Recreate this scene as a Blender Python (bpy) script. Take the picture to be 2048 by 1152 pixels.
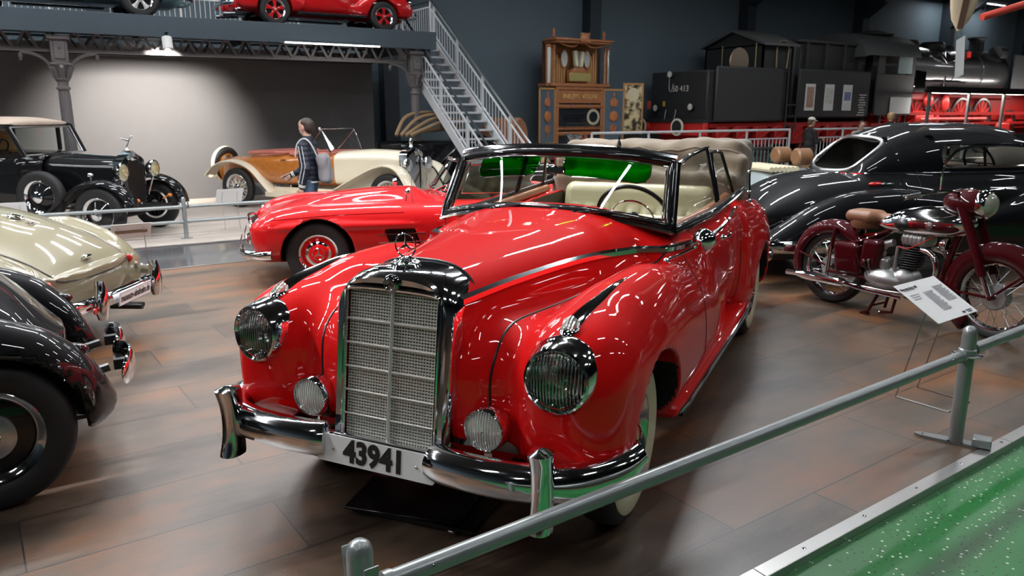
import bpy, math, random
import numpy as np

from mathutils import Vector, Matrix
random.seed(7)
for o in list(bpy.data.objects): bpy.data.objects.remove(o)
SC = bpy.context.scene
COL = SC.collection
# ------------------------------------------------------------------ camera
CAM_F, CAM_P, CAM_H, AZ = 1531.5, .2271, 1.655, math.radians(57.6)
def lvl(v):   # level camera axes (right, forward, up) -> hall axes (X along the wall, Y towards it)
    s, c = math.sin(AZ), math.cos(AZ)
    return Vector((v[0]*s+v[1]*c, -v[0]*c+v[1]*s, v[2]))
_cp, _sp = math.cos(CAM_P), math.sin(CAM_P)
cam_data = bpy.data.cameras.new('camera')
cam_data.sensor_width = 36; cam_data.lens = CAM_F/2048*36; cam_data.clip_end = 200
cam_data.dof.use_dof = True; cam_data.dof.focus_distance = 3.1; cam_data.dof.aperture_fstop = 6.3
cam = bpy.data.objects.new('camera', cam_data); COL.objects.link(cam)
_r, _f, _u = lvl((1,0,0)), lvl((0,_cp,-_sp)), lvl((0,_sp,_cp))
_m = Matrix((_r, _u, -_f)).transposed().to_4x4(); _m.translation = Vector((0,0,CAM_H))
cam.matrix_world = _m
SC.camera = cam
# ------------------------------------------------------------------ view, world
SC.view_settings.view_transform = 'Standard'; SC.view_settings.look = 'None'
SC.view_settings.gamma = 1; SC.view_settings.exposure = 0.0
SC.view_settings.use_curve_mapping = False
W = bpy.data.worlds.new('hall_air'); SC.world = W; W.use_nodes = True
W.node_tree.nodes['Background'].inputs[0].default_value = (.75,.85,1,1)
W.node_tree.nodes['Background'].inputs[1].default_value = .16
# ------------------------------------------------------------------ materials
def nt(name):
    m = bpy.data.materials.new(name); m.use_nodes = True
    return m, m.node_tree.nodes, m.node_tree.links, m.node_tree.nodes['Principled BSDF']
def S(p, **k):
    for a, v in k.items():
        a = {'rough':'Roughness','metal':'Metallic','coat':'Coat Weight','coatr':'Coat Roughness','spec':'Specular IOR Level','trans':'Transmission Weight','ior':'IOR','em':'Emission Color','es':'Emission Strength','sheen':'Sheen Weight'}.get(a, a)
        p.inputs[a].default_value = (*v, 1) if isinstance(v, tuple) and len(v) == 3 else v
MC = {}
def mat(name, col, rough=.5, metal=0, bump=0, bscale=60, vary=0, vscale=6, **k):
    if name in MC: return MC[name]
    m, N, L, p = nt(name)
    S(p, rough=rough, metal=metal, **k)
    p.inputs['Base Color'].default_value = (*col, 1)
    if vary or bump:
        tc = N.new('ShaderNodeTexCoord'); nz = N.new('ShaderNodeTexNoise'); nz.inputs['Scale'].default_value = vscale
        nz.inputs['Detail'].default_value = 4
        L.new(tc.outputs['Object'], nz.inputs['Vector'])
        if vary:
            mx = N.new('ShaderNodeMix'); mx.data_type = 'RGBA'
            mx.inputs[6].default_value = (*[c*(1-vary) for c in col], 1); mx.inputs[7].default_value = (*[min(1, c*(1+vary)) for c in col], 1)
            L.new(nz.outputs['Fac'], mx.inputs[0]); L.new(mx.outputs[2], p.inputs['Base Color'])
        if bump:
            n2 = N.new('ShaderNodeTexNoise'); n2.inputs['Scale'].default_value = bscale; n2.inputs['Detail'].default_value = 3
            L.new(tc.outputs['Object'], n2.inputs['Vector'])
            b = N.new('ShaderNodeBump'); b.inputs['Strength'].default_value = bump; b.inputs['Distance'].default_value = .004
            L.new(n2.outputs['Fac'], b.inputs['Height']); L.new(b.outputs['Normal'], p.inputs['Normal'])
    MC[name] = m; return m
def emis(name, col, s):
    m, N, L, p = nt(name); S(p, em=col, es=s, rough=.5); p.inputs['Base Color'].default_value = (*col, 1); MC[name] = m; return m
def thin_glass(name, tint=(1,1,1), refl=.10, rough=.0):
    m, N, L, p = nt(name); N.remove(p)
    t = N.new('ShaderNodeBsdfTransparent'); t.inputs[0].default_value = (*tint, 1)
    g = N.new('ShaderNodeBsdfGlossy'); g.inputs['Roughness'].default_value = rough
    f = N.new('ShaderNodeLayerWeight'); f.inputs['Blend'].default_value = .5
    pw = N.new('ShaderNodeMath'); pw.operation = 'POWER'; pw.inputs[1].default_value = 4.5; L.new(f.outputs['Facing'], pw.inputs[0])
    mt = N.new('ShaderNodeMath'); mt.operation = 'MULTIPLY_ADD'; mt.inputs[1].default_value = .9; mt.inputs[2].default_value = refl*.22
    mx = N.new('ShaderNodeMixShader')
    L.new(pw.outputs[0], mt.inputs[0]); L.new(mt.outputs[0], mx.inputs[0]); L.new(t.outputs[0], mx.inputs[1]); L.new(g.outputs[0], mx.inputs[2])
    L.new(mx.outputs[0], N['Material Output'].inputs['Surface']); MC[name] = m; return m
RED = mat('red_paint', (.68,.006,.006), .55, coat=.8, coatr=.03, spec=.04)
CRED = mat('bright_red_paint', (.50,.004,.006), .5, coat=.9, coatr=.03, spec=.15)
MAROON = mat('maroon_paint', (.045,.002,.004), .5, coat=.8, coatr=.04, spec=.05)
BLACKP = mat('black_paint', (.003,.0035,.0045), .5, coat=.9, coatr=.03, spec=.1)
CREAMP = mat('cream_paint', (.185,.165,.098), .4, coat=1.0, coatr=.05)
IVORY = mat('ivory_paint', (.80,.72,.55), .35, coat=.8, coatr=.08)
CHROME = mat('chrome', (.78,.80,.82), .07, 1)
STEELM = mat('satin_steel', (.55,.56,.57), .28, 1)
DARKCH = mat('dark_chrome', (.30,.31,.33), .10, 1)
RUBBER = mat('tyre_rubber', (.012,.012,.013), .6)
BLKRUB = mat('black_trim', (.008,.008,.009), .35)
WELL = mat('wheel_well_black', (.006,.006,.006), .8)
WHITEW = mat('white_wall_rubber', (.68,.62,.42), .5)
LEATHER = mat('cream_leather', (.42,.37,.22), .38, bump=.25, bscale=40, vary=.08, vscale=9)
CANVAS = mat('tan_canvas', (.165,.126,.082), .85, bump=.5, bscale=120, vary=.07, vscale=3, sheen=.2)
WOODT = mat('walnut_trim', (.30,.10,.03), .3, vary=.35, vscale=12, coat=.6)
WHITEP = mat('white_board', (.80,.80,.80), .45)
BLKINK = mat('black_lettering', (.01,.01,.01), .5)
GLASS = thin_glass('clear_glass', (.93,.97,.95))
GREENG = thin_glass('green_visor_glass', (.01,.55,.03), .05)
DARKGL = thin_glass('smoked_glass', (.25,.27,.27), .15)
GALV = mat('galvanised_grey_paint', (.36,.40,.40), .38, metal=.35, vary=.05)
def ribbed_glass(name, scale, col=(.75,.76,.74)):
    m, N, L, p = nt(name); S(p, rough=.12, metal=.55, coat=1.0, coatr=.03); p.inputs['Base Color'].default_value = (*col, 1)
    tc = N.new('ShaderNodeTexCoord'); w = N.new('ShaderNodeTexWave'); w.inputs['Scale'].default_value = scale; w.bands_direction = 'X'
    w.inputs['Distortion'].default_value = .6; w.inputs['Detail Scale'].default_value = 1.5
    b = N.new('ShaderNodeBump'); b.inputs['Strength'].default_value = .8; b.inputs['Distance'].default_value = .006
    L.new(tc.outputs['Object'], w.inputs['Vector']); L.new(w.outputs['Fac'], b.inputs['Height']); L.new(b.outputs['Normal'], p.inputs['Normal'])
    MC[name] = m; return m
def fluted(name, tint, sc):
    m = thin_glass(name, tint, .2, .06); N = m.node_tree.nodes; L = m.node_tree.links
    g = [n for n in N if n.type == 'BSDF_GLOSSY'][0]
    tc = N.new('ShaderNodeTexCoord'); w = N.new('ShaderNodeTexWave'); w.inputs['Scale'].default_value = sc; w.bands_direction = 'X'; w.inputs['Distortion'].default_value = .5
    b = N.new('ShaderNodeBump'); b.inputs['Strength'].default_value = .9; b.inputs['Distance'].default_value = .01
    L.new(tc.outputs['Object'], w.inputs['Vector']); L.new(w.outputs['Fac'], b.inputs['Height']); L.new(b.outputs['Normal'], g.inputs['Normal'])
    mx = [n for n in N if n.type == 'MIX_SHADER'][0]; mm = N.new('ShaderNodeMapRange'); mm.inputs[3].default_value = .12; mm.inputs[4].default_value = .62
    L.new(w.outputs['Fac'], mm.inputs[0]); L.new(mm.outputs[0], mx.inputs[0]); return m
FLUTE = fluted('fluted_cover_glass', (.80,.82,.80), 26)
REFL = mat('lamp_reflector', (.62,.64,.63), .16, 1)
LENS = ribbed_glass('fluted_lamp_glass', 22)
LENS2 = ribbed_glass('fluted_fog_lamp_glass', 30, (.85,.85,.78))
# ------------------------------------------------------------------ mesh helpers
class MB:
    def __init__(s): s.v = []; s.f = []; s.n = 0
    def add(s, v, f):
        v = [tuple(map(float, q)) for q in v]; o = s.n
        s.v += v; s.f += [tuple(i+o for i in q) for q in f]; s.n += len(v); return s
    def box(s, c, d, b=0.0, R=None):
        hx, hy, hz = d[0]/2, d[1]/2, d[2]/2; b = min(b, hx*.98, hy*.98, hz*.98)
        if b <= 0:
            v = [(x,y,z) for x in (-hx,hx) for y in (-hy,hy) for z in (-hz,hz)]
            f = [(0,1,3,2),(4,6,7,5),(0,4,5,1),(2,3,7,6),(0,2,6,4),(1,5,7,3)]
        else:
            v = []; idx = {}
            for sx in (-1,1):
                for sy in (-1,1):
                    for sz in (-1,1):
                        for a in range(3):
                            q = [sx*(hx-b), sy*(hy-b), sz*(hz-b)]; q[a] = (sx*hx, sy*hy, sz*hz)[a]
                            idx[(sx,sy,sz,a)] = len(v); v.append(q)
            f = []
            for a in range(3):
                o1, o2 = (a+1)%3, (a+2)%3
                for sg in (-1,1):
                    q = []
                    for s1, s2 in ((-1,-1),(1,-1),(1,1),(-1,1)):
                        k = [0,0,0]; k[a] = sg; k[o1] = s1; k[o2] = s2; q.append(idx[(*k,a)])
                    f.append(tuple(q) if sg > 0 else tuple(q[::-1]))
            for a in range(3):   # edges along axis a
                o1, o2 = (a+1)%3, (a+2)%3
                for s1 in (-1,1):
                    for s2 in (-1,1):
                        def kk(sa, ax):
                            k = [0,0,0]; k[a] = sa; k[o1] = s1; k[o2] = s2; return idx[(*k,ax)]
                        q = (kk(-1,o1), kk(1,o1), kk(1,o2), kk(-1,o2)); f.append(q if s1*s2 < 0 else q[::-1])
            for sx in (-1,1):
                for sy in (-1,1):
                    for sz in (-1,1):
                        q = tuple(idx[(sx,sy,sz,a)] for a in range(3)); f.append(q if sx*sy*sz > 0 else q[::-1])
        c = Vector(c)
        v = [((R @ Vector(q)) if R else Vector(q)) + c for q in v]
        return s.add(v, f)
    def tube(s, pts, r, n=8, closed=False, caps=True, flat=1.0, up=None):
        P = [Vector(p) for p in pts]; N_ = len(P)
        if not hasattr(r, '__len__'): r = [r]*N_
        T = []
        for i in range(N_):
            a = P[(i-1)%N_] if (closed or i > 0) else P[i]; b = P[(i+1)%N_] if (closed or i < N_-1) else P[i]
            t = (b-a); T.append(t.normalized() if t.length > 1e-9 else Vector((0,0,1)))
        u = Vector(up) if up else (Vector((0,0,1)) if abs(T[0].z) < .9 else Vector((1,0,0)))
        rows = []
        for i in range(N_):
            t = T[i]; a = (u - t*u.dot(t))
            if a.length < 1e-5: a = Vector((1,0,0)) - t*t.x
            a.normalize(); b = t.cross(a)
            if not up: u = a
            rows.append([P[i] + a*math.cos(2*math.pi*k/n)*r[i]*flat + b*math.sin(2*math.pi*k/n)*r[i] for k in range(n)])
        return s.rows(rows, closed, True, caps)
    def rows(s, rows, closed=False, ring=True, caps=False):
        n = len(rows[0]); v = [q for r in rows for q in r]; f = []
        m = len(rows)
        for i in range(m if closed else m-1):
            for k in range(n if ring else n-1):
                a, b = i*n+k, i*n+(k+1)%n; c, d = ((i+1)%m)*n+(k+1)%n, ((i+1)%m)*n+k
                f.append((a,b,c,d))
        if caps and not closed:
            f.append(tuple(range(n))[::-1]); f.append(tuple((m-1)*n+k for k in range(n)))
        return s.add(v, f)
    def lathe(s, prof, n=32, c=(0,0,0), axis='z', ang=(0, 2*math.pi), R=None):
        full = abs(ang[1]-ang[0]) > 6.28
        k = n if full else n+1; rows = []
        for i in range(k):
            a = ang[0]+(ang[1]-ang[0])*i/n; ca, sa = math.cos(a), math.sin(a); row = []
            for r, h in prof:
                q = {'z':(r*ca, r*sa, h), 'x':(h, r*ca, r*sa), 'y':(r*sa, h, r*ca)}[axis]
                q = Vector(q); q = (R @ q if R else q) + Vector(c); row.append(q)
            rows.append(row)
        return s.rows(rows, full, False)
    def poly(s, pts, d):     # extrude planar polygon by vector d
        d = Vector(d); P = [Vector(p) for p in pts]; n = len(P)
        v = P + [p+d for p in P]
        f = [tuple(range(n))[::-1], tuple(range(n, 2*n))] + [(i, (i+1)%n, n+(i+1)%n, n+i) for i in range(n)]
        return s.add(v, f)
    def ball(s, c, r, n=12, m=8):
        if not hasattr(r, '__len__'): r = (r,r,r)
        rows = []
        for i in range(m+1):
            t = math.pi*i/m; rows.append([(c[0]+r[0]*math.sin(t)*math.cos(2*math.pi*k/n), c[1]+r[1]*math.sin(t)*math.sin(2*math.pi*k/n), c[2]-r[2]*math.cos(t)) for k in range(n)])
        return s.rows(rows)
    def xf(s, M, i0=0):
        for i in range(i0, s.n): s.v[i] = tuple(M @ Vector(s.v[i]))
        return s
def mesh_obj(name, v, f, m, parent=None, smooth=True, normals=None, sharp=40):
    me = bpy.data.meshes.new(name)
    if isinstance(v, np.ndarray): v = v.tolist(); f = f.tolist()
    me.from_pydata(v, [], f); me.validate(clean_customdata=False)
    me.materials.append(m)
    if smooth:
        me.polygons.foreach_set('use_smooth', [True]*len(me.polygons))
        if normals is not None: me.normals_split_custom_set_from_vertices([tuple(q) for q in normals])
        elif sharp: me.set_sharp_from_angle(angle=math.radians(sharp))
    me.update()
    o = bpy.data.objects.new(name, me); COL.objects.link(o)
    if parent: o.parent = parent
    return o
def part(name, mb, m, parent, label=None, sharp=40):
    o = mesh_obj(name, mb.v, mb.f, m, parent, True, None, sharp)
    if label: o['label'] = label
    return o
def fix_normals(o):
    import bmesh
    b = bmesh.new(); b.from_mesh(o.data); bmesh.ops.recalc_face_normals(b, faces=b.faces); b.to_mesh(o.data); b.free(); return o
def thing(name, label, cat, loc=(0,0,0), rz=0, group=None, kind=None):
    o = bpy.data.objects.new(name, None); COL.objects.link(o); o.empty_display_size = .2
    o.location = loc; o.rotation_euler = (0,0,rz); tag(o, label, cat, group, kind); return o
def tag(o, label=None, cat=None, group=None, kind=None):
    if label: o['label'] = label
    if cat: o['category'] = cat
    if group: o['group'] = group
    if kind: o['kind'] = kind
    return o
def struct(name, mb, m, label=None):
    o = mesh_obj(name, mb.v, mb.f, m); o['kind'] = 'structure'; return o
def copy_tree(o, parent=None):
    c = o.copy(); COL.objects.link(c)
    if parent: c.parent = parent
    for ch in [q for q in bpy.data.objects if q.parent == o]: copy_tree(ch, c)
    return c
def text_part(body, m, parent, loc, ex, ey, size, name='lettering', depth=.002, align='CENTER', xs=1.0, bold=0.0, space=1.0):
    cu = bpy.data.curves.new(name, 'FONT'); cu.body = body; cu.size = size; cu.extrude = depth; cu.align_x = align; cu.align_y = 'CENTER'; cu.offset = bold; cu.resolution_u = 3; cu.space_character = space
    t = bpy.data.objects.new(name, cu); COL.objects.link(t)
    dg = bpy.context.evaluated_depsgraph_get(); me = bpy.data.meshes.new_from_object(t.evaluated_get(dg))
    bpy.data.objects.remove(t)
    o = bpy.data.objects.new(name, me); COL.objects.link(o); me.materials.clear(); me.materials.append(m)
    ex = Vector(ex).normalized(); ey = Vector(ey).normalized(); ez = ex.cross(ey)
    M = Matrix((ex*xs, ey, ez)).transposed().to_4x4(); M.translation = Vector(loc)
    me.transform(M); o.parent = parent; return o
# ------------------------------------------------------------------ implicit bodies
def pchip(xk, yk):
    xk = np.array(xk, float); yk = np.array(yk, float); n = len(xk)
    if n == 1: return lambda x: np.full_like(x, yk[0])
    h = np.diff(xk); d = np.diff(yk)/h; m = np.zeros(n)
    for i in range(1, n-1):
        if d[i-1]*d[i] > 0:
            w1, w2 = 2*h[i]+h[i-1], h[i]+2*h[i-1]; m[i] = (w1+w2)/(w1/d[i-1]+w2/d[i])
    m[0] = d[0]; m[-1] = d[-1]
    def F(x):
        x = np.clip(x, xk[0], xk[-1]); i = np.clip(np.searchsorted(xk, x)-1, 0, n-2); t = (x-xk[i])/h[i]
        return ((1+2*t)*(1-t)**2*yk[i] + t*(1-t)**2*h[i]*m[i] + t*t*(3-2*t)*yk[i+1] + t*t*(t-1)*h[i]*m[i+1])
    return F
def loft(y, xc=0, hw=.5, zb=0, zt=1, zm=None, nu=2.5, nl=None, r0=.1, r1=.1, m=2.2):
    """superellipse section swept along y; every argument may be a list keyed to y"""
    def P(a): return pchip(y, a) if isinstance(a, (list, tuple)) else (lambda q, a=a: np.full_like(q, float(a)))
    y0, y1 = y[0], y[-1]
    XC, HW, ZB, ZT, NU, NL = P(xc), P(hw), P(zb), P(zt), P(nu), P(nl if nl is not None else nu)
    ZM = P(zm) if zm is not None else (lambda q: (ZB(q)+ZT(q))/2)
    def F(x, q, z):
        t = np.maximum(np.clip((y0+r0-q)/max(r0,1e-6), 0, 1), np.clip((q-(y1-r1))/max(r1,1e-6), 0, 1))
        s = np.maximum((1-np.minimum(t,1)**m), 1e-6)**(1/m)
        s = np.maximum(s, .02)
        zm_ = ZM(q); hwq = HW(q)*s; up = np.maximum(ZT(q)-zm_, .01)*s; lo = np.maximum(zm_-ZB(q), .01)*s
        dz = z-zm_; a = np.abs(x-XC(q))/hwq
        top = dz > 0
        nu_, nl_ = NU(q), NL(q)
        b = np.where(top, dz/up, -dz/lo); n_ = np.where(top, nu_, nl_)
        big = (np.minimum(a,60)**n_ + np.minimum(b,60)**n_)**(1/n_)
        d = (big-1)*np.minimum(hwq, np.minimum(up, lo)*1.6)
        return np.maximum(d, np.maximum(y0-q, q-y1))
    return F
def smin(a, b, k):
    h = np.clip(.5+.5*(b-a)/k, 0, 1); return b+(a-b)*h-k*h*(1-h)
def smax(a, b, k): return -smin(-a, -b, k)
def rbox(x, y, z, c, h, r=.05):
    qx, qy, qz = np.abs(x-c[0])-h[0]+r, np.abs(y-c[1])-h[1]+r, np.abs(z-c[2])-h[2]+r
    return np.sqrt(np.maximum(qx,0)**2+np.maximum(qy,0)**2+np.maximum(qz,0)**2)+np.minimum(np.maximum(qx, np.maximum(qy, qz)), 0)-r
def arch(x, y, z, cy, cz, r, xin, n=2.0, stretch=1.0):   # wheel opening: cylinder across x, outside |x|>xin
    d = ((np.abs(y-cy)/stretch)**n+np.abs(z-cz)**n)**(1/n)-r
    return np.maximum(d, xin-np.abs(x))
def iso(F, lo, hi, h, sym=True, it=4):
    """surface nets with projection on F=0; returns verts, quads, normals"""
    if sym: nx = int(math.ceil(hi[0]/h)); xs = (np.arange(nx)+.5)*h
    else: xs = np.arange(lo[0], hi[0]+h, h)
    ys = np.arange(lo[1], hi[1]+h, h); zs = np.arange(lo[2], hi[2]+h, h)
    G = np.empty((len(xs), len(ys), len(zs)), np.float32); Y = ys[None,:,None]; Z = zs[None,None,:]
    for i in range(0, len(xs), 16): G[i:i+16] = F(xs[i:i+16,None,None], Y, Z)
    if sym: G = np.concatenate([G[::-1], G]); xs = np.concatenate([-xs[::-1], xs])
    I = G < 0; s = I.shape
    cnt = np.zeros((s[0]-1, s[1]-1, s[2]-1), np.int8)
    for a in (0,1):
        for b in (0,1):
            for c in (0,1): cnt += I[a:s[0]-1+a, b:s[1]-1+b, c:s[2]-1+c]
    act = (cnt > 0) & (cnt < 8); idx = np.full(act.shape, -1, np.int64); ci = np.argwhere(act); idx[act] = np.arange(len(ci))
    acc = np.zeros((len(ci), 3)); num = np.zeros(len(ci)); i, j, k = ci.T
    offs = [(a,b,c) for a in (0,1) for b in (0,1) for c in (0,1)]
    for o1 in offs:
        for ax in range(3):
            if o1[ax]: continue
            o2 = list(o1); o2[ax] = 1
            g1 = G[i+o1[0], j+o1[1], k+o1[2]]; g2 = G[i+o2[0], j+o2[1], k+o2[2]]
            m_ = (g1 < 0) != (g2 < 0); t = np.where(m_, g1/(g1-g2+1e-20), 0)
            p = np.tile(np.array(o1, float), (len(ci),1)); p[:,ax] += t
            acc[m_] += p[m_]; num += m_
    V = (ci+acc/num[:,None]); V = np.stack([xs[0]+V[:,0]*h, ys[0]+V[:,1]*h, zs[0]+V[:,2]*h], 1)
    Q = []
    for ax in range(3):
        o1, o2 = (ax+1)%3, (ax+2)%3
        sl = [slice(None)]*3; sl2 = [slice(None)]*3; sl[ax] = slice(0,-1); sl2[ax] = slice(1,None)
        e = I[tuple(sl)] != I[tuple(sl2)]; E_ = np.argwhere(e)
        ok = (E_[:,o1] > 0) & (E_[:,o1] < s[o1]-1) & (E_[:,o2] > 0) & (E_[:,o2] < s[o2]-1); E_ = E_[ok]
        def at(d1, d2):
            q = E_.copy(); q[:,o1] += d1; q[:,o2] += d2; return idx[q[:,0], q[:,1], q[:,2]]
        q = np.stack([at(-1,-1), at(0,-1), at(0,0), at(-1,0)], 1)
        inside = I[E_[:,0], E_[:,1], E_[:,2]]; q[~inside] = q[~inside][:, ::-1]
        Q.append(q)
    Q = np.concatenate(Q); Q = Q[(Q >= 0).all(1)]
    ev = lambda P: F(P[:,0], P[:,1], P[:,2])
    def grad(P, e=1.5e-3):
        return np.stack([(ev(P+np.eye(3)[a]*e)-ev(P-np.eye(3)[a]*e))/(2*e) for a in range(3)], 1)
    for _ in range(it):
        g = grad(V); d = ev(V); st = g*(d/np.maximum((g**2).sum(1), .02))[:,None]
        L_ = np.linalg.norm(st, axis=1, keepdims=True); st *= np.minimum(1, h*.35/np.maximum(L_, 1e-9)); V = V-st
    g = grad(V, 4e-3); g /= np.maximum(np.linalg.norm(g, axis=1, keepdims=True), 1e-9)
    return V, Q, g
def split_parts(V, Q, N, region, spec, parent):
    """region: face centroid array -> int; spec[id] = (name, material, label)"""
    C = V[Q].mean(1); r = region(C[:,0], C[:,1], C[:,2], N[Q].mean(1)); out = {}
    jobs = []
    for i, sp in spec.items():
        q = Q[r == i]
        if not len(q): continue
        cx, cy = V[q].mean(1)[:,0], V[q].mean(1)[:,1]
        gr = [q]
        if np.abs(cx).min() > .12: gr = [q[cx > 0], q[cx < 0]]
        for g_ in gr:
            if 'housing' in sp[0] and len(g_) and np.ptp(V[g_].mean(1)[:,1]) > 1.5:
                yy = V[g_].mean(1)[:,1]; mid = (yy.min()+yy.max())/2; jobs += [(i, sp, g_[yy < mid]), (i, sp, g_[yy >= mid])]
            elif len(g_): jobs.append((i, sp, g_))
    for i, sp, q in jobs:
        if not len(q): continue
        u, inv = np.unique(q, return_inverse=True)
        o = mesh_obj(sp[0], V[u], inv.reshape(q.shape), sp[1], parent, True, N[u])
        if len(sp) > 2 and sp[2]: o['label'] = sp[2]
        out[i] = o
    return out
def hit(F, p, d, far=2.0, n=400):   # march from p along d to the surface of F
    p = np.array(p, float); d = np.array(d, float); d /= np.linalg.norm(d); ts = np.linspace(0, far, n)
    P = p+ts[:,None]*d; f = F(P[:,0], P[:,1], P[:,2]); w = np.where(f < 0)[0]
    if not len(w) or w[0] == 0: return p
    i = w[0]; a, b = ts[i-1], ts[i]
    for _ in range(14):
        c = (a+b)/2; q = p+c*d
        if F(q[0:1], q[1:2], q[2:3])[0] < 0: b = c
        else: a = c
    return p+b*d
def onto(F, P, it=6):   # pull points onto F = 0
    P = np.array([tuple(p) for p in P], float)
    for _ in range(it):
        f = F(P[:,0], P[:,1], P[:,2]); g = np.stack([(F(P[:,0]+(a==0)*1e-3, P[:,1]+(a==1)*1e-3, P[:,2]+(a==2)*1e-3)-f)/1e-3 for a in range(3)], 1)
        st = g*(f/np.maximum((g**2).sum(1), .05))[:,None]; L_ = np.linalg.norm(st, axis=1, keepdims=True); P = P-st*np.minimum(1, .03/np.maximum(L_, 1e-9))
    return [Vector(p) for p in P]
def catmull(P, n=8, closed=False):
    P = [Vector(p) for p in P]; out = []; m = len(P)
    for i in range(m if closed else m-1):
        g = (lambda j: P[j % m]) if closed else (lambda j: P[max(0, min(m-1, j))])
        p0, p1, p2, p3 = g(i-1), g(i), g(i+1), g(i+2)
        for k in range(n):
            t = k/n; out.append(.5*((2*p1)+(p2-p0)*t+(2*p0-5*p1+4*p2-p3)*t*t+(3*p1-p0-3*p2+p3)*t**3))
    if not closed: out.append(P[-1])
    return out
def seam(name, F, pts, d, r, m, parent, n=6, sink=0.0, label=None, seg=6, flat=1.0):
    """tube laid on the surface F through pts, thrown along direction d"""
    P = [hit(F, p, dd if (dd := (d(p) if callable(d) else d)) is not None else d) for p in catmull(pts, n)]
    mb = MB().tube([Vector(p) for p in P], r, seg, flat=flat); return part(name, mb, m, parent, label)
def star_mb(R, r, t, axis='x', c=(0,0,0), ring=True, n=32):
    """three-pointed star in a ring, facing the axis"""
    mb = MB(); i0 = 0
    if ring: mb.lathe([(R-r,0),(R,r),(R+r,0),(R,-r),(R-r,0)], n, axis='z')
    for k in range(3):
        a = math.pi/2+k*2*math.pi/3; tip = Vector((math.cos(a)*R, math.sin(a)*R, 0)); w = R*.14
        s1 = Vector((math.cos(a+math.pi/3)*w, math.sin(a+math.pi/3)*w, 0)); s2 = Vector((math.cos(a-math.pi/3)*w, math.sin(a-math.pi/3)*w, 0))
        mb.add([tip, s1, s2, (0,0,t), (0,0,-t)], [(0,1,3),(0,3,2),(0,4,1),(0,2,4)])
    M = {'z': Matrix.Identity(3), 'x': Matrix(((0,0,1),(1,0,0),(0,1,0))), 'y': Matrix(((1,0,0),(0,0,-1),(0,1,0)))}[axis]
    M = M.to_4x4(); M.translation = Vector(c); return mb.xf(M)
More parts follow.
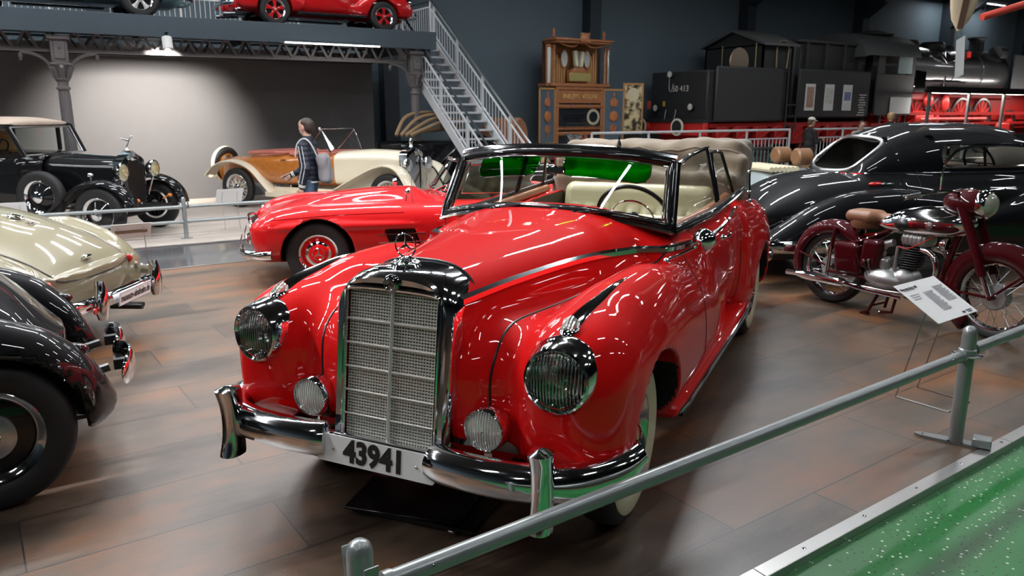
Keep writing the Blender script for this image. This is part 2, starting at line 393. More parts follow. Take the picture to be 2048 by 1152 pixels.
def wheel(parent, loc, R, w, rim, side=1, style='disc', wall=None, capm=None, starr=True, steer=0, name='wheel', discm=None, spokem=None):
    """car wheel, axis x, outer face towards side; sub-parts tyre, white wall, rim, hub cap"""
    t = bpy.data.objects.new(name, None); COL.objects.link(t); t.parent = parent; t.location = loc; t.rotation_euler = (0,0,steer + (0 if side > 0 else math.pi))
    t.empty_display_size = .1; h = w/2
    T = [(rim,-h*.72),(rim+.015,-h*.92),((R+rim)/2,-h),(R-.03,-h*.92),(R-.006,-h*.66),(R,-h*.3),(R,h*.3),(R-.006,h*.66),(R-.03,h*.92),((R+rim)/2,h),(rim+.015,h*.92),(rim,h*.72)]
    part('tyre', MB().lathe(T, 48, axis='x'), RUBBER, t)
    if wall: part('white_wall', MB().lathe([(rim+.005,h*.88),(rim+.02,h*.97),(wall-.01,h*1.03),(wall,h*.98)], 48, axis='x'), WHITEW, t)
    part('rim', MB().lathe([(rim-.03,-h*.7),(rim,-h*.7),(rim-.02,-h*.3),(rim-.025,h*.4),(rim+.002,h*.72),(rim+.010,h*.80),(rim+.004,h*.86),(rim-.012,h*.74),(rim-.03,h*.45)], 48, axis='x'), CHROME, t)
    if style == 'disc':
        part('disc', MB().lathe([(rim-.028,h*.45),(rim*.80,h*.30),(rim*.66,h*.52),(.05,h*.55)], 48, axis='x'), discm or RED, t)
        cr = rim*.62
        part('hub_cap', MB().lathe([(cr+.006,h*.48),(cr+.008,h*.62),(cr-.008,h*.74),(cr-.02,h*.78)], 40, axis='x'), CHROME, t)
        part('hub_cap_dome', MB().lathe([(cr-.018,h*.76),(cr*.7,h*.92),(cr*.3,h*1.0),(.0001,h*1.02)], 40, axis='x'), capm or RED, t)
        if starr: part('star_emblem', star_mb(cr*.5, .004, .006, 'x', (h*1.0,0,0)), CHROME, t)
    elif style == 'spoke':
        mb = MB(); hub = rim*.28
        for k in range(36):
            a = 2*math.pi*k/36; b = a+(.32 if k%2 else -.32); x0 = h*(.75 if k%4 < 2 else -.3)
            mb.tube([(x0, hub*math.cos(a), hub*math.sin(a)), (0, (rim-.02)*math.cos(b), (rim-.02)*math.sin(b))], .0045, 4)
        part('spokes', mb, spokem or IVORY, t)
        part('hub_cap', MB().lathe([(.0001,h*1.3),(hub*.5,h*1.28),(hub*.6,h*1.0),(hub*1.05,h*.8),(hub*1.05,-h*.5)], 24, axis='x'), CHROME, t)
    elif style == 'discblack':
        part('disc', MB().lathe([(rim-.028,h*.45),(rim*.82,h*.25),(rim*.55,h*.38),(.05,h*.4)], 48, axis='x'), discm or BLACKP, t)
        part('hub_cap', MB().lathe([(rim*.52,h*.35),(rim*.5,h*.55),(rim*.38,h*.72),(rim*.15,h*.80),(.0001,h*.81)], 40, axis='x'), STEELM, t)
        if starr: part('star_emblem', star_mb(rim*.2, .003, .004, 'x', (h*.80,0,0)), CHROME, t)
    elif style == 'five':
        mb = MB()
        for k in range(5):
            a = 2*math.pi*k/5+.3; d = .26
            rows = []
            for rr, dd in ((rim*.25,.5),(rim*.6,.24),(rim*.97,.30)):
                rows.append([(h*.5, rr*math.cos(a-dd), rr*math.sin(a-dd)), (h*.62, rr*math.cos(a), rr*math.sin(a)), (h*.5, rr*math.cos(a+dd), rr*math.sin(a+dd))])
            mb.rows(rows, ring=False)
        part('spokes', mb, capm or CRED, t); part('disc', MB().lathe([(rim-.02,-h*.1),(.03,-h*.1)], 32, axis='x'), WELL, t)
        part('hub_cap', MB().lathe([(rim*.28,h*.4),(rim*.27,h*.62),(rim*.2,h*.72),(.0001,h*.74)], 24, axis='x'), capm or CRED, t)
        part('hub_emblem', MB().lathe([(rim*.12,h*.72),(.0001,h*.78)], 16, axis='x'), STEELM, t)
    return t
# ================================================================== setting
EDGE = .053                      # the near platform edge is turned a little against the hall
FLOOR_LOW = -.2                  # far side of the hall
def floor_wood():
    m, N, L, p = nt('plank_floor'); tc = N.new('ShaderNodeTexCoord')
    mp = N.new('ShaderNodeMapping'); mp.inputs['Rotation'].default_value = (0,0,-EDGE); L.new(tc.outputs['Object'], mp.inputs['Vector'])
    br = N.new('ShaderNodeTexBrick'); br.inputs['Scale'].default_value = 1; br.inputs['Brick Width'].default_value = 1.45; br.inputs['Row Height'].default_value = .44
    br.inputs['Mortar Size'].default_value = .0042; br.inputs['Mortar Smooth'].default_value = .3; br.offset = .37; br.inputs['Bias'].default_value = 0
    br.inputs['Color1'].default_value = (.0,.0,.0,1); br.inputs['Color2'].default_value = (1,1,1,1); br.inputs['Mortar'].default_value = (.5,.5,.5,1)
    L.new(mp.outputs[0], br.inputs['Vector'])
    def noise(sc, vec, det=4, rough=.55):
        mm = N.new('ShaderNodeMapping'); mm.inputs['Scale'].default_value = vec; L.new(mp.outputs[0], mm.inputs['Vector'])
        n = N.new('ShaderNodeTexNoise'); n.inputs['Scale'].default_value = sc; n.inputs['Detail'].default_value = det; n.inputs['Roughness'].default_value = rough; L.new(mm.outputs[0], n.inputs['Vector']); return n
    n1 = noise(1.1, (1,2.2,1), 3); n2 = noise(7, (1,7,1), 6, .7); n3 = noise(60, (1,3,1), 3)
    cr = N.new('ShaderNodeValToRGB'); e = cr.color_ramp.elements; e[0].position = .30; e[0].color = (.034,.022,.014,1); e[1].position = .72; e[1].color = (.20,.082,.030,1)
    q = e.new(.50); q.color = (.100,.066,.043,1)
    add = N.new('ShaderNodeMath'); add.operation = 'MULTIPLY_ADD'; add.inputs[1].default_value = .20; L.new(br.outputs['Color'], add.inputs[0])
    sub = N.new('ShaderNodeMath'); sub.operation = 'SUBTRACT'; sub.inputs[1].default_value = .10; L.new(n1.outputs['Fac'], sub.inputs[0]); L.new(sub.outputs[0], add.inputs[2])
    ad2 = N.new('ShaderNodeMath'); ad2.operation = 'MULTIPLY_ADD'; ad2.inputs[1].default_value = .35; L.new(n2.outputs['Fac'], ad2.inputs[0]); L.new(add.outputs[0], ad2.inputs[2])
    s2 = N.new('ShaderNodeMath'); s2.operation = 'SUBTRACT'; s2.inputs[1].default_value = .17; L.new(ad2.outputs[0], s2.inputs[0]); L.new(s2.outputs[0], cr.inputs[0])
    mx = N.new('ShaderNodeMix'); mx.data_type = 'RGBA'; mx.inputs[7].default_value = (.018,.014,.012,1); L.new(cr.outputs[0], mx.inputs[6]); L.new(br.outputs['Fac'], mx.inputs[0])
    L.new(mx.outputs[2], p.inputs['Base Color'])
    rr = N.new('ShaderNodeMapRange'); rr.inputs[3].default_value = .30; rr.inputs[4].default_value = .45; L.new(n2.outputs['Fac'], rr.inputs[0]); L.new(rr.outputs[0], p.inputs['Roughness'])
    b = N.new('ShaderNodeBump'); b.inputs['Strength'].default_value = .25; b.inputs['Distance'].default_value = .003; L.new(n3.outputs['Fac'], b.inputs['Height']); L.new(b.outputs[0], p.inputs['Normal'])
    S(p, spec=1.0); return m
def floor_green():
    m, N, L, p = nt('speckled_green_floor'); tc = N.new('ShaderNodeTexCoord')
    v = N.new('ShaderNodeTexVoronoi'); v.inputs['Scale'].default_value = 46; L.new(tc.outputs['Object'], v.inputs['Vector'])
    v2 = N.new('ShaderNodeTexVoronoi'); v2.inputs['Scale'].default_value = 60; mp = N.new('ShaderNodeMapping'); mp.inputs['Location'].default_value = (3.3,1.7,.5); L.new(tc.outputs['Object'], mp.inputs[0]); L.new(mp.outputs[0], v2.inputs['Vector'])
    def flake(vv, thr, sel):
        a = N.new('ShaderNodeMath'); a.operation = 'LESS_THAN'; a.inputs[1].default_value = thr; L.new(vv.outputs['Distance'], a.inputs[0])
        sp = N.new('ShaderNodeSeparateColor'); L.new(vv.outputs['Color'], sp.inputs[0])
        c = N.new('ShaderNodeMath'); c.operation = 'LESS_THAN'; c.inputs[1].default_value = sel; L.new(sp.outputs[0], c.inputs[0])
        q = N.new('ShaderNodeMath'); q.operation = 'MULTIPLY'; L.new(a.outputs[0], q.inputs[0]); L.new(c.outputs[0], q.inputs[1]); return q
    f1 = flake(v, .26, .28); f2 = flake(v2, .28, .25)
    n = N.new('ShaderNodeTexNoise'); n.inputs['Scale'].default_value = 2.5; L.new(tc.outputs['Object'], n.inputs['Vector'])
    m0 = N.new('ShaderNodeMix'); m0.data_type = 'RGBA'; m0.inputs[6].default_value = (.016,.13,.030,1); m0.inputs[7].default_value = (.032,.20,.055,1); L.new(n.outputs['Fac'], m0.inputs[0])
    m1 = N.new('ShaderNodeMix'); m1.data_type = 'RGBA'; m1.inputs[7].default_value = (.55,.60,.50,1); L.new(m0.outputs[2], m1.inputs[6]); L.new(f1.outputs[0], m1.inputs[0])
    m2 = N.new('ShaderNodeMix'); m2.data_type = 'RGBA'; m2.inputs[7].default_value = (.015,.03,.025,1); L.new(m1.outputs[2], m2.inputs[6]); L.new(f2.outputs[0], m2.inputs[0])
    L.new(m2.outputs[2], p.inputs['Base Color']); S(p, rough=.32, spec=.5); return m
WOODF = floor_wood(); GREENF = floor_green()
STONE = mat('polished_dark_walkway', (.10,.10,.105), .12, vary=.2, vscale=3)
LOWF = mat('pale_beige_floor', (.50,.44,.39), .45, vary=.12, vscale=2.5)
WALLM = mat('slate_blue_wall', (.092,.128,.152), .75, vary=.05, vscale=.6)
PARTM = mat('charcoal_partition', (.115,.112,.115), .8, vary=.04)
BEAMM = mat('dark_steel_column', (.014,.022,.030), .6)
FASCM = mat('blue_grey_fascia', (.055,.078,.098), .6, vary=.04, vscale=1)
CEILM = mat('dark_roof_sheeting', (.030,.034,.038), .8)
IRONM = mat('grey_cast_iron', (.135,.125,.125), .55, vary=.15, vscale=9)
ALU = mat('aluminium_edge', (.55,.55,.54), .3, .9)
STAIRM = mat('stair_silver_paint', (.62,.64,.66), .4, metal=.2)
RZ = Matrix.Rotation(EDGE, 3, 'Z')
def line(x, p0=(2.11,1.60)): return p0[1]+(x-p0[0])*math.tan(EDGE)
# near platform (plank floor), its aluminium edge, green hall floor, walkway, far floor
b = MB(); x0, x1 = -14, 24
yb = lambda x: 8.80+(x-1.2)*math.tan(EDGE)
b.poly([(x0,line(x0),-.03),(x1,line(x1),-.03),(x1,yb(x1),-.03),(x0,yb(x0),-.03)], (0,0,.03)); struct('floor', b, WOODF)
b = MB(); b.poly([(-14,line(-14)-2.6,-.25),(60,line(60)-2.6,-.25),(60,line(60),-.25),(-14,line(-14),-.25)], (0,0,.22)); struct('floor', b, GREENF)
b = MB(); b.poly([(-14,-14,-.25),(60,-14,-.25),(60,line(60)-2.6,-.25),(-14,line(-14)-2.6,-.25)], (0,0,.25)); struct('floor', b, WOODF)
b = MB(); b.poly([(x0,yb(x0)-.1,-.42),(60,yb(60)-.1,-.42),(60,20,-.42),(x0,20,-.42)], (0,0,.218)); struct('floor', b, STONE)
b = MB(); b.poly([(x0,11.55,-.21),(60,11.55,-.21),(60,20,-.21),(x0,20,-.21)], (0,0,.014)); struct('floor', b, LOWF)
b = MB(); b.poly([(x1,line(x1),-.25),(60,line(60),-.25),(60,yb(60),-.25),(x1,yb(x1),-.25)], (0,0,.24)); struct('floor', b, WOODF)
b = MB()
for i in range(-4, 12):
    a, c = i*2.0+.11, i*2.0+2.105; w = .055
    b.poly([(a,line(a)-.004,.0),(c,line(c)-.004,.0),(c,line(c)+w,.0),(a,line(a)+w,.0)], (0,0,.006))
    b.poly([(a,line(a)-.006,-.029),(c,line(c)-.006,-.029),(c,line(c),-.029),(a,line(a),-.029)], (0,0,.034))
struct('trim_near', b, ALU)
b = MB()
for i in range(-20, 60):
    x = .28+i*.42; b.lathe([(.0001,.008),(.007,.0075),(.008,.006)], 10, c=(x, line(x)+.026, 0))
struct('trim_screws', b, DARKCH)
b = MB(); a, c = x0, x1
b.poly([(a,yb(a)-.045,0),(c,yb(c)-.045,0),(c,yb(c)+.004,0),(a,yb(a)+.004,0)], (0,0,.006)); b.poly([(a,yb(a)+.001,-.2),(c,yb(c)+.001,-.2),(c,yb(c)+.006,-.2),(a,yb(a)+.006,-.2)], (0,0,.204)); struct('trim_far', b, ALU)
b = MB(); b.box((2,11.55,-.193),(32,.05,.014)); struct('trim_low', b, ALU)
# walls
b = MB(); b.box((23,20.15,4.4),(74,.3,9.6)); struct('wall_back', b, WALLM)
b = MB(); b.box((-14.15,3,4.4),(.3,34.6,9.6)); struct('wall_left', b, WALLM)
b = MB(); b.box((60.15,3,4.4),(.3,34.6,9.6)); struct('wall_right', b, WALLM)
b = MB(); b.box((23,-14.15,4.4),(74,.3,9.6)); struct('wall_front', b, WALLM)
b = MB(); b.box((23,3,9.3),(74.6,34.6,.2)); struct('ceiling', b, CEILM)
b = MB(); b.box((-3.3,17.8,1.38),(21.2,.2,3.16)); b.box((7.22,18.9,1.38),(.16,2.2,3.16)); struct('wall_partition', b, PARTM)
# steel portal frames on the back wall, with haunches carrying the rafters
for X in (1.8, 8.6, 15.45, 22.45, 29.1, 35.4, 42, 49, 56):
    b = MB(); b.box((X,19.78,4.4),(.34,.44,9.2)); b.box((X-.0,19.55,4.4),(.42,.03,9.2)); struct('trim_column', b, BEAMM)
    b = MB(); b.poly([(X-.15,19.6,5.2),(X-.15,19.6,6.6),(X-.15,11.5,9.1),(X-.15,11.5,8.6),(X-.15,16.5,7.3)], (.3,0,0)); b.box((X,-1,8.75),(.3,26,.5)); struct('trim_rafter', b, BEAMM)
# ------------------------------------------------------------------ ceiling lamps
TUBE = emis('lamp_tube_light', (.97,.98,1.0), 330.0)
HOUS = mat('lamp_housing', (.35,.36,.37), .5)
lamp0 = None; rows_ = []
for X in (-7,-5,-3,-1,1,3,5,7): rows_.append((X, 6.6, 5.6))                      # the bright row over the aisle of cars
strong = len(rows_)
for Y in (-2.0, 1.6, 11.0):
    for X in range(-6, 24, 5): rows_.append((X+(1.6 if Y == 1.6 else 0), Y, 6.4))
rows_ += [(10,6.2,6.4),(14,6.2,6.4),(18,6.2,6.4)]
for Y in (12.6, 14.2, 16.0, 18.2):
    for X in range(-10, 8, 3): rows_.append((X+(1 if Y == 16.0 else 0), Y, 6.4))
rows_ += [(12,13,6.4),(14.5,15.0,6.4),(12.5,16.2,6.4),(17,13,6.4),(20,14,6.4),(24,13,6.4),(29,11,6.4),(34.4,19.1,6.35),(37.9,19.1,6.35),(36,12.2,6.4),(41,12.2,6.4)]  # single lamps; the one close to the organ is added to brighten it
TUBE2 = emis('lamp_tube_dim', (.95,.97,1.0), 62.0)
for i, (X, Y, Z) in enumerate(rows_):
    if lamp0 is None:
        lamp0 = thing('ceiling_lamp', 'long fluorescent lamp hanging in rows under the dark hall roof', 'lamp', (X,Y,Z), 0, 'fluorescent lamps under the roof')
        part('housing', MB().box((0,0,.06),(1.62,.22,.08),.02), HOUS, lamp0)
        part('diffuser', MB().add([(-.76,-.065,.012),(-.76,.065,.012),(.76,.065,.012),(.76,-.065,.012)], [(0,1,2,3)]), TUBE, lamp0); part('reflector_lip', MB().box((0,-.09,.0),(1.6,.012,.07)).box((0,.09,.0),(1.6,.012,.07)), HOUS, lamp0)
        part('suspension_wire', MB().tube([(-.6,0,.1),(-.6,0,3.58)],.006,6).tube([(.6,0,.1),(.6,0,3.58)],.006,6), DARKCH, lamp0)
    else:
        c = copy_tree(lamp0 if i < strong else lamp1 if i > strong else lamp0); c.location = (X,Y,Z)
        if i == strong:
            lamp1 = c; c['label'] = 'dimmer fluorescent lamp in the outer rows under the dark hall roof'; c['group'] = 'dimmer lamps under the roof'
            for ch in [q for q in bpy.data.objects if q.parent == c and q.name.startswith('suspension')]:
                ch.data = ch.data.copy()
                for v_ in ch.data.vertices: v_.co.z = min(v_.co.z, 2.78)
            for ch in [q for q in bpy.data.objects if q.parent == c and q.name.startswith('diffuser')]: ch.data = mesh_obj('diffuser', (q_ := MB().box((0,0,-.005),(1.52,.13,.05))).v, q_.f, TUBE2).data; bpy.data.objects.remove([o_ for o_ in bpy.data.objects if o_.data == ch.data and o_ != ch][0])
# ------------------------------------------------------------------ gallery
gal = thing('gallery_deck', 'raised steel gallery with a blue-grey edge carrying cars along the back wall', 'gallery', (0,15.4,2.95))
part('fascia', MB().box((-3.0,.03,.17),(21.7,.06,.36),.004), FASCM, gal)
part('deck', MB().box((-3.0,1.9,.30),(21.7,3.7,.06)), BEAMM, gal)
part('fascia_side', MB().box((7.83,1.9,.17),(.06,3.7,.36)), FASCM, gal)
b = MB()
for X in range(-12, 8, 2): part('joist', MB().box((X+.4,1.9,.20),(.08,3.6,.14)), BEAMM, gal)

def truss(y, z0, z1, xa, xb, name, m, lab):
    t = thing(name, lab, 'truss', (0,y,0)); L_ = MB(); U_ = MB(); D_ = MB(); R_ = MB()
    L_.box(((xa+xb)/2,0,z0),(xb-xa,.16,.035)); L_.box(((xa+xb)/2,0,z0+.03),(xb-xa,.02,.07)); U_.box(((xa+xb)/2,0,z1),(xb-xa,.16,.035))
    s = .36; n = int((xb-xa)/s)
    for i in range(n):
        a = xa+i*s
        for (p, q) in (((a,0,z0),(a+s/2,0,z1)), ((a+s/2,0,z1),(a+s,0,z0))):
            p, q = Vector(p), Vector(q); d = (q-p).normalized(); R = Matrix((d, Vector((0,1,0)), d.cross(Vector((0,1,0))))).transposed()
            D_.box((p+q)/2+Vector((0,.03 if q.z > p.z else -.03,0)), ((q-p).length,.012,.045), 0, R)
        R_.ball((a,-.012,z0+.04),.012,6,4)
    part('lower_chord', L_, m, t); part('upper_chord', U_, m, t); part('lattice', D_, m, t); part('rivets', R_, m, t); return t
truss(15.72, 2.66, 3.0, -13.9, 7.25, 'lattice_girder', IRONM, 'long riveted lattice girder under the front edge of the gallery')
truss(17.2, 2.72, 3.02, -13.9, 7.1, 'lattice_girder', BEAMM, 'dark lattice girder further back under the gallery deck')
def column(X, Y, lab):
    t = thing('iron_column', lab, 'column', (X,Y,FLOOR_LOW)); z = lambda v: v-FLOOR_LOW
    prof = [(.17,0),(.17,.12),(.13,.16),(.12,.5),(.135,.52),(.10,.56),(.092,z(1.9)),(.082,z(2.02))]
    n = 48; rows = []
    for i in range(n):
        a = 2*math.pi*i/n; fl = 1-.05*(i % 4 == 0)
        rows.append([(r*math.cos(a)*fl, r*math.sin(a)*fl, h) for r, h in prof])
    part('fluted_shaft', MB().rows(rows, True, False), IRONM, t, sharp=20)
    cap = MB().lathe([(.082,z(2.0)),(.11,z(2.02)),(.11,z(2.05)),(.085,z(2.07)),(.085,z(2.14)),(.12,z(2.18)),(.10,z(2.2)),(.10,z(2.26)),(.155,z(2.40)),(.17,z(2.42)),(.17,z(2.46)),(.12,z(2.47))], 24)
    for k in range(8):
        a = 2*math.pi*k/8
        cap.tube([(.1*math.cos(a),.1*math.sin(a),z(2.2)),(.13*math.cos(a),.13*math.sin(a),z(2.3)),(.18*math.cos(a),.18*math.sin(a),z(2.4)),(.20*math.cos(a),.20*math.sin(a),z(2.36))], [.03,.035,.03,.012], 6)
    part('capital', cap, IRONM, t)
    part('head_block', MB().box((0,0,z(2.66)),(.26,.24,.40),.01).box((0,-.13,z(2.66)),(.16,.02,.28),.005).box((0,-.01,z(2.44)),(.32,.30,.03)).box((0,-.01,z(2.87)),(.34,.3,.06)).ball((0,-.145,z(2.70)),.02), IRONM, t)
    for s in (-1,1):
        b = MB(); pts = [(s*(.13+.42*math.sin(a)), 0, z(2.28)+.42*(1-math.cos(a))-.02) for a in [i*math.pi/2/10 for i in range(11)]]
        pts = [(s*(.13+.02), 0, z(2.34))]+[(s*(.15+.42*(1-math.cos(a))), 0, z(2.34)+.28*math.sin(a)) for a in [i*math.pi/2/10 for i in range(1,11)]]
        b.tube(pts, .028, 6); b.ball((s*.57,0,z(2.56)),(.035,.035,.05)); b.ball((s*.57,0,z(2.50)),.02)
        part('bracket', b, IRONM, t)
    return t
column(.78, 15.62, 'grey cast iron column with bracketed capital behind the black limousine')
column(7.42, 15.62, 'dark cast iron column beside the top of the silver staircase')
part('corner_bracket', MB().box((7.66,.10,-.20),(.10,.14,.40)), BEAMM, gal)
# LED strip and spot
t = thing('light_strip', 'thin white light strip under the gallery edge', 'lamp', (5.55,15.38,2.945))
part('tube', MB().box((0,-.02,0),(1.95,.035,.022),.004), emis('strip_light', (1,.97,.9), 14), t)
part('bracket', MB().box((0,0,.012),(2.0,.05,.01)), BEAMM, t)
t = thing('spotlight', 'small white cylinder spotlight hanging from the gallery, aimed at the wall', 'lamp', (2.45,15.22,2.74))
Rs = Matrix.Rotation(math.radians(-18), 3, 'X')
part('can', MB().lathe([(.0001,.20),(.075,.20),(.085,.19),(.085,-.02),(.07,-.02),(.07,.03),(.0001,.04)], 24, R=Rs), mat('white_lamp_can', (.72,.72,.70), .4), t)
part('hanger', MB().tube([(0,.03,.19),(0,.03,.26)],.012,8).box((0,.03,.215),(.05,.05,.02)).box((0,.10,.26),(.05,.19,.02)), DARKCH, t)
sl = bpy.data.lights.new('spot_bulb', 'SPOT'); sl.energy = 2100; sl.spot_size = math.radians(88); sl.spot_blend = .75; sl.color = (1,.93,.85); sl.shadow_soft_size = .06
so = bpy.data.objects.new('spot_bulb', sl); COL.objects.link(so); so.parent = t; so.location = (0,.03,-.05)
_d = Vector((-.12,2.2,-1.25)); so.rotation_euler = _d.to_track_quat('-Z','Y').to_euler()
# ------------------------------------------------------------------ staircase: rises away from the viewer to the gallery
def stair():
    t = thing('staircase', 'silver-painted open steel staircase climbing to the gallery', 'staircase', (7.6,12.37,FLOOR_LOW))
    Z = lambda z: z-FLOOR_LOW
    xl, xr = 0.0, 1.0; k = .74; L_ = 4.78
    for x, nm in ((xl,'stringer'),(xr,'stringer')):
        b = MB(); b.poly([(x-.02,0,-.0),(x-.02,-.0,.10),(x-.02,L_,.10+L_*k),(x-.02,L_,-.14+L_*k),(x-.02,.19,0)], (.04,0,0)); part(nm, b, STAIRM, t)
    n = 20
    for i in range(1, n):
        y = .1+i*L_/n; z = y*k
        part('tread', MB().box(((xl+xr)/2, y, z-.015),(xr-xl-.03,.25,.012)).box(((xl+xr)/2, y-.12, z-.022),(xr-xl-.03,.012,.042)), STAIRM, t)
    for x in (xl, xr):
        for i in range(5):
            y = .12+i*1.12; part('rail_post', MB().box((x, y, y*k+.42),(.045,.045,.84)), STAIRM, t)
        b = MB()
        b.box((x,L_/2,L_/2*k+.68),(.03,L_*math.sqrt(1+k*k),.03),0,Matrix.Rotation(math.atan(k),3,'X')); b.box((x,L_/2,L_/2*k+.20),(.03,L_*math.sqrt(1+k*k),.03),0,Matrix.Rotation(math.atan(k),3,'X'))
        part('rail', b, STAIRM, t)
        part('handrail', MB().tube([(x,-.06,.75),(x,0,.86),(x,L_,.86+L_*k)],.022,8), STEELM if x else BEAMM, t)
        b = MB(); m_ = int(L_/.125)
        for i in range(m_):
            y = .08+i*.125; b.box((x,y,y*k+.44),(.013,.013,.48))
        part('balusters', b, STAIRM, t)
    part('landing', MB().box((.5,5.7,3.42),(1.1,1.75,.05)).box((.5,4.83,3.36),(1.1,.04,.16)), STAIRM, t)
    return t
stair()
def gallery_rail(name, lab, pts, z0, h, m, vert=.13, handr=None, group=None):
    t = thing(name, lab, 'railing', (*pts[0], z0)); P = [Vector((p[0]-pts[0][0], p[1]-pts[0][1], 0)) for p in pts]
    rb = MB(); bb = MB()
    for a, c in zip(P[:-1], P[1:]):
        d = c-a; n = max(1, int(round(d.length/vert)))
        rb.tube([a+Vector((0,0,h-.12)), c+Vector((0,0,h-.12))], .016, 6); rb.tube([a+Vector((0,0,.1)), c+Vector((0,0,.1))], .016, 6)
        for i in range(n+1): q = a+d*i/n; bb.tube([q+Vector((0,0,.1)), q+Vector((0,0,h-.12))], .007, 4)
        k = max(1, int(round(d.length/1.4)))
        for i in range(k+1):
            q = a+d*i/k; part('post', MB().tube([q, q+Vector((0,0,h))], .024, 8), m, t)
    part('rail', rb, m, t); part('balusters', bb, m, t)
    part('handrail', MB().tube([p+Vector((0,0,h)) for p in P], .022, 8), handr or m, t); return t
gallery_rail('gallery_railing', 'short silver railing on the gallery beside the head of the stairs', [(7.3,15.9),(7.3,17.1)], 3.28, .95, STAIRM, .12, BEAMM)
gallery_rail('gallery_railing', 'silver railing closing the head of the staircase against the wall', [(8.62,17.2),(8.62,18.85),(7.6,18.85)], 3.28, .90, STAIRM, .12, BEAMM)
gallery_rail('gallery_railing', 'white railing at the back of the gallery behind the two cars', [(-3,19.6),(4.8,19.6),(6.2,19.6)], 3.27, 1.0, mat('white_rail', (.75,.74,.70), .4), .11)
# ================================================================== red cabriolet in front
def hero():
    t = thing('cabriolet_car', 'large red convertible with tall chrome grille, number plate 43941 and folded tan top', 'car', (1.5565,2.8493,0), math.radians(-57.75))
    hood = loft([-.50,-.2,.3,.7,1.05,1.42], 0, [.262,.325,.435,.545,.645,.665], .40, [1.072,1.092,1.128,1.156,1.176,1.165], [.86,.88,.90,.90,.90,.88], [2.25,2.2,2.2,2.3,2.5,2.8], 8, .03, .2, 4)
    nose = loft([-.55,-.2,.3,.8,1.1], 0, [.56,.60,.64,.68,.70], .33, [.90,.91,.91,.90,.87], [.6]*5, [3.6,3.2,3,3,3], 6, .30, .3, 2.4)
    fend = loft([-.565,-.42,-.2,.1,.4,.8,1.2,1.6,2.1], [.655,.655,.655,.66,.67,.69,.715,.74,.74], [.225,.232,.235,.232,.215,.18,.135,.085,.03], [.30,.30,.30,.30,.30,.29,.28,.28,.3],
                [.93,.935,.955,.985,.985,.925,.83,.70,.45], [.68,.68,.66,.62,.60,.55,.5,.45,.4], [2.2,2.2,2.15,2.1,2.1,2.1,2.1,2.1,2.1], [5,5,4.5,4,3,3,3,3,3], .34, .3, 2.6)
    body = loft([.75,1.0,1.5,2.1,2.8,3.2,3.7,4.22], 0, [.66,.70,.775,.80,.79,.76,.66,.45], .30, [1.04,1.05,1.055,1.075,1.10,1.08,.98,.70], [.75,.75,.75,.76,.76,.72,.66,.5], [5,5,4.5,4.5,4,3,2.4,2.2], 4, .1, .55, 2.2)
    sill = loft([.42,.7,2.3,2.66], .755, [.105,.11,.105,.09], .275, [.34,.36,.37,.36], None, 3, 3, .05, .05, 2)
    rear = loft([2.32,2.6,3.0,3.4,3.8,4.15], [.68,.69,.70,.69,.66,.60], [.15,.175,.185,.175,.15,.12], .30, [.93,1.0,1.03,.97,.82,.6], [.62,.62,.62,.6,.55,.5], 2.3, 4, .22, .3, 2.4)
    a_ = lambda x: np.clip(np.abs(x)/.6,0,1)**2
    def cut(x, y, z):
        c = arch(x, y, z, .015, .345, .385, .47); c2 = arch(x, y, z, 3.05, .33, .38, .50)
        eng = rbox(x, y, z, (0, 0, .2), (.5, 1.9, .26), .05)
        ck = rbox(x, y, z, (0, 1.86, 1.03), (.60, .96, .60), .12); ck = smax(ck, (.93+(z-1.0)*.4+.10*a_(x))-y, .03)
        tb = rbox(np.abs(x), y, z, (0, 3.12, 1.2), (.60,.36,.28), .1)
        hs = np.sqrt((np.abs(x)-.664)**2+(z-.764)**2+((y+.50)*.9)**2)-.112
        return np.minimum(np.minimum(np.minimum(c, hs), c2), np.minimum(ck, np.minimum(tb, eng)))
    def solid(x, y, z):
        a = np.abs(x)
        f = smin(smin(hood(a,y,z), nose(a,y,z), .05), fend(a,y,z), .10)
        g = smin(body(a,y,z), rear(a,y,z), .05); f = smin(f, g, .07)
        return smin(f, sill(a,y,z), .012)
    def F(x, y, z): return smax(solid(x,y,z), -cut(x,y,z), .008)
    V, Q, N = iso(F, (0,-.66,.24), (.93,4.3,1.24), .0145)
    def region(x, y, z, n):
        s = solid(x,y,z); r = np.full(len(x), 0)
        inside = s < -.012
        wd = np.minimum(arch(x,y,z,.015,.345,.385,.47), arch(x,y,z,3.05,.33,.38,.50))
        cav = inside & ((z < .6) & ((np.abs(y) < .45) | (np.abs(y-3.05) < .43)) | (z < .47))
        ax = np.abs(x); sx = .262+(np.clip(y,-.5,1.05)+.5)*.255
        hd = (ax < sx+.02) & (y < 1.08) & (z > .955-.0*y)
        r[hd] = 1
        dr = (y > 1.02) & (y < 2.36) & (z > .38); r[dr & (x > 0)] = 2; r[dr & (x <= 0)] = 3
        r[(y >= 2.36)] = 4; r[(y > 3.3) & (ax < .5) & (z > .6)] = 5
        fd = (y <= 1.02) & ~hd & (ax > .42+np.clip(y+.1,0,1.1)*.26); r[fd & (x > 0)] = 6; r[fd & (x <= 0)] = 7
        r[(ax > .66) & (z < .40) & (y > .40) & (y < 2.7)] = 8
        r[inside & (z >= .47) & (y > 1.1)] = 10
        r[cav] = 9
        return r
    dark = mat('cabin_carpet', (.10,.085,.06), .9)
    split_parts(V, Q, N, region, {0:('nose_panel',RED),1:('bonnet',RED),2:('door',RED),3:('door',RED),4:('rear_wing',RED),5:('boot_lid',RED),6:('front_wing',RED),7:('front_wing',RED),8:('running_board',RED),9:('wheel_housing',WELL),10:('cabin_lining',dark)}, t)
    hF = F
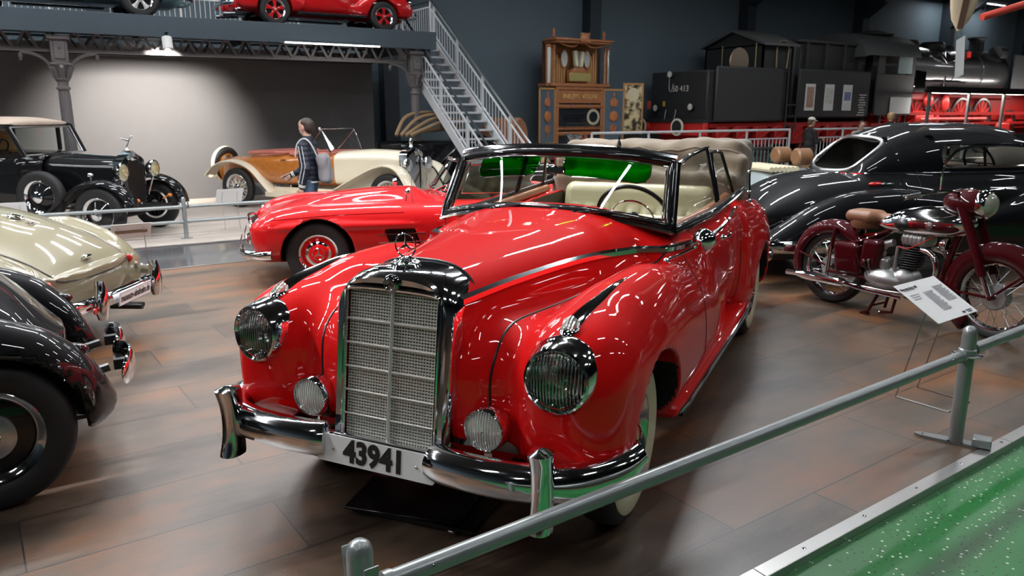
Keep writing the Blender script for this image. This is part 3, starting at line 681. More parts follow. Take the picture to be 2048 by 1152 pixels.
    for s in (1,-1):
        # bonnet side strip carried on along the door
        pts = [(s*.9,-.46,.975),(s*.95,-.1,.995),(s*1.0,.4,1.005),(s*1.0,.9,.985),(s*1.0,1.3,.965)]
        seam('side_strip', hF, pts, lambda p: (-1 if p.x > 0 else 1,0,0), .025, CHROME, t, 8, flat=.8)
        pts = [(s*1.0,1.36,.958),(s*1.0,1.7,.965),(s*1.0,2.1,.99),(s*1.0,2.5,1.02)]
        seam('door_strip', hF, pts, lambda p: (-1 if p.x > 0 else 1,0,0), .012, CHROME, t, 8)
        # wing seam beside the grille and door gaps
        P = []
        for (x, y, z) in ((.39,-.9,.46),(.385,-.9,.52),(.38,-.9,.66),(.385,-.9,.76)): (lambda q: P.append(q) if q[1] > -.88 else None)(hit(hF, (s*x,y,z), (0,1,0)))
        for (x, y, z) in ((.39,-.36,1.4),(.41,-.2,1.4),(.45,0,1.4),(.505,.2,1.4),(.57,.45,1.4),(.63,.7,1.4),(.68,.95,1.4)): P.append(hit(hF, (s*x,y,z), (0,0,-1)))
        part('panel_gap', MB().tube(onto(hF, catmull([Vector(p) for p in P], 6)), .0055, 6), BLKRUB, t)
        seam('door_gap', hF, [(s*1.0,1.02,1.03),(s*1.0,1.02,.8),(s*1.0,1.02,.45)], lambda p: (-1 if p.x > 0 else 1,0,0), .0028, BLKRUB, t, 8)
        seam('door_gap', hF, [(s*1.0,2.36,1.06),(s*1.0,2.36,.8),(s*1.0,2.36,.42)], lambda p: (-1 if p.x > 0 else 1,0,0), .0028, BLKRUB, t, 8)
        # running board trim
        part('running_board_trim', MB().tube([(s*.857,.47,.30),(s*.872,.6,.315),(s*.870,2.3,.345),(s*.85,2.6,.345)], .009, 8), CHROME, t)
        part('running_board_rubber', MB().tube([(s*.862,.50,.288),(s*.876,.6,.298),(s*.874,2.3,.328),(s*.855,2.6,.328)], .012, 8), BLKRUB, t)
        # wing spear with side lamp
        zt = lambda x, y: hit(hF, (x,y,1.3), (0,0,-1))[2]
        rows = []
        for i in range(15):
            q = i/14; y = -.40+q*.60; w = .036*(1-q)**.7+.002; hh = .030*(1-q)**.8+.003; x = s*(.655+.03*q); z = zt(x,y)-.004
            rows.append([(x-w,y,z-.006),(x-w*.55,y,z+hh*.62),(x,y,z+hh),(x+w*.55,y,z+hh*.62),(x+w,y,z-.006)])
        part('wing_spear', MB().rows(rows, ring=False), CHROME, t, 'chrome spear trim on the wing')
        z = zt(s*.655,-.42)
        g = MB()
        for i in range(9):
            u = i/8; w = .024+.010*u; y = -.445+u*.05; h = .018+.030*math.sin(u*1.3)
            g.tube([(s*.655-w,y,z-.03+.02*u),(s*.655-w*.7,y,z-.01+h*.8),(s*.655,y,z-.005+h),(s*.655+w*.7,y,z-.01+h*.8),(s*.655+w,y,z-.03+.02*u)], .005, 6)
        part('side_lamp', g, LENS2, t); part('side_lamp_base', MB().ball((s*.655,-.41,z-.008),(.040,.055,.022)), CHROME, t)
        # headlamps
        hl = thing_part('headlamp', t, (s*.664,-.530,.764), (math.radians(-3),0,math.radians(s*4)))
        part('headlamp_ring', MB().lathe([(.100,-.028),(.108,-.040),(.116,-.036),(.124,-.015),(.131,.012),(.134,.035),(.140,.050),(.139,.075),(.13,.12)], 56, axis='y'), CHROME, hl)
        part('headlamp_glass', MB().lathe([(.0001,-.052),(.03,-.0505),(.06,-.046),(.09,-.036),(.104,-.024)], 48, axis='y'), FLUTE, hl)
        part('reflector', MB().lathe([(.104,-.022),(.098,.02),(.08,.055),(.05,.08),(.0001,.09)], 40, axis='y'), REFL, hl)
        part('bulb', MB().lathe([(.0001,-.005),(.022,.0),(.026,.015),(.018,.06)], 20, axis='y'), DARKCH, hl)
        # fog lamps
        fl = thing_part('fog_lamp', t, (s*.392,-.555,.540))
        part('fog_lamp_body', MB().lathe([(.070,-.010),(.076,-.022),(.083,-.010),(.087,.02),(.080,.05),(.05,.10),(.0001,.12)], 40, axis='y'), CHROME, fl)
        part('fog_lamp_glass', MB().lathe([(.0001,-.030),(.04,-.027),(.072,-.014)], 40, axis='y'), LENS2, fl)
        part('fog_lamp_bracket', MB().box((0,.03,-.095),(.03,.02,.04)), CHROME, fl)
        part('lamp_screw', MB().ball((0,-.030,0),.004), STEELM, fl)
    # radiator shell
    def arcp(hw, zt, zb, rise, n=22):
        P = [(-hw, zb)]
        for i in range(n+1):
            a = math.pi*(1-i/n); c, sn = math.cos(a), math.sin(a)
            P.append((hw*math.copysign(abs(c)**.68, c), zt-rise+rise*abs(sn)**.75))
        P.append((hw, zb)); return P
    def lean(z): return -.60+ (z-.45)*.13     # face leans back towards the top
    rows = []
    for (dy, hw, zt, rise) in ((.20,.262,1.088,.23),(.10,.264,1.090,.23),(.03,.261,1.084,.22),(.0,.252,1.070,.19),(-.012,.238,1.052,.14),(-.008,.215,1.030,.045)):
        rows.append([(x, lean(z)+dy, z) for x, z in arcp(hw, zt, .385 if dy > .02 else .40, rise)])
    part('radiator_shell', MB().rows(rows, ring=False), CHROME, t, 'tall chrome radiator shell')
    fr = arcp(.206,1.012,.425,.02); P = [Vector((x, lean(z)-.008, z)) for x, z in fr]; P.append(P[0])
    part('grille_frame', MB().tube(P, .009, 8), CHROME, t)
    part('panel_gap', MB().tube([(x, lean(z)+.20, z) for x, z in arcp(.264,1.090,.37,.23)], .006, 6), BLKRUB, t)
    mesh_ = MB(); nx, nz = 33, 50
    for i in range(nx):
        x = -.196+.392*i/(nx-1); mesh_.box((x, lean(.72)+.012, .722), (.0052,.006,.592), 0, Matrix.Rotation(-math.atan(.13),3,'X'))
    for j in range(nz):
        z = .432+.572*j/(nz-1); mesh_.box((0, lean(z)+.009, z), (.396,.006,.0052))
    part('grille_mesh', mesh_, mat('grille_wire', (.60,.59,.54), .45, .4), t)
    part('grille_backing', MB().box((0, lean(.72)+.03, .715),(.41,.004,.62),0,Matrix.Rotation(-math.atan(.13),3,'X')), WELL, t)
    BARM = mat('grille_bar_alloy', (.78,.77,.73), .35, .6)
    part('grille_bar', MB().tube([(0,lean(.43)-.004,.43),(0,lean(1.0)-.004,1.0)], .0065, 8), BARM, t, 'upright centre bar')
    for j in range(5):
        z = .505+.092*j+.012; part('grille_bar', MB().tube([(-.20,lean(z)-.002,z),(.20,lean(z)-.002,z)], .0042, 6), BARM, t)
    # badge and mascot
    part('badge', MB().lathe([(.0001,-.006),(.022,-.006),(.030,-.004),(.034,0),(.034,.012)], 32, axis='y', c=(0,-.545,1.036)), DARKCH, t)
    part('badge_star', star_mb(.022,.0022,.004,'y',(0,-.552,1.036)), CHROME, t)
    m = MB().lathe([(.055,-.004),(.060,.006),(.052,.022),(.030,.030),(.022,.040),(.028,.042),(.012,.046),(.006,.048)], 24, c=(0,-.44,1.074))
    for k in range(10):
        a = k*math.pi/5; m.ball((.046*math.cos(a), -.44+.046*math.sin(a), 1.095), .011, 8, 6)
    part('mascot_base', m, CHROME, t)
    part('star_mascot', star_mb(.045,.0034,.005,'y',(0,-.44,1.164)), CHROME, t)
    # bumper
    def bsec(P, name, hh=.070, dd=.062, capr=True):
        P = catmull(P, 8); rows = []; n = len(P)
        for i, p in enumerate(P):
            a = P[max(0,i-1)]; b = P[min(n-1,i+1)]; tx = (b-a).normalized(); nr = Vector((tx.y, -tx.x, 0)).normalized()
            e = min(1, (i/1.5 if i < 2 else 1), ((n-1-i)/1.5 if i > n-3 else 1)); e = .35+.65*e if capr else 1
            rows.append([p+nr*(dd*math.cos(u)*e)+Vector((0,0,hh*math.sin(u)*e)) for u in [2*math.pi*k/18 for k in range(18)]])
        return part(name, MB().rows(rows, caps=True), CHROME, t)
    for s in (1,-1):
        o = bsec([(s*.235,-.655,.425),(s*.30,-.675,.427),(s*.45,-.685,.428),(s*.62,-.665,.428),(s*.76,-.60,.428),(s*.855,-.46,.428),(s*.885,-.32,.428)], 'bumper'); fix_normals(o)
        rows = []   # overrider horn
        for i in range(21):
            q = i/20; e = abs(q-.5)*2; cap = math.sqrt(max(0.02, 1-max(0,(e-.86)/.14)**2)); z = .283+q*.308
            w = (.037+.007*e**2)*cap; fw = -.745-.034*e**2.2*(1 if cap > .5 else .8); bk = -.66
            cy = (fw+bk)/2; dp = (bk-fw)/2*cap
            rows.append([(s*.680+w*math.copysign(abs(math.cos(u))**.75,math.cos(u)), cy+dp*math.copysign(abs(math.sin(u))**.85,math.sin(u)), z) for u in [2*math.pi*k/20 for k in range(20)]])
        fix_normals(part('overrider', MB().rows(rows, caps=True), CHROME, t, 'chrome upright bumper horn'))
        part('bumper_iron', MB().box((s*.5,-.55,.40),(.05,.2,.04)), BLKRUB, t)
    part('bumper_link', MB().tube([(-.26,-.615,.415),(.26,-.615,.415)], .026, 12), CHROME, t)
    # front apron
    part('front_apron', MB().rows([[(x,-.50-.08*math.cos(x*1.5)+.05*k,.47-.04*k) for x in [-.6+.06*i for i in range(21)]] for k in range(3)], ring=False), RED, t)
    # number plate
    pb = MB(); ring = []
    for (cx, cz, a0) in ((.247,.053-.012,0),(-.247,.041,90),(-.247,-.041,180),(.247,-.041,270)):
        for i in range(5): a = math.radians(a0+i*22.5); ring.append((cx+.013*math.cos(a), 0, cz+.013*math.sin(a)))
    pl = thing_part('number_plate', t, (0,-.695,.409), (math.radians(-6),0,0))
    fix_normals(part('plate_board', pb.poly(ring, (0,.004,0)), WHITEP, pl))
    text_part('43941', BLKINK, pl, (0,-.0015,-.001), (1,0,0), (0,0,1), .118, 'lettering', .0012, xs=.92, bold=.0045)
    part('plate_screws', MB().ball((-.185,-.001,.0),.006).ball((.185,-.001,-.0),.006), STEELM, pl)
    # wheels
    for s in (1,-1):
        wheel(t, (s*.715,.0,.352), .352, .165, .205, s, 'disc', .305, RED, steer=.0, name='front_wheel')
        wheel(t, (s*.725,3.05,.352), .352, .165, .205, s, 'disc', .305, RED, name='rear_wheel')
    # windscreen
    def ws(u, v):   # u -1..1 across, v 0..1 up
        bx = .655+(.622-.655)*v; y0 = .985-.145*(1-u*u); y1 = 1.16-.085*(1-u*u)
        z0 = 1.078+.080*(1-abs(u)**2.2); z1 = 1.388+.048*(1-abs(u)**2.4)
        return Vector((u*bx, y0+(y1-y0)*v, z0+(z1-z0)*v))
    rows = [[ws(-.95+1.9*i/24, .04+.90*j/8) for i in range(25)] for j in range(9)]
    part('windscreen_glass', MB().rows(rows, ring=False), GLASS, t)
    loopc = [ws(-.985+1.97*i/24, 0) for i in range(25)]+[ws(.985, j/8) for j in range(1,8)]+[ws(.985-1.97*i/24, 1) for i in range(25)]+[ws(-.985, 1-j/8) for j in range(1,8)]
    part('windscreen_frame', MB().tube(loopc, .024, 10, closed=True), BLACKP, t, 'black windscreen surround')
    inner = [ws(-.945+1.89*i/24, .075)+Vector((0,-.012,.002)) for i in range(25)]+[ws(.945, j/8)+Vector((0,-.014,0)) for j in range(1,8)]+[ws(.945-1.89*i/24, .93)+Vector((0,-.014,0)) for i in range(25)]+[ws(-.945, 1-j/8)+Vector((0,-.014,0)) for j in range(1,8)]
    part('chrome_bead', MB().tube(inner, .005, 6, closed=True), CHROME, t)
    top = [ws(-1.01+2.02*i/24, 1.02)+Vector((0,.012,.022)) for i in range(25)]
    part('header_rail', MB().tube(top, .020, 8), CHROME, t)
    for s in (1,-1): part('pillar_trim', MB().tube([ws(s*1.0, v/6)+Vector((s*.020,-.006,-.03*(v==0))) for v in range(7)], .013, 8), CHROME, t)
    part('windscreen_base_trim', MB().tube([ws(-1.03+2.06*i/24, -.06)+Vector((0,-.018,.0)) for i in range(25)], .011, 6), CHROME, t)
    part('header_catch', MB().lathe([(.014,0),(.010,.02),(.004,.03),(.006,.04),(.0001,.055)], 10, c=(.33,1.12,1.475)), BLKRUB, t)
    # wipers
    for (u0, u1) in ((-.42,.10),(.30,.88)):
        a = ws(u0,-.02)+Vector((0,-.03,.0)); c = ws(u1,.055)+Vector((0,-.03,0)); mid = ws((u0+u1)/2,.07)+Vector((0,-.035,0))
        part('wiper', MB().tube([a, (a+mid)/2+Vector((0,-.012,.008)), mid], .006, 6).tube([ws(u0-.02 if u0 < 0 else u0-.12,.05)+Vector((0,-.026,0)), mid, c], .004, 6).lathe([(.016,-.01),(.014,.012),(.0001,.016)], 12, c=tuple(a)), CHROME, t)
    # visors, mirror
    for (ua, ub) in ((-.80,-.17),(.06,.80)):
        P = [ws(ua,.95),ws(ua,.72),ws(ua+.03,.60),ws(ua+.10,.56)]+[ws(ua+.1+(ub-ua-.2)*i/6,.56) for i in range(1,6)]+[ws(ub-.10,.56),ws(ub-.03,.60),ws(ub,.72),ws(ub,.95)]
        P = [p+Vector((0,.05,0)) for p in P]; n = len(P); m = MB(); m.add(P+[p+Vector((0,.004,0)) for p in P], [tuple(range(n)), tuple(range(n,2*n))[::-1]])
        part('sun_visor', m, GREENG, t, 'transparent green sun visor'); part('sun_visor_rim', MB().tube(P, .0032, 6), CHROME, t)
    part('rear_view_mirror', MB().box((-.03,1.12,1.338),(.115,.022,.046),.010), DARKCH, t)
    part('mirror_stem', MB().tube([(-.03,1.10,1.44),(-.028,1.11,1.40),(-.03,1.12,1.36)], .007, 8).ball((-.03,1.12,1.310),.008), CHROME, t)
    # door mirrors
    b = MB().lathe([(.0001,-.085),(.018,-.080),(.040,-.055),(.056,-.018),(.058,.0),(.053,.008)], 28, axis='y', c=(.83,.985,1.03)); part('door_mirror', b, CHROME, t)
    part('mirror_glass', MB().lathe([(.0001,.006),(.052,.006)], 24, axis='y', c=(.83,.985,1.03)), DARKCH, t)
    part('mirror_arm', MB().tube([(.722,.66,.975),(.76,.78,.985),(.80,.90,1.00),(.828,.96,1.02)], .006, 8).ball((.722,.66,.972),(.016,.024,.014)).ball((.825,.955,1.018),.013), CHROME, t)
    # belt mouldings, side windows
    for s in (1,-1):
        belt = [(s*.655,.99,1.062),(s*.685,1.25,1.066),(s*.715,1.7,1.075),(s*.725,2.15,1.092),(s*.725,2.5,1.108),(s*.715,2.85,1.125)]
        B_ = catmull(belt, 6)
        part('belt_moulding', MB().tube(B_, .020, 10), BLACKP, t); part('belt_chrome', MB().tube([p+Vector((s*.020,0,-.010)) for p in B_], .008, 8), CHROME, t)
        part('door_cap', MB().tube([p+Vector((-s*.065,0,-.02)) for p in B_[4:25]], .030, 10), WOODT, t, 'polished walnut door capping')
        A = [(s*.652,1.02,1.10),(s*.632,1.20,1.385),(s*.60,2.03,1.43),(s*.69,1.99,1.11)]
        A2 = [(s*.632,1.20,1.385),(s*.622,1.5,1.412),(s*.612,1.8,1.425),(s*.605,2.05,1.432),(s*.69,2.02,1.10)]
        P = [Vector(p) for p in A]; part('door_window', MB().add(P, [(0,1,2,3)]), GLASS, t)
        part('window_frame', MB().tube(catmull(A2[:4],4)+[Vector(A2[4])], .012, 8), BLACKP, t); part('window_chrome', MB().tube([p+Vector((s*.010,0,.006)) for p in catmull(A2[:4],4)], .005, 6), CHROME, t)
        Bq = [(s*.692,2.05,1.11),(s*.622,2.10,1.400),(s*.628,2.42,1.385),(s*.70,2.52,1.12)]
        part('quarter_window', MB().add([Vector(p) for p in Bq], [(0,1,2,3)]), GLASS, t)
        part('quarter_window_frame', MB().tube([Vector(Bq[0])]+catmull([Bq[1],(s*.624,2.26,1.400),Bq[2]],3)+[Vector(Bq[3])], .011, 8), BLACKP, t)
        # handles
        part('door_handle', MB().tube([(s*.835,1.48,.965),(s*.855,1.52,.97),(s*.855,1.63,.975),(s*.835,1.66,.975)], .008, 8).ball((s*.828,1.50,.965),(.012,.04,.018)), CHROME, t)
        # hood irons at the rear
        part('landau_iron', MB().tube([(s*.78,2.72,1.02),(s*.775,2.74,1.12),(s*.765,2.76,1.24)], .010, 8).ball((s*.78,2.72,1.04),.020).ball((s*.775,2.74,1.10),.018).ball((s*.765,2.76,1.24),.014), CHROME, t)
        part('tail_lamp', MB().ball((s*.62,4.08,.62),(.05,.05,.07)), MAROON, t)
    # rear bumper
    o = bsec([(-.80,4.10,.42),(-.55,4.33,.42),(0,4.42,.42),(.55,4.33,.42),(.80,4.10,.42)], 'rear_bumper')
    # seats
    def cushion(name, c, h, r, lean_=0, n=9, pleat=.022, lab=None):
        G_ = lambda x, y, z: rbox(x, y-(z-c[2])*lean_, z, c, h, r)-pleat*np.abs(np.cos(x*math.pi*n))*(np.abs(x) < h[0]*.86)*np.clip((c[2]+h[2]*.45-z)*14,0,1)+pleat
        V, Q, N = iso(G_, (0,c[1]-h[1]-.15,c[2]-h[2]-.03), (h[0]+.05,c[1]+h[1]+.15,c[2]+h[2]+.04), .022)
        o = mesh_obj(name, V, Q, LEATHER, t, True, N); return o
    cushion('rear_seat_back', (0,2.62,.85), (.58,.11,.31), .09, .22)
    cushion('rear_seat', (0,2.34,.52), (.57,.25,.10), .08)
    cushion('front_seat_back', (0,1.92,.76), (.575,.09,.27), .085, .16)
    cushion('front_seat', (0,1.60,.52), (.57,.28,.09), .08)
    part('cabin_floor', MB().box((0,2.0,.44),(1.2,1.7,.03)), dark, t)
    part('dashboard', MB().box((0,1.13,.97),(1.16,.10,.20),.03), WOODT, t)
    part('dash_top', MB().rows([[ws(u/12, -.05)+Vector((0,.03+.28*k/3 if k else .02,-.005-.012*k)) for u in range(-12,13)] for k in range(3)], ring=False), BLACKP, t)
    # steering wheel
    sw = thing_part('steering_wheel', t, (.305,1.52,1.045), (math.radians(-62),0,0))
    part('rim', MB().tube([(.215*math.cos(a),.215*math.sin(a),0) for a in [2*math.pi*i/48 for i in range(48)]], .013, 8, closed=True), BLKRUB, sw)
    part('horn_ring', MB().tube([(.125*math.cos(a),.125*math.sin(a),-.01) for a in [2*math.pi*i/36 for i in range(36)]], .005, 6, closed=True), CHROME, sw)
    m = MB().lathe([(.0001,.02),(.03,.018),(.04,0),(.03,-.04)], 20)
    for a in (0, math.pi, math.pi/2): m.tube([(.03*math.cos(a),.03*math.sin(a),-.01),(.21*math.cos(a),.21*math.sin(a),0)], .009, 6)
    m.tube([(0,0,-.02),(0,-.0,-.5)], .02, 8); m.tube([(-.16,.05,-.05),(-.24,.10,-.04)], .009, 6)
    part('column', m, BLKRUB, sw)
    # folded top
    nz = lambda x, y, z: .010*np.sin(x*13+z*9)+.008*np.sin(z*34+y*16+x*5)+.006*np.sin(x*31-y*22)
    def TF(x, y, z):
        z = z-.022*x; c = rbox(x, y-(z-1.25)*.18, z, (0,3.12,1.285), (.70,.28,.150), .09)
        c = smin(c, rbox(x, y, z, (0,3.0,1.12), (.69,.33,.10), .06), .05)
        c = smin(c, rbox(np.abs(x), y-(z-1.2)*.30, z, (.66,2.94,1.17), (.075,.16,.18), .06), .06)
        return c+nz(x,y,z)*.75
    V, Q, N = iso(TF, (-.85,2.55,.95), (.85,3.7,1.55), .021, sym=False)
    o = mesh_obj('folded_top', V, Q, CANVAS, t, True, N); o['label'] = 'folded tan canvas top'
    part('top_piping', MB().tube([hit(TF, (x,2.3,1.40),(0,1,0)) if 0 else Vector(hit(TF, (x,2.86+.02*abs(x),1.7),(0,0,-1))) for x in [-.66+.06*i for i in range(23)]], .009, 6), CANVAS, t)
    return t
def thing_part(name, parent, loc, rot=(0,0,0)):
    o = bpy.data.objects.new(name, None); COL.objects.link(o); o.parent = parent; o.location = loc; o.rotation_euler = rot; o.empty_display_size = .05; return o
hero()
# drip tray under the nose
_t = thing('drip_tray', 'flat black plastic tray with a folded corner on the floor under the red convertible', 'tray', (1.31,2.73,0), math.radians(-57.75+4))
part('tray', MB().box((0,0,.010),(.56,.34,.016),.005).box((0,-.165,.018),(.56,.012,.012)).box((.0,.165,.018),(.56,.012,.012)), BLKRUB, _t)
part('sheet', MB().box((-.06,-.02,.027),(.52,.30,.008),.002,Matrix.Rotation(.1,3,'Z')), mat('black_plastic_sheet',(.01,.01,.011),.22), _t)
part('clip', MB().box((.2,-.19,.022),(.03,.02,.012),.003), STEELM, _t)
# ================================================================== the cars around it
def placed(name, lab, cat, loc, back, sc=1.0):
    """back = hall direction of the car's rearward axis"""
    t = thing(name, lab, cat, loc, math.atan2(-back[0], back[1])); t.scale = (sc,)*3; return t
def winframe(t, pts, gm=None, r=.010, closed=True, fm=None, gname='window_glass', fname='window_trim'):
    P = [Vector(p) for p in pts]; n = len(P)
    if gm: part(gname, MB().add(P, [tuple(range(n))]), gm, t)
    part(fname, MB().tube(P, r, 8, closed=closed), fm or CHROME, t)
def chromebar(t, name, pts, hh, dd, m=None, n=6, closed=False):
    P = catmull(pts, n); rows = []
    for i, p in enumerate(P):
        a, b = P[max(0,i-1)], P[min(len(P)-1,i+1)]; tx = (b-a).normalized(); nr = Vector((tx.y,-tx.x,0)); nr = nr.normalized() if nr.length > 1e-6 else Vector((1,0,0))
        e = .45 if i in (0, len(P)-1) else 1
        rows.append([p+nr*dd*e*math.cos(u)+Vector((0,0,hh*e*math.sin(u))) for u in [2*math.pi*k/14 for k in range(14)]])
    return fix_normals(part(name, MB().rows(rows, caps=True), m or CHROME, t))
# ---- low red roadster behind the big convertible
def sports():
    t = placed('roadster_car', 'low red two-seat roadster with black soft top, side gills and red-centred wheels', 'car', (2.545,7.855,0), (.954,-.299), .93)
    body = loft([-.70,-.45,0,.6,1.2,1.8,2.6,3.2,3.62], 0, [.60,.74,.79,.80,.80,.80,.80,.74,.55], .19, [.60,.72,.80,.83,.86,.86,.86,.78,.6], .48, [3,3.2,3.4,3.6,3.8,3.8,3.4,3,3], 3.5, .18, .3, 2.4)
    hood = loft([-.58,-.2,.3,.9,1.3], 0, [.42,.48,.52,.56,.58], .4, [.66,.80,.90,.935,.92], .6, 2.6, 3, .35, .2, 2.2)
    fe = loft([-.67,-.35,0,.6,1.2,1.7], .64, [.17,.20,.20,.19,.17,.12], .3, [.68,.80,.835,.84,.82,.78], .58, 2.2, 3, .22, .5, 2.4)
    brow = loft([-.50,-.3,0,.4,.9,1.15], .775, [.05,.085,.095,.085,.06,.02], .575, [.625,.665,.68,.665,.645,.63], .615, 2.4, 2, .2, .2, 2)
    re = loft([1.7,2.1,2.45,2.9,3.4], .64, [.12,.19,.20,.19,.12], .3, [.80,.90,.93,.88,.7], .6, 2.2, 3, .3, .3, 2.2)
    brow2 = loft([1.85,2.1,2.4,2.8,3.1], .775, [.04,.085,.095,.085,.04], .575, [.62,.665,.68,.665,.62], .615, 2.4, 2, .2, .2, 2)
    gill = lambda x,y,z: rbox(np.abs(x), y+(z-.5)*.35, z, (.83,.87,.47), (.08,.16,.095), .02)
    def solid(x, y, z):
        a = np.abs(x); f = smin(smin(body(a,y,z), hood(a,y,z), .08), smin(fe(a,y,z), re(a,y,z), .05), .05)
        return smin(f, smin(brow(a,y,z), brow2(a,y,z), .02), .03)
    def cut(x, y, z):
        c = np.minimum(arch(x,y,z,0,.32,.375,.50), arch(x,y,z,2.4,.32,.375,.50)); c = np.minimum(c, rbox(x,y,z,(0,1.87,.95),(.55,.40,.5),.08))
        return np.minimum(c, gill(x,y,z))
    F = lambda x,y,z: smax(solid(x,y,z), -cut(x,y,z), .006)
    V, Q, N = iso(F, (0,-.95,.16), (.95,3.8,1.05), .023)
    def reg(x, y, z, n):
        s = solid(x,y,z) < -.02; r = np.zeros(len(x), int); a = np.abs(x)
        r[(a < .52) & (y < 1.3) & (z > .7)] = 1; r[(y > 1.32) & (y < 2.0) & (a > .5)] = 2
        g = gill(x,y,z) < .01; r[s & (z < .7)] = 3; r[s & g] = 4; r[s & (y > 1.3) & (y < 2.2)] = 3; return r
    split_parts(V, Q, N, reg, {0:('body',CRED),1:('bonnet',CRED),2:('door',CRED),3:('wheel_housing',WELL),4:('side_vent',WELL)}, t)
    side = lambda p: (-1 if p.x > 0 else 1, 0, 0)
    for s in (1,-1):
        for z in (.515,.43): part('gill_bar', MB().tube([(s*.835,.62,z),(s*.84,.8,z),(s*.835,1.12,z)], .008, 6), CHROME, t)
        m = MB()
        for k in range(4): m.box((s*.79,.74+.09*k,.47),(.04,.012,.19),0,Matrix.Rotation(.35,3,'X'))
        part('vent_vanes', m, MAROON, t)
        seam('door_gap', F, [(s,1.32,.80),(s,1.34,.6),(s,1.34,.3)], side, .004, BLKRUB, t)
        seam('side_spear', F, [(s,-.45,.70),(s,.2,.735),(s,.9,.74)], side, .006, CRED, t)
        part('sill_trim', MB().tube([(s*.78,.42,.215),(s*.785,1.2,.215),(s*.78,2.0,.215)], .012, 6), CHROME, t)
        chromebar(t, 'front_bumper', [(s*.30,-.78,.34),(s*.5,-.77,.34),(s*.70,-.71,.34),(s*.80,-.58,.34),(s*.81,-.46,.34)], .048, .030)
        chromebar(t, 'bumper_guard', [(s*.34,-.80,.30),(s*.34,-.80,.40),(s*.34,-.77,.50)], .02, .03)
        part('headlamp', MB().lathe([(.0001,-.03),(.06,-.02),(.08,0),(.09,.03)], 24, axis='y', c=(s*.63,-.60,.62)), CHROME, t)
        wheel(t, (s*.705,0,.328), .328, .155, .196, s, 'disc', None, RED, name='front_wheel'); wheel(t, (s*.705,2.4,.328), .328, .155, .196, s, 'disc', None, RED, name='rear_wheel')
        part('door_mirror', MB().lathe([(.0001,-.05),(.03,-.04),(.045,0),(.045,.01),(.0001,.012)], 20, axis='y', c=(s*.62,.98,.935)).tube([(s*.62,.96,.92),(s*.62,.94,.82)], .008, 6), CHROME, t)
    part('grille_surround', MB().tube(catmull([(-.48,-.66,.42),(-.50,-.67,.52),(-.42,-.67,.62),(0,-.72,.66),(.42,-.67,.62),(.50,-.67,.52),(.48,-.66,.42),(0,-.72,.38)], 5, True), .016, 8, closed=True), CHROME, t)
    part('grille_opening', MB().poly([(-.48,-.67,.40),(.48,-.67,.40),(.46,-.67,.60),(0,-.70,.64),(-.46,-.67,.60)], (0,.02,0)), WELL, t)
    part('bonnet_ridge', MB().tube([hit(F,(x_,y_,1.3),(0,0,-1)) for x_, y_ in [(.28,-.3),(.28,.2),(.30,.8),(.30,1.15)]], .007, 6), CRED, t)
    part('aerial', MB().tube([(.70,1.0,.80),(.70,1.0,1.22)], .004, 6), CHROME, t)
    ws = lambda u, v: Vector((u*(.60-.06*v), 1.46-.14*(1-u*u)+v*.22, .89+v*.33+.02*(1-u*u)))
    part('windscreen_glass', MB().rows([[ws(-1+i/8, j/4) for i in range(17)] for j in range(5)], ring=False), GLASS, t)
    part('windscreen_frame', MB().tube([ws(-1+i/8,0) for i in range(17)]+[ws(1,.5)]+[ws(1-i/8,1) for i in range(17)]+[ws(-1,.5)], .016, 8, closed=True), CHROME, t)
    part('wiper', MB().tube([ws(-.3,0)+Vector((0,-.03,0)), ws(.2,.35)+Vector((0,-.02,0))], .005, 6).tube([ws(.4,0)+Vector((0,-.03,0)), ws(.85,.35)+Vector((0,-.02,0))], .005, 6), CHROME, t)
    TF = lambda x,y,z: smin(rbox(x,y-(z-1.05)*.15,z,(0,2.05,1.04),(.56,.34,.19),.14), rbox(x,y,z,(0,2.1,.9),(.58,.35,.08),.05), .06)
    V, Q, N = iso(TF, (0,1.3,.78), (.7,2.7,1.3), .03); mesh_obj('soft_top', V, Q, mat('black_canvas',(.012,.012,.014),.8), t, True, N)['label'] = 'black canvas soft top'
    for s in (1,-1): winframe(t, [(s*.60,1.56,.90),(s*.56,1.68,1.20),(s*.54,2.0,1.22),(s*.60,2.05,.90)], DARKGL, .010)
    return t
sports()
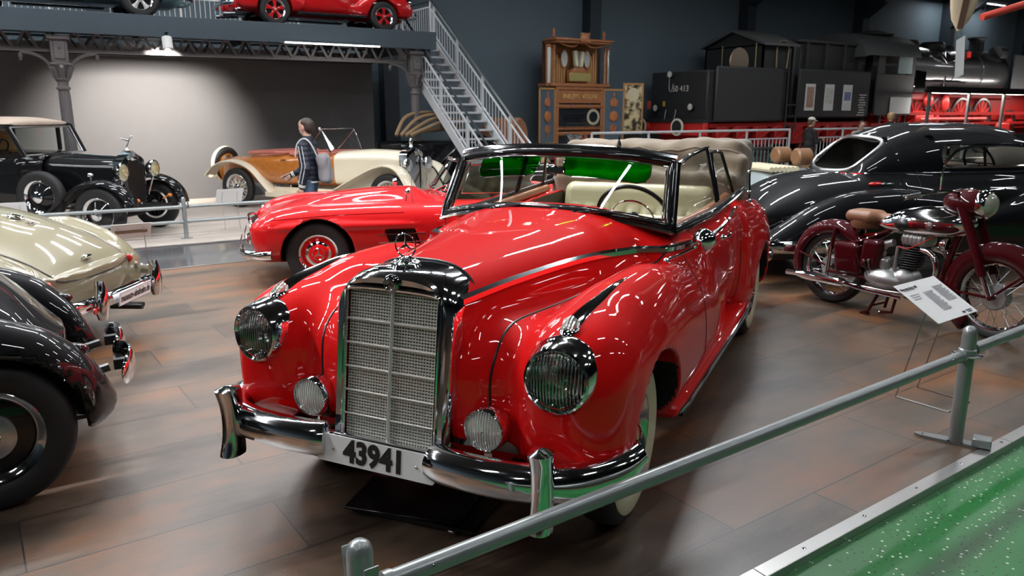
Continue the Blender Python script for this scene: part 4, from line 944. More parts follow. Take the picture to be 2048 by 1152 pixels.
# ---- black saloon cut by the left edge, nearest
def blackleft():
    t = placed('vintage_car', 'black vintage saloon at the left edge, only its tail, rear wheel and curved bumper showing', 'car', (-.25,4.36,0), (1,0))
    body = loft([-3.2,-2.6,-1.8,-1.0,-.55,-.18,.12,.34], 0, [.40,.62,.68,.68,.62,.54,.44,.34], .28, [.8,1.0,1.5,1.5,1.36,1.12,.86,.62], .6, [3,3,3,2.8,2.6,2.4,2.3,2.2], 3.5, .3, .22, 2.3)
    fe = loft([-.62,-.3,-.02,.22,.38,.50], [.68,.66,.64,.62,.58,.52], [.12,.155,.165,.16,.14,.10], .27, [.60,.80,.835,.76,.62,.45], [.45,.5,.5,.45,.4,.36], 2.2, 3, .3, .14, 2.3)
    ff = loft([-3.1,-2.7,-2.3,-1.8,-1.2], .66, [.12,.16,.16,.13,.08], .28, [.6,.82,.84,.6,.38], .45, 2.2, 3, .2, .2, 2)
    sill = loft([-2.2,-.5], .70, .10, .28, .35, None, 3)
    def solid(x,y,z):
        a = np.abs(x); return smin(smin(body(a,y,z), fe(a,y,z), .045), smin(ff(a,y,z), sill(a,y,z), .02), .03)
    cut = lambda x,y,z: np.minimum(arch(x,y,z,0,.32,.365,.50), arch(x,y,z,-2.5,.32,.365,.50))
    F = lambda x,y,z: smax(solid(x,y,z), -cut(x,y,z), .006)
    V, Q, N = iso(F, (0,-3.4,.24), (.9,.72,1.6), .03)
    split_parts(V, Q, N, lambda x,y,z,n: np.where(solid(x,y,z) < -.02, 2, np.where((np.abs(x) > .5) & (z < .86) & (y > -.65), 1, 0)), {0:('body',BLACKP),1:('rear_wing',BLACKP),2:('wheel_housing',WELL)}, t)
    for s in (1,-1):
        for y in (0,-2.5): wheel(t, (s*.655,y,.325), .325, .14, .20, s, 'discblack', name='rear_wheel' if y == 0 else 'front_wheel')
        part('wing_beading', MB().tube([hit(F,(s*x_,y_,z_),(-s,0,0)) for x_,y_,z_ in [(1,-.34,.34),(1,-.28,.52),(1,-.14,.66),(1,0,.705),(1,.15,.67),(1,.28,.54),(1,.34,.40)]], .008, 6), BLACKP, t)
        part('tail_lamp', MB().ball((s*.57,.33,.62),(.038,.075,.035),16,10), BLACKP, t)
        part('lamp_lens', MB().ball((s*.57,.375,.62),(.028,.034,.026),12,8), MAROON, t)
        part('bumper_iron', MB().tube([(s*.24,.30,.38),(s*.24,.50,.42)], .022, 8).box((s*.24,.55,.43),(.04,.06,.05)), BLKRUB, t)
        rows = []
        for i in range(15):
            v = i/14*2-1; e = math.sqrt(max(.03,1-v**6)); y = .60-.06*v*v
            rows.append([(s*(.21+v*.19), y+.020*math.cos(u)*e, .44-.035*(v*s > 0)*abs(v)**2+.070*math.sin(u)*e) for u in [2*math.pi*k/14 for k in range(14)]])
        fix_normals(part('rear_bumper', MB().rows(rows, caps=True), CHROME, t))
    part('exhaust', MB().tube([(.34,-.5,.24),(.34,.45,.24)], .02, 8).box((0,.3,.26),(.9,.3,.02)), BLKRUB, t)
    winframe(t, [(s_*.30, -.42+.0*s_, z_) for s_, z_ in ((-1,1.16),(1,1.16),(.85,1.36),(-.85,1.36))], DARKGL, .012)
    return t
blackleft()
# ---- cream two-tone behind it
def cream():
    t = placed('vintage_car', 'cream vintage coupe seen from behind, white plate museum-sinsheim.de on its chrome bumper', 'car', (.44,5.95,0), (.83,-.56))
    body = loft([-4.2,-3.4,-2.2,-1.5,-.9,-.5,-.2,-.06], 0, [.5,.66,.70,.70,.66,.60,.54,.50], .32, [.85,1.0,1.05,1.06,1.0,.88,.68,.52], .6, [3,3,3,2.7,2.4,2.3,2.3,2.3], 3.5, .3, .16, 2.4)
    roof = loft([-2.6,-2.2,-1.8,-1.45], 0, [.5,.6,.6,.5], .9, [1.35,1.48,1.46,1.2], 1.1, 2.6, 3, .2, .2, 2.2)
    fe = loft([-1.35,-1.0,-.7,-.4,-.12], [.68,.67,.65,.62,.58], [.13,.17,.18,.17,.14], .30, [.62,.82,.86,.78,.60], .5, 2.2, 3, .3, .16, 2.3)
    solid = lambda x,y,z: smin(smin(body(np.abs(x),y,z), roof(np.abs(x),y,z), .1), fe(np.abs(x),y,z), .05)
    cut = lambda x,y,z: arch(x,y,z,-.85,.33,.35,.50)
    F = lambda x,y,z: smax(solid(x,y,z), -cut(x,y,z), .006)
    V, Q, N = iso(F, (0,-4.3,.26), (.92,.05,1.56), .026)
    lid = lambda x,y,z: (np.abs(x) < .50-.10*np.clip(y+.6,0,.6)) & (y < -.10) & (y > -1.25) & (z > .56)
    split_parts(V, Q, N, lambda x,y,z,n: np.where(solid(x,y,z) < -.02, 3, np.where(z > 1.12, 2, np.where(lid(x,y,z), 1, np.where((np.abs(x) > .56) & (z < .9), 4, 0)))), {0:('body',CREAMP),1:('boot_lid',CREAMP),2:('soft_top',mat('black_canvas',(.012,.012,.014),.8)),3:('wheel_housing',WELL),4:('rear_wing',CREAMP)}, t)
    P = [hit(F,(x_,y_,1.6),(0,0,-1)) for x_,y_ in [(-.50,-1.2),(-.50,-.9),(-.49,-.6),(-.47,-.4),(-.45,-.26)]]
    P2 = [hit(F,(x_,.4,z_),(0,-1,0)) for x_,z_ in [(-.44,.62),(-.38,.565),(0,.55),(.38,.565),(.44,.62)]]
    P3 = [hit(F,(x_,y_,1.6),(0,0,-1)) for x_,y_ in [(.45,-.26),(.47,-.4),(.49,-.6),(.50,-.9),(.50,-1.2)]]
    part('boot_seam', MB().tube(catmull(P+P2+P3, 3), .007, 6), BLKRUB, t)
    sf = lambda x, y: hit(F,(x,y,1.6),(0,0,-1))
    q = sf(0,-.62); part('boot_star', star_mb(.05,.005,.008,'z',(0,0,0)).xf(Matrix.Translation(Vector(q)+Vector((0,0,.012)))@Matrix.Rotation(-.35,4,'X')), CHROME, t)
    q = sf(0,-.52); text_part('220', CHROME, t, (0,q[1],q[2]+.006), (-1,0,0), (0,-.93,.36), .05, 'model_number', .003)
    q = hit(F,(0,.4,.66),(0,-1,0)); part('boot_handle', MB().tube([(-.06,q[1]+.015,.665),(-.02,q[1]+.035,.67),(.05,q[1]+.03,.665)], .011, 8).ball((0,q[1]+.01,.665),(.03,.02,.016)), CHROME, t)
    chromebar(t, 'rear_bumper', [(-.78,-.22,.42),(-.62,.02,.42),(-.3,.09,.42),(0,.10,.42),(.3,.09,.42),(.62,.02,.42),(.78,-.22,.42)], .050, .028)
    for s in (1,-1):
        rows = []
        for i in range(13):
            v = i/12; z = .31+v*.26; w = (.030+.022*math.sin(math.pi*min(1,v*1.35)))*(1-v**3*.85); d = .030+.02*math.sin(math.pi*v)
            rows.append([(s*.365+w*math.cos(u), .125+d*math.sin(u), z) for u in [2*math.pi*k/14 for k in range(14)]])
        part('overrider', MB().rows(rows, caps=True), CHROME, t)
        part('reflector', MB().lathe([(.0001,.012),(.02,.01),(.022,0)], 16, axis='y', c=(s*.44,.118,.385)), mat('red_reflector',(.45,.01,.01),.2,coat=1.0), t)
        part('tail_lamp', MB().ball((s*.50,-.13,.56),(.016,.03,.03)), mat('red_reflector',(.45,.01,.01),.2), t)
        wheel(t, (s*.66,-.85,.325), .325, .14, .20, s, 'discblack', name='rear_wheel'); wheel(t, (s*.66,-3.6,.325), .325, .14, .20, s, 'discblack', name='front_wheel')
    pl = thing_part('number_plate', t, (-.03,.145,.400), (math.radians(8),0,math.pi))
    part('plate_board', MB().box((0,0,0),(.44,.006,.098),.002), WHITEP, pl); part('plate_border', MB().tube([(-.217,-.004,-.046),(.217,-.004,-.046),(.217,-.004,.046),(-.217,-.004,.046)], .0015, 4, closed=True), BLKINK, pl)
    text_part('museum-sinsheim.de', BLKINK, pl, (0,-.0035,.0), (1,0,0), (0,0,1), .072, 'lettering', .0008, xs=.66, bold=.0016)
    part('exhaust', MB().tube([(-.15,-.5,.27),(-.15,.12,.27)], .022, 10).tube([(-.21,-.5,.27),(-.21,.10,.27)], .018, 8), BLKRUB, t)
    return t
cream()
# ---- big black streamlined saloon on the right
def saloon():
    t = placed('saloon_car', 'large black streamlined saloon with rounded tail and chrome-edged windows behind the motorcycle', 'car', (6.08,5.50,0), (-.935,.354), 1.0)
    body = loft([-4.6,-4.2,-3.4,-2.4,-1.4,-.8,-.4,-.10,0], 0, [.5,.62,.72,.78,.76,.66,.54,.42,.36], .26, [.8,1.0,1.06,1.08,1.07,1.02,.88,.66,.5], .62, [2.6,2.6,3,3.2,2.8,2.4,2.3,2.3,2.3], 3.5, .3, .12, 2.3)
    roof = loft([-3.6,-3.2,-2.6,-2.05,-1.55,-1.14], 0, [.46,.60,.64,.63,.56,.46], .9, [1.10,1.44,1.535,1.535,1.42,1.10], 1.02, [2.8,3,2.8,2.6,2.4,2.4], 3, .18, .14, 2.0)
    fe = loft([-2.4,-1.9,-1.4,-1.0,-.6,-.25,-.02], [.74,.74,.74,.73,.71,.67,.62], [.06,.12,.16,.175,.17,.15,.12], .26, [.70,.84,.90,.89,.78,.58,.42], [.5,.52,.55,.52,.45,.4,.35], 2.3, 3, .2, .14, 2.3)
    ff = loft([-4.65,-4.2,-3.7,-3.0,-2.2,-1.6], [.66,.70,.73,.75,.76,.76], [.14,.18,.17,.13,.08,.03], .26, [.72,.92,.95,.82,.62,.46], .55, 2.2, 3, .25, .3, 2.2)
    hoodl = loft([-4.6,-4.2,-3.4,-3.0], 0, [.36,.44,.56,.6], .5, [.95,1.05,1.10,1.12], .85, 2.4, 3, .2, .2, 2.2)
    def solid(x,y,z):
        a = np.abs(x); f = smin(smin(body(a,y,z), roof(a,y,z), .07), smin(fe(a,y,z), ff(a,y,z), .04), .035); return smin(f, hoodl(a,y,z), .05)
    win = lambda x,y,z: np.minimum(smax(rbox(x,y,z,(0,-2.78,1.215),(1.2,.76,.105),.09), .3-np.abs(x), .01), 9)
    rw = lambda x,y,z: smax(rbox(x,y,z,(0,-1.3,1.225),(.38,.5,.165),.12), (y*0+-1.80)-y, .01)
    def cut(x,y,z):
        c = np.minimum(arch(x,y,z,-1.0,.10,.20,.55), arch(x,y,z,-3.85,.34,.38,.50)); return np.minimum(np.minimum(c, rw(x,y,z)), np.minimum(win(x,y,z), rbox(x,y,z,(0,-2.62,1.12),(.50,.75,.30),.08)))
    F = lambda x,y,z: smax(solid(x,y,z), -cut(x,y,z), .006)
    V, Q, N = iso(F, (0,-4.75,.22), (.95,.08,1.64), .024)
    tan = mat('brown_dash', (.28,.12,.05), .4)
    def reg(x,y,z,n):
        s = solid(x,y,z) < -.015; r = np.where((z > 1.10) & (y > -3.3) & (y < -.9), 1, 0); a = np.abs(x)
        r = np.where((a < .5) & (y > -.9) & (z > .55), 4, r); r = np.where((a > .5) & (y > -2.9) & (y < -1.75) & (z < 1.08), 5, r); r = np.where((a > .58) & (y > -1.7) & (z < .9), 6, r)
        r = np.where(s, 3, r); return np.where(s & (z < .7), 2, r)
    split_parts(V, Q, N, reg, {0:('body',BLACKP),1:('roof',BLACKP),2:('wheel_housing',WELL),3:('interior',mat('grey_headlining',(.16,.14,.12),.8)),4:('boot_lid',BLACKP),5:('door',BLACKP),6:('rear_wing',BLACKP)}, t)
    # rear window
    P = []
    for i in range(32):
        a = 2*math.pi*i/32; c, s_ = math.cos(a), math.sin(a); x = .385*math.copysign(abs(c)**.55, c); z = 1.225+.17*math.copysign(abs(s_)**.6, s_); P.append(hit(solid, (x,.2,z), (0,-1,0), 3))
    winframe(t, P, DARKGL, .019, fm=STEELM)
    for s in (1,-1):
        G_ = []
        for (y_, z_) in [(-3.50,1.115),(-3.38,1.20),(-3.2,1.28),(-2.8,1.315),(-2.45,1.308),(-2.22,1.28),(-2.10,1.20),(-2.05,1.115),(-2.4,1.108),(-3.0,1.108)]:
            G_.append(Vector(hit(solid,(s*1.1,y_,z_),(-s,0,0)))+Vector((-s*.005,0,0)))
        winframe(t, catmull(G_, 3, True), None, .015)
        part('side_glass', MB().add([g+Vector((-s*.02,0,0)) for g in catmull(G_,3,True)], [tuple(range(30))]), GLASS, t)
        b = Vector(hit(solid,(s*1.1,-2.5,1.31),(-s,0,0))); c = Vector(hit(solid,(s*1.1,-2.5,1.11),(-s,0,0))); part('window_pillar', MB().tube([b,c], .013, 6), CHROME, t)
        sd = lambda p: (-1 if p.x > 0 else 1,0,0)
        seam('belt_strip', solid, [(s*1.1,-4.3,1.02),(s*1.1,-3.4,1.05),(s*1.1,-2.4,1.055),(s*1.1,-1.4,1.05),(s*1.1,-1.05,1.04)], sd, .008, CHROME, t, 8)
        seam('door_gap', solid, [(s*1.1,-1.75,1.08),(s*1.1,-1.75,.7),(s*1.1,-1.75,.35)], sd, .003, WELL, t)
        part('turn_lamp', MB().ball(tuple(hit(solid,(s*1.1,-1.30,.955),(-s,0,0))),(.03,.085,.022),14,8), mat('red_reflector',(.45,.01,.01),.2), t)
        part('turn_lamp_base', MB().ball(tuple(hit(solid,(s*1.1,-1.42,.955),(-s,0,0))),(.022,.08,.016),14,8), CHROME, t)
        for y in (-1.0,-3.85): wheel(t, (s*.68,y,.33), .33, .15, .20, s, 'discblack', name='rear_wheel' if y > -2 else 'front_wheel')
        part('tail_lamp', MB().ball((s*.66,-.10,.50),(.05,.05,.06),14,8), mat('amber_lamp',(.35,.12,.03),.2,coat=1.0), t)
        part('sill_chrome', MB().tube([(s*.80,-3.4,.27),(s*.81,-1.4,.27)], .014, 6), CHROME, t)
    chromebar(t, 'rear_bumper', [(-.88,-.75,.40),(-.86,-.30,.40),(-.70,0.0,.40),(-.3,.13,.40),(0,.15,.40),(.3,.13,.40),(.70,0,.40),(.86,-.30,.40),(.88,-.75,.40)], .062, .030)
    part('boot_handle', MB().tube([(-.05,-.52,.93),(0,-.50,.945),(.06,-.52,.93)], .012, 8).ball((0,-.50,.935),(.05,.03,.012)), CHROME, t)
    part('boot_script', MB().tube([(-.10,-.09,.70),(-.02,-.085,.71),(.03,-.087,.70),(.12,-.09,.71)], .006, 5), CHROME, t)
    sw = thing_part('steering_wheel', t, (-.28,-2.75,1.12), (math.radians(68),0,0))
    part('rim', MB().tube([(.20*math.cos(a),.20*math.sin(a),0) for a in [2*math.pi*i/32 for i in range(32)]], .012, 8, closed=True), BLKRUB, sw)
    part('spokes', MB().tube([(-.2,0,0),(.2,0,0)], .008, 6).tube([(0,0,0),(0,-.2,0)], .008, 6), BLKRUB, sw)
    part('dashboard', MB().box((0,-2.98,1.02),(1.0,.12,.14),.03), tan, t); part('seat_back', MB().box((0,-1.9,.98),(.98,.16,.34),.07), tan, t)
    return t
saloon()
# ================================================================== barriers and signs
PEWTER = mat('barrier_paint', (.30,.325,.325), .32, metal=.5)
def barrier_post(name, lab, loc, rz, h=.62, base=1, clampz=.50, group=None, fins=False, r=.034):
    t = thing(name, lab, 'post', loc, rz, group)
    part('tube', MB().lathe([(r,.012),(r,h-.045),(r*.96,h-.03),(r*.80,h-.012),(r*.45,h-.002),(.0001,h)], 28), PEWTER, t)
    pts = [(-.165+.02*0,.022,0),(-.185,.008,0),(-.185,-.008,0),(-.165,-.022,0),(-.09,-.030,0),(.02,-.032,0),(.10,-.030,0),(.10,.030,0),(.02,.032,0),(-.09,.030,0)]
    part('foot_plate', fix_mb(MB().poly(pts, (0,0,.014))), PEWTER, t)
    part('weight_block', MB().box((.115,0,.032),(.085,.075,.045),.004), PEWTER, t)
    part('foot_screw', MB().ball((-.15,0,.014),.005).ball((-.03,-.03,.016),.007).ball((.03,-.03,.016),.007), DARKCH, t)
    m = MB()
    for a in (0, math.pi):   # pierced rosette halves
        m.lathe([(r+.002,-.004),(.075,-.004),(.078,0),(.075,.004),(r+.002,.004)], 14, c=(0,.022*(1 if a else -1),clampz-.03), ang=(a+.5, a+math.pi-.5))
    part('rosette', m, PEWTER, t)
    part('collar', MB().lathe([(r+.001,clampz-.045),(r+.007,clampz-.04),(r+.007,clampz+.0),(r+.001,clampz+.005)], 24), PEWTER, t)
    if fins:
        for s in (-1,1): part('wing_plate', MB().box((s*.058, 0, clampz+.035),(.006,.040,.085),.002,Matrix.Rotation(s*.18,3,'Y')).box((s*.045,0,clampz-.012),(.03,.03,.012)), PEWTER, t)
    return t
def fix_mb(m): return m
def rail(name, lab, a, b, r=.0265, group=None):
    t = thing(name, lab, 'rail', a, 0, group); d = Vector(b)-Vector(a); u = d.normalized()
    part('tube', MB().tube([u*.06, d-u*.06], r, 20), PEWTER, t)
    part('end_sleeve', MB().tube([u*.06, u*.085], r+.004, 20).tube([u*.035,u*.07], r*.7, 12), PEWTER, t); part('end_sleeve', MB().tube([d-u*.085, d-u*.06], r+.004, 20).tube([d-u*.035,d-u*.07], r*.7, 12), PEWTER, t)
    n = Vector((u.y,-u.x,.5)).normalized(); m = MB()
    for f in (.06, .94): m.ball(tuple(d*f+n*r*1.0),.0045,8,6)
    part('rivet', m, DARKCH, t); return t
PL, PR, PX = (.595,1.645,0), (3.87,1.862,0), (6.9,2.03,0)
ang = math.atan2(PR[1]-PL[1], PR[0]-PL[0])
barrier_post('barrier_post', 'silver barrier post with round cap at the bottom edge, two upright wing plates beside it', PL, ang-math.pi/2, fins=True)
barrier_post('barrier_post', 'silver barrier post standing at the right with foot plate and metal weight block', PR, ang-math.pi/2+.35)
up = lambda p, z: (p[0], p[1], z)
rail('barrier_rail', 'long silver barrier rail running in front of the red convertible', up(PL,.475), up(PR,.475))
rail('barrier_rail', 'silver barrier rail leaving the picture at the right in front of the motorcycle', up(PR,.49), up(PX,.50))
# far fence
FX = [(-2.3,12.22),(.58,12.20),(1.96,12.16),(4.9,12.12),(7.6,12.1)]
for i, (x, y) in enumerate(FX[:4]):
    lab = ['post of the low grey fence hidden behind the cream car','short grey fence post in front of the black limousine','tall grey fence post left of the walking man','grey fence post behind the red roadster'][i]
    if i in (0, 3): continue
    t = thing('fence_post', lab, 'post', (x,y,-.2)); hh = .62 if i > 1 else .50
    part('tube', MB().lathe([(.032,0),(.032,hh-.03),(.02,hh-.004),(.0001,hh)], 18), PEWTER, t); part('foot', MB().box((0,0,.006),(.16,.10,.012),.003), PEWTER, t)
    part('clamp', MB().box((-.06,0,hh-.12),(.012,.05,.09)).box((.06,0,hh-.12),(.012,.05,.09)).box((0,0,hh-.14),(.13,.05,.03)), PEWTER, t)
for z, nm, sp in ((.275,'upper',[(0.1,1.93),(1.99,6.2)]),(.055,'lower',[(.62,1.93),(1.99,6.2)])):
    for k, (a, b) in enumerate(sp):
        t = thing('fence_rail', '%s grey tube rail of the far fence, %s the tall post' % (nm, 'left of' if k == 0 else 'right of'), 'rail', (a,12.17,z))
        part('tube', MB().tube([(0,0,0),(b-a,-.03,0)], .026, 12), PEWTER, t); part('sleeve', MB().tube([(b-a-.05 if k == 0 else 0,-.03 if k == 0 else 0,0),(b-a if k == 0 else .05,-.03 if k == 0 else 0,0)], .032, 12), PEWTER, t)
def info_sign(lab, c, rz, w, d, tilt, legz, base=.30, legs=.24, lean=.0, th=.004, rows=None, brown=False, z0=0):
    """plate tilted on a bent wire stand; local -y is the reading side"""
    t = thing('info_sign', lab, 'sign', (c[0],c[1],z0), rz); R_ = Matrix.Rotation(tilt, 3, 'X'); C_ = Vector((0,0,c[2]-z0))
    b = MB().box(C_, (w,d,th), .001, R_); part('plate', b, WHITEP, t)
    q = [C_+R_@Vector((s*legs/2, -d*.1, -.006)) for s in (-1,1)]
    q2 = [C_+R_@Vector((s*legs/2, d*.3, -.006)) for s in (-1,1)]
    f = [Vector((-legs/2,lean,.004)),Vector((-legs/2,lean-base,.004)),Vector((legs/2,lean-base,.004)),Vector((legs/2,lean,.004))]
    part('wire_stand', MB().tube([q2[0],q[0],f[0],f[1],f[2],f[3],q[1],q2[1]], .0042, 8), STEELM, t)
    return t, C_, R_
t, C_, R_ = info_sign('white info sign on a wire stand beside the red convertible and the motorcycle', (4.36,2.31,.600), .07, .47, .315, math.radians(31), .5, .30, .26, .10)
def onplate(u, v): return C_+R_@Vector((u, v, .0035))
text_part('Mercedes-Benz 300', BLKINK, t, onplate(-.135,.115), (1,0,0), R_@Vector((0,1,0)), .024, 'title', .0004, xs=.95, bold=.0006)
def lines(u, v0, w, n, dv=.0105, h=.0035, ragged=0):
    m = MB()
    for i in range(n):
        k = 1-.25*((i*37) % 5)/5; m.box(onplate(u-w/2+w*k/2, v0-i*dv), (w*k, h, .0006), 0, R_)
    return m
GREYINK = mat('grey_lettering', (.16,.16,.17), .6)
part('text_line', lines(-.145,.103,.12,1), GREYINK, t)
part('text_block', lines(-.15,.062,.10,3,.016), GREYINK, t); part('text_block', lines(.0,.062,.11,15), GREYINK, t); part('text_block', lines(.145,.085,.12,12), GREYINK, t)
part('logo', MB().box(onplate(.10,-.135),(.03,.012,.001),0,R_).box(onplate(.165,-.13),(.07,.006,.001),0,R_).box(onplate(.165,-.142),(.05,.004,.001),0,R_), BLKINK, t)
t, C_, R_ = info_sign('white info sign seen from behind on thin wire legs at the walkway edge', (.86,8.55,.47), math.pi+.05, .37, .20, math.radians(55), .5, .25, .24, .05)
part('back_bracket', MB().box(C_+R_@Vector((0,0,-.008)),(.30,.03,.012),0,R_), mat('brown_tape',(.25,.17,.10),.6), t)
info_sign('small white info sign before the wooden boat-tail car', (2.75,12.75,.34), math.pi+.1, .42, .26, math.radians(58), .5, .2, .24, .05, z0=-.2)
info_sign('white info sign at the left edge above the cream car', (-.2,12.05,.37), math.pi-.1, .40, .26, math.radians(62), .5, .2, .24, .05, z0=-.2)
# ================================================================== motorcycle
def bike():
    t = thing('motorcycle', 'dark red vintage motorcycle with brown saddle, chrome tank and spoked wheels', 'motorcycle', (5.94,4.07,0), .0)
    yf = -1.36
    def mcwheel(y, nm, R=.325):
        w = thing_part(nm, t, (0,y,R)); 
        part('tyre', MB().lathe([(.25,-.035),(.27,-.048),(.30,-.046),(R-.006,-.022),(R,0),(R-.006,.022),(.30,.046),(.27,.048),(.25,.035)], 48, axis='x'), RUBBER, w)
        part('rim', MB().lathe([(.235,-.02),(.245,-.034),(.262,-.038),(.264,-.03),(.25,0),(.264,.03),(.262,.038),(.245,.034),(.235,.02)], 48, axis='x'), CHROME, w)
        part('hub', MB().lathe([(.0001,-.055),(.085,-.052),(.098,-.035),(.098,.02),(.04,.05),(.0001,.055)], 32, axis='x'), mat('cast_alloy',(.42,.42,.42),.38,.8), w)
        m = MB()
        for k in range(36):
            a = 2*math.pi*k/36; b = a+(.55 if k % 2 else -.55)*(.6); m.tube([((-.04 if k % 4 < 2 else .035), .09*math.cos(a), .09*math.sin(a)), (0, .240*math.cos(b), .240*math.sin(b))], .0022, 4)
        part('spokes', m, STEELM, w); return w
    mcwheel(0, 'rear_wheel'); mcwheel(yf, 'front_wheel')
    AL = mat('cast_alloy', (.42,.42,.42), .38, .8)
    def guard(name, cy, cz, R, a0, a1, hw, deep):
        rows = []
        for i in range(29):
            a = math.radians(a0+(a1-a0)*i/28); c, s = math.cos(a), math.sin(a); dp = deep
            prof = [(-hw,R-dp),(-hw,R-dp*.4),(-hw*.86,R-.012),(-hw*.5,R+.006),(0,R+.012),(hw*.5,R+.006),(hw*.86,R-.012),(hw,R-dp*.4),(hw,R-dp)]
            rows.append([(x, cy+r*c, cz+r*s) for x, r in prof])
        o = part(name, MB().rows(rows, ring=False), MAROON, t); sm = o.modifiers.new('s','SOLIDIFY'); sm.thickness = .003; return o
    guard('rear_mudguard', 0, .34, .385, -18, 168, .072, .10)
    guard('front_mudguard', yf, .34, .375, -55, 188, .075, .13)
    part('mudguard_stay', MB().tube([(-.078,.0,.33),(-.080,.30,.42)], .008, 6).tube([(-.078,0,.33),(-.08,-.30,.38)], .008, 6), MAROON, t)
    part('rear_spring', MB().tube([(-.095,-.0,.24),(-.095,-.02,.52)], .021, 12), CHROME, t); part('rear_spring', MB().tube([(.095,0,.24),(.095,-.02,.52)], .021, 12), CHROME, t)
    part('spring_shroud', MB().tube([(-.095,-.015,.42),(-.095,-.05,.68)], .016, 10), MAROON, t)
    # frame
    fr = MB()
    for s in (-1,1):
        fr.tube(catmull([(s*.07,-.02,.50),(s*.09,-.30,.60),(s*.06,-.55,.72),(s*.02,-1.06,.86)], 5), .017, 8)
        fr.tube([(s*.10,0,.30),(s*.10,-.35,.30),(s*.08,-.75,.20),(s*.05,-.92,.30)], .016, 8)
    fr.tube([(0,-1.09,.88),(0,-1.02,.68),(0,-.93,.30)], .026, 10)
    fr.tube([(0,-1.06,.98),(0,-1.10,.78)], .032, 12)
    part('frame', fr, MAROON, t)
    BX = lambda c, h, r: (lambda x, y, z: rbox(x, y, z, c, h, r))
    def blob(name, G_, lo, hi, m, h=.014, lab=None):
        V, Q, N = iso(G_, lo, hi, h, sym=False); o = mesh_obj(name, V, Q, m, t, True, N)
        if lab: o['label'] = lab
        return o
    blob('toolbox', lambda x,y,z: rbox(x,y-(z-.42)*.15,z,(-.085,-.20,.44),(.055,.125,.135),.04), (-.17,-.37,.27), (0,-.02,.61), MAROON)
    blob('toolbox', lambda x,y,z: rbox(x,y+(z-.5)*.1,z,(-.07,-.40,.50),(.06,.09,.13),.045), (-.15,-.53,.34), (0,-.27,.66), MAROON)
    blob('tank', lambda x,y,z: smin(smax(np.sqrt((x/.145)**2+((y+.80)/.36)**2+((z-.80-.10*(-y-.8))/.135)**2)-1, (.72-z)*4, .1), np.sqrt((x/.10)**2+((y+.58)/.22)**2+((z-.76)/.07)**2)-1, .2)*.12, (-.18,-1.2,.62), (.18,-.32,1.0), CHROME, .012, 'chrome fuel tank')
    blob('tank_panel', lambda x,y,z: np.sqrt(((np.abs(x)-.07)/.080)**2+((y+.84)/.24)**2+((z-.795)/.062)**2)*.06-.06, (-.18,-1.12,.70), (.18,-.56,.90), MAROON, .012)
    [blob('knee_pad', lambda x,y,z,s=s: np.sqrt(((x*s-.10)/.055)**2+((y+.66)/.085)**2+((z-.785)/.055)**2)*.05-.05, (-.18,-.78,.70), (.18,-.55,.86), BLKRUB, .010) for s in (1,-1)]
    part('tank_badge', MB().lathe([(.0001,-.008),(.026,-.004),(.03,.004)], 20, axis='x', c=(-.152,-.88,.80)), STEELM, t)
    blob('saddle', lambda x,y,z: smin(rbox(x,y,z,(0,-.26,.800),(.125,.13,.05),.05), np.sqrt((x/.06)**2+((y+.40)/.20)**2+((z-.80)/.04)**2)*.05-.05, .06), (-.17,-.66,.72), (.17,-.08,.88), mat('brown_saddle_leather',(.20,.085,.04),.5,bump=.2), .012, 'brown leather saddle')
    part('saddle_skirt', MB().lathe([(.10,.0),(.118,.03),(.122,.07)], 24, c=(0,-.26,.70)), mat('brown_saddle_leather',(.3,.13,.06),.5), t)
    part('saddle_spring', MB().tube([(.05,-.22,.62),(.05,-.24,.72)], .02, 8).tube([(-.05,-.22,.62),(-.05,-.24,.72)], .02, 8).tube([(0,-.1,.60),(0,-.60,.72)], .012, 6), CHROME, t)
    # engine
    blob('crankcase', lambda x,y,z: np.minimum(np.sqrt(((x+.03)/.135)**2+((y+.53)/.20)**2+((z-.315-.05*(y+.5))/.095)**2)-1, np.sqrt((x/.12)**2+((y+.66)/.12)**2+((z-.33)/.11)**2)-1)*.09, (-.2,-.82,.18), (.2,-.30,.46), AL, .012, 'polished alloy crankcase')
    m = MB()
    for k in range(9): m.box((0,-.68-.006*k,.44+.020*k),(.17,.17-.002*k,.008),.003)
    part('cylinder', m, mat('black_finned_iron',(.02,.02,.022),.5), t)
    blob('cylinder_head', lambda x,y,z: rbox(x,y,z,(-.0,-.73,.665),(.10,.105,.055),.045)-.004*np.sin(y*180), (-.15,-.88,.58), (.15,-.58,.75), AL, .010)
    m = MB().box((-.06,-.50,.44),(.07,.09,.10),.02).tube([(-.05,-.56,.62),(-.05,-.50,.60),(-.05,-.46,.55)], .03, 12).ball((-.05,-.46,.52),.04).tube([(-.09,-.61,.40),(-.09,-.62,.60)], .014, 8)
    part('carburettor', m, AL, t); part('wiring', MB().tube(catmull([(-.09,-.62,.60),(-.12,-.72,.60),(-.11,-.82,.66),(-.06,-.90,.72)], 5), .005, 5), mat('red_cable',(.4,.02,.02),.5), t)
    for s in (-1,1):
        part('exhaust_pipe', MB().tube(catmull([(s*.07,-.80,.60),(s*.09,-.90,.57),(s*.10,-.95,.45),(s*.10,-.90,.32),(s*.11,-.75,.235),(s*.12,-.50,.22),(s*.13,-.2,.22)], 6), .021, 12), CHROME, t)
        part('silencer', MB().lathe([(.022,-.02),(.034,.0),(.040,.05),(.040,.30),(.036,.40),(.024,.46),(.021,.50),(.025,.58),(.018,.585)], 24, axis='y', c=(s*.13,-.20,.225), R=Matrix.Rotation(-.0,3,'X')), CHROME, t)
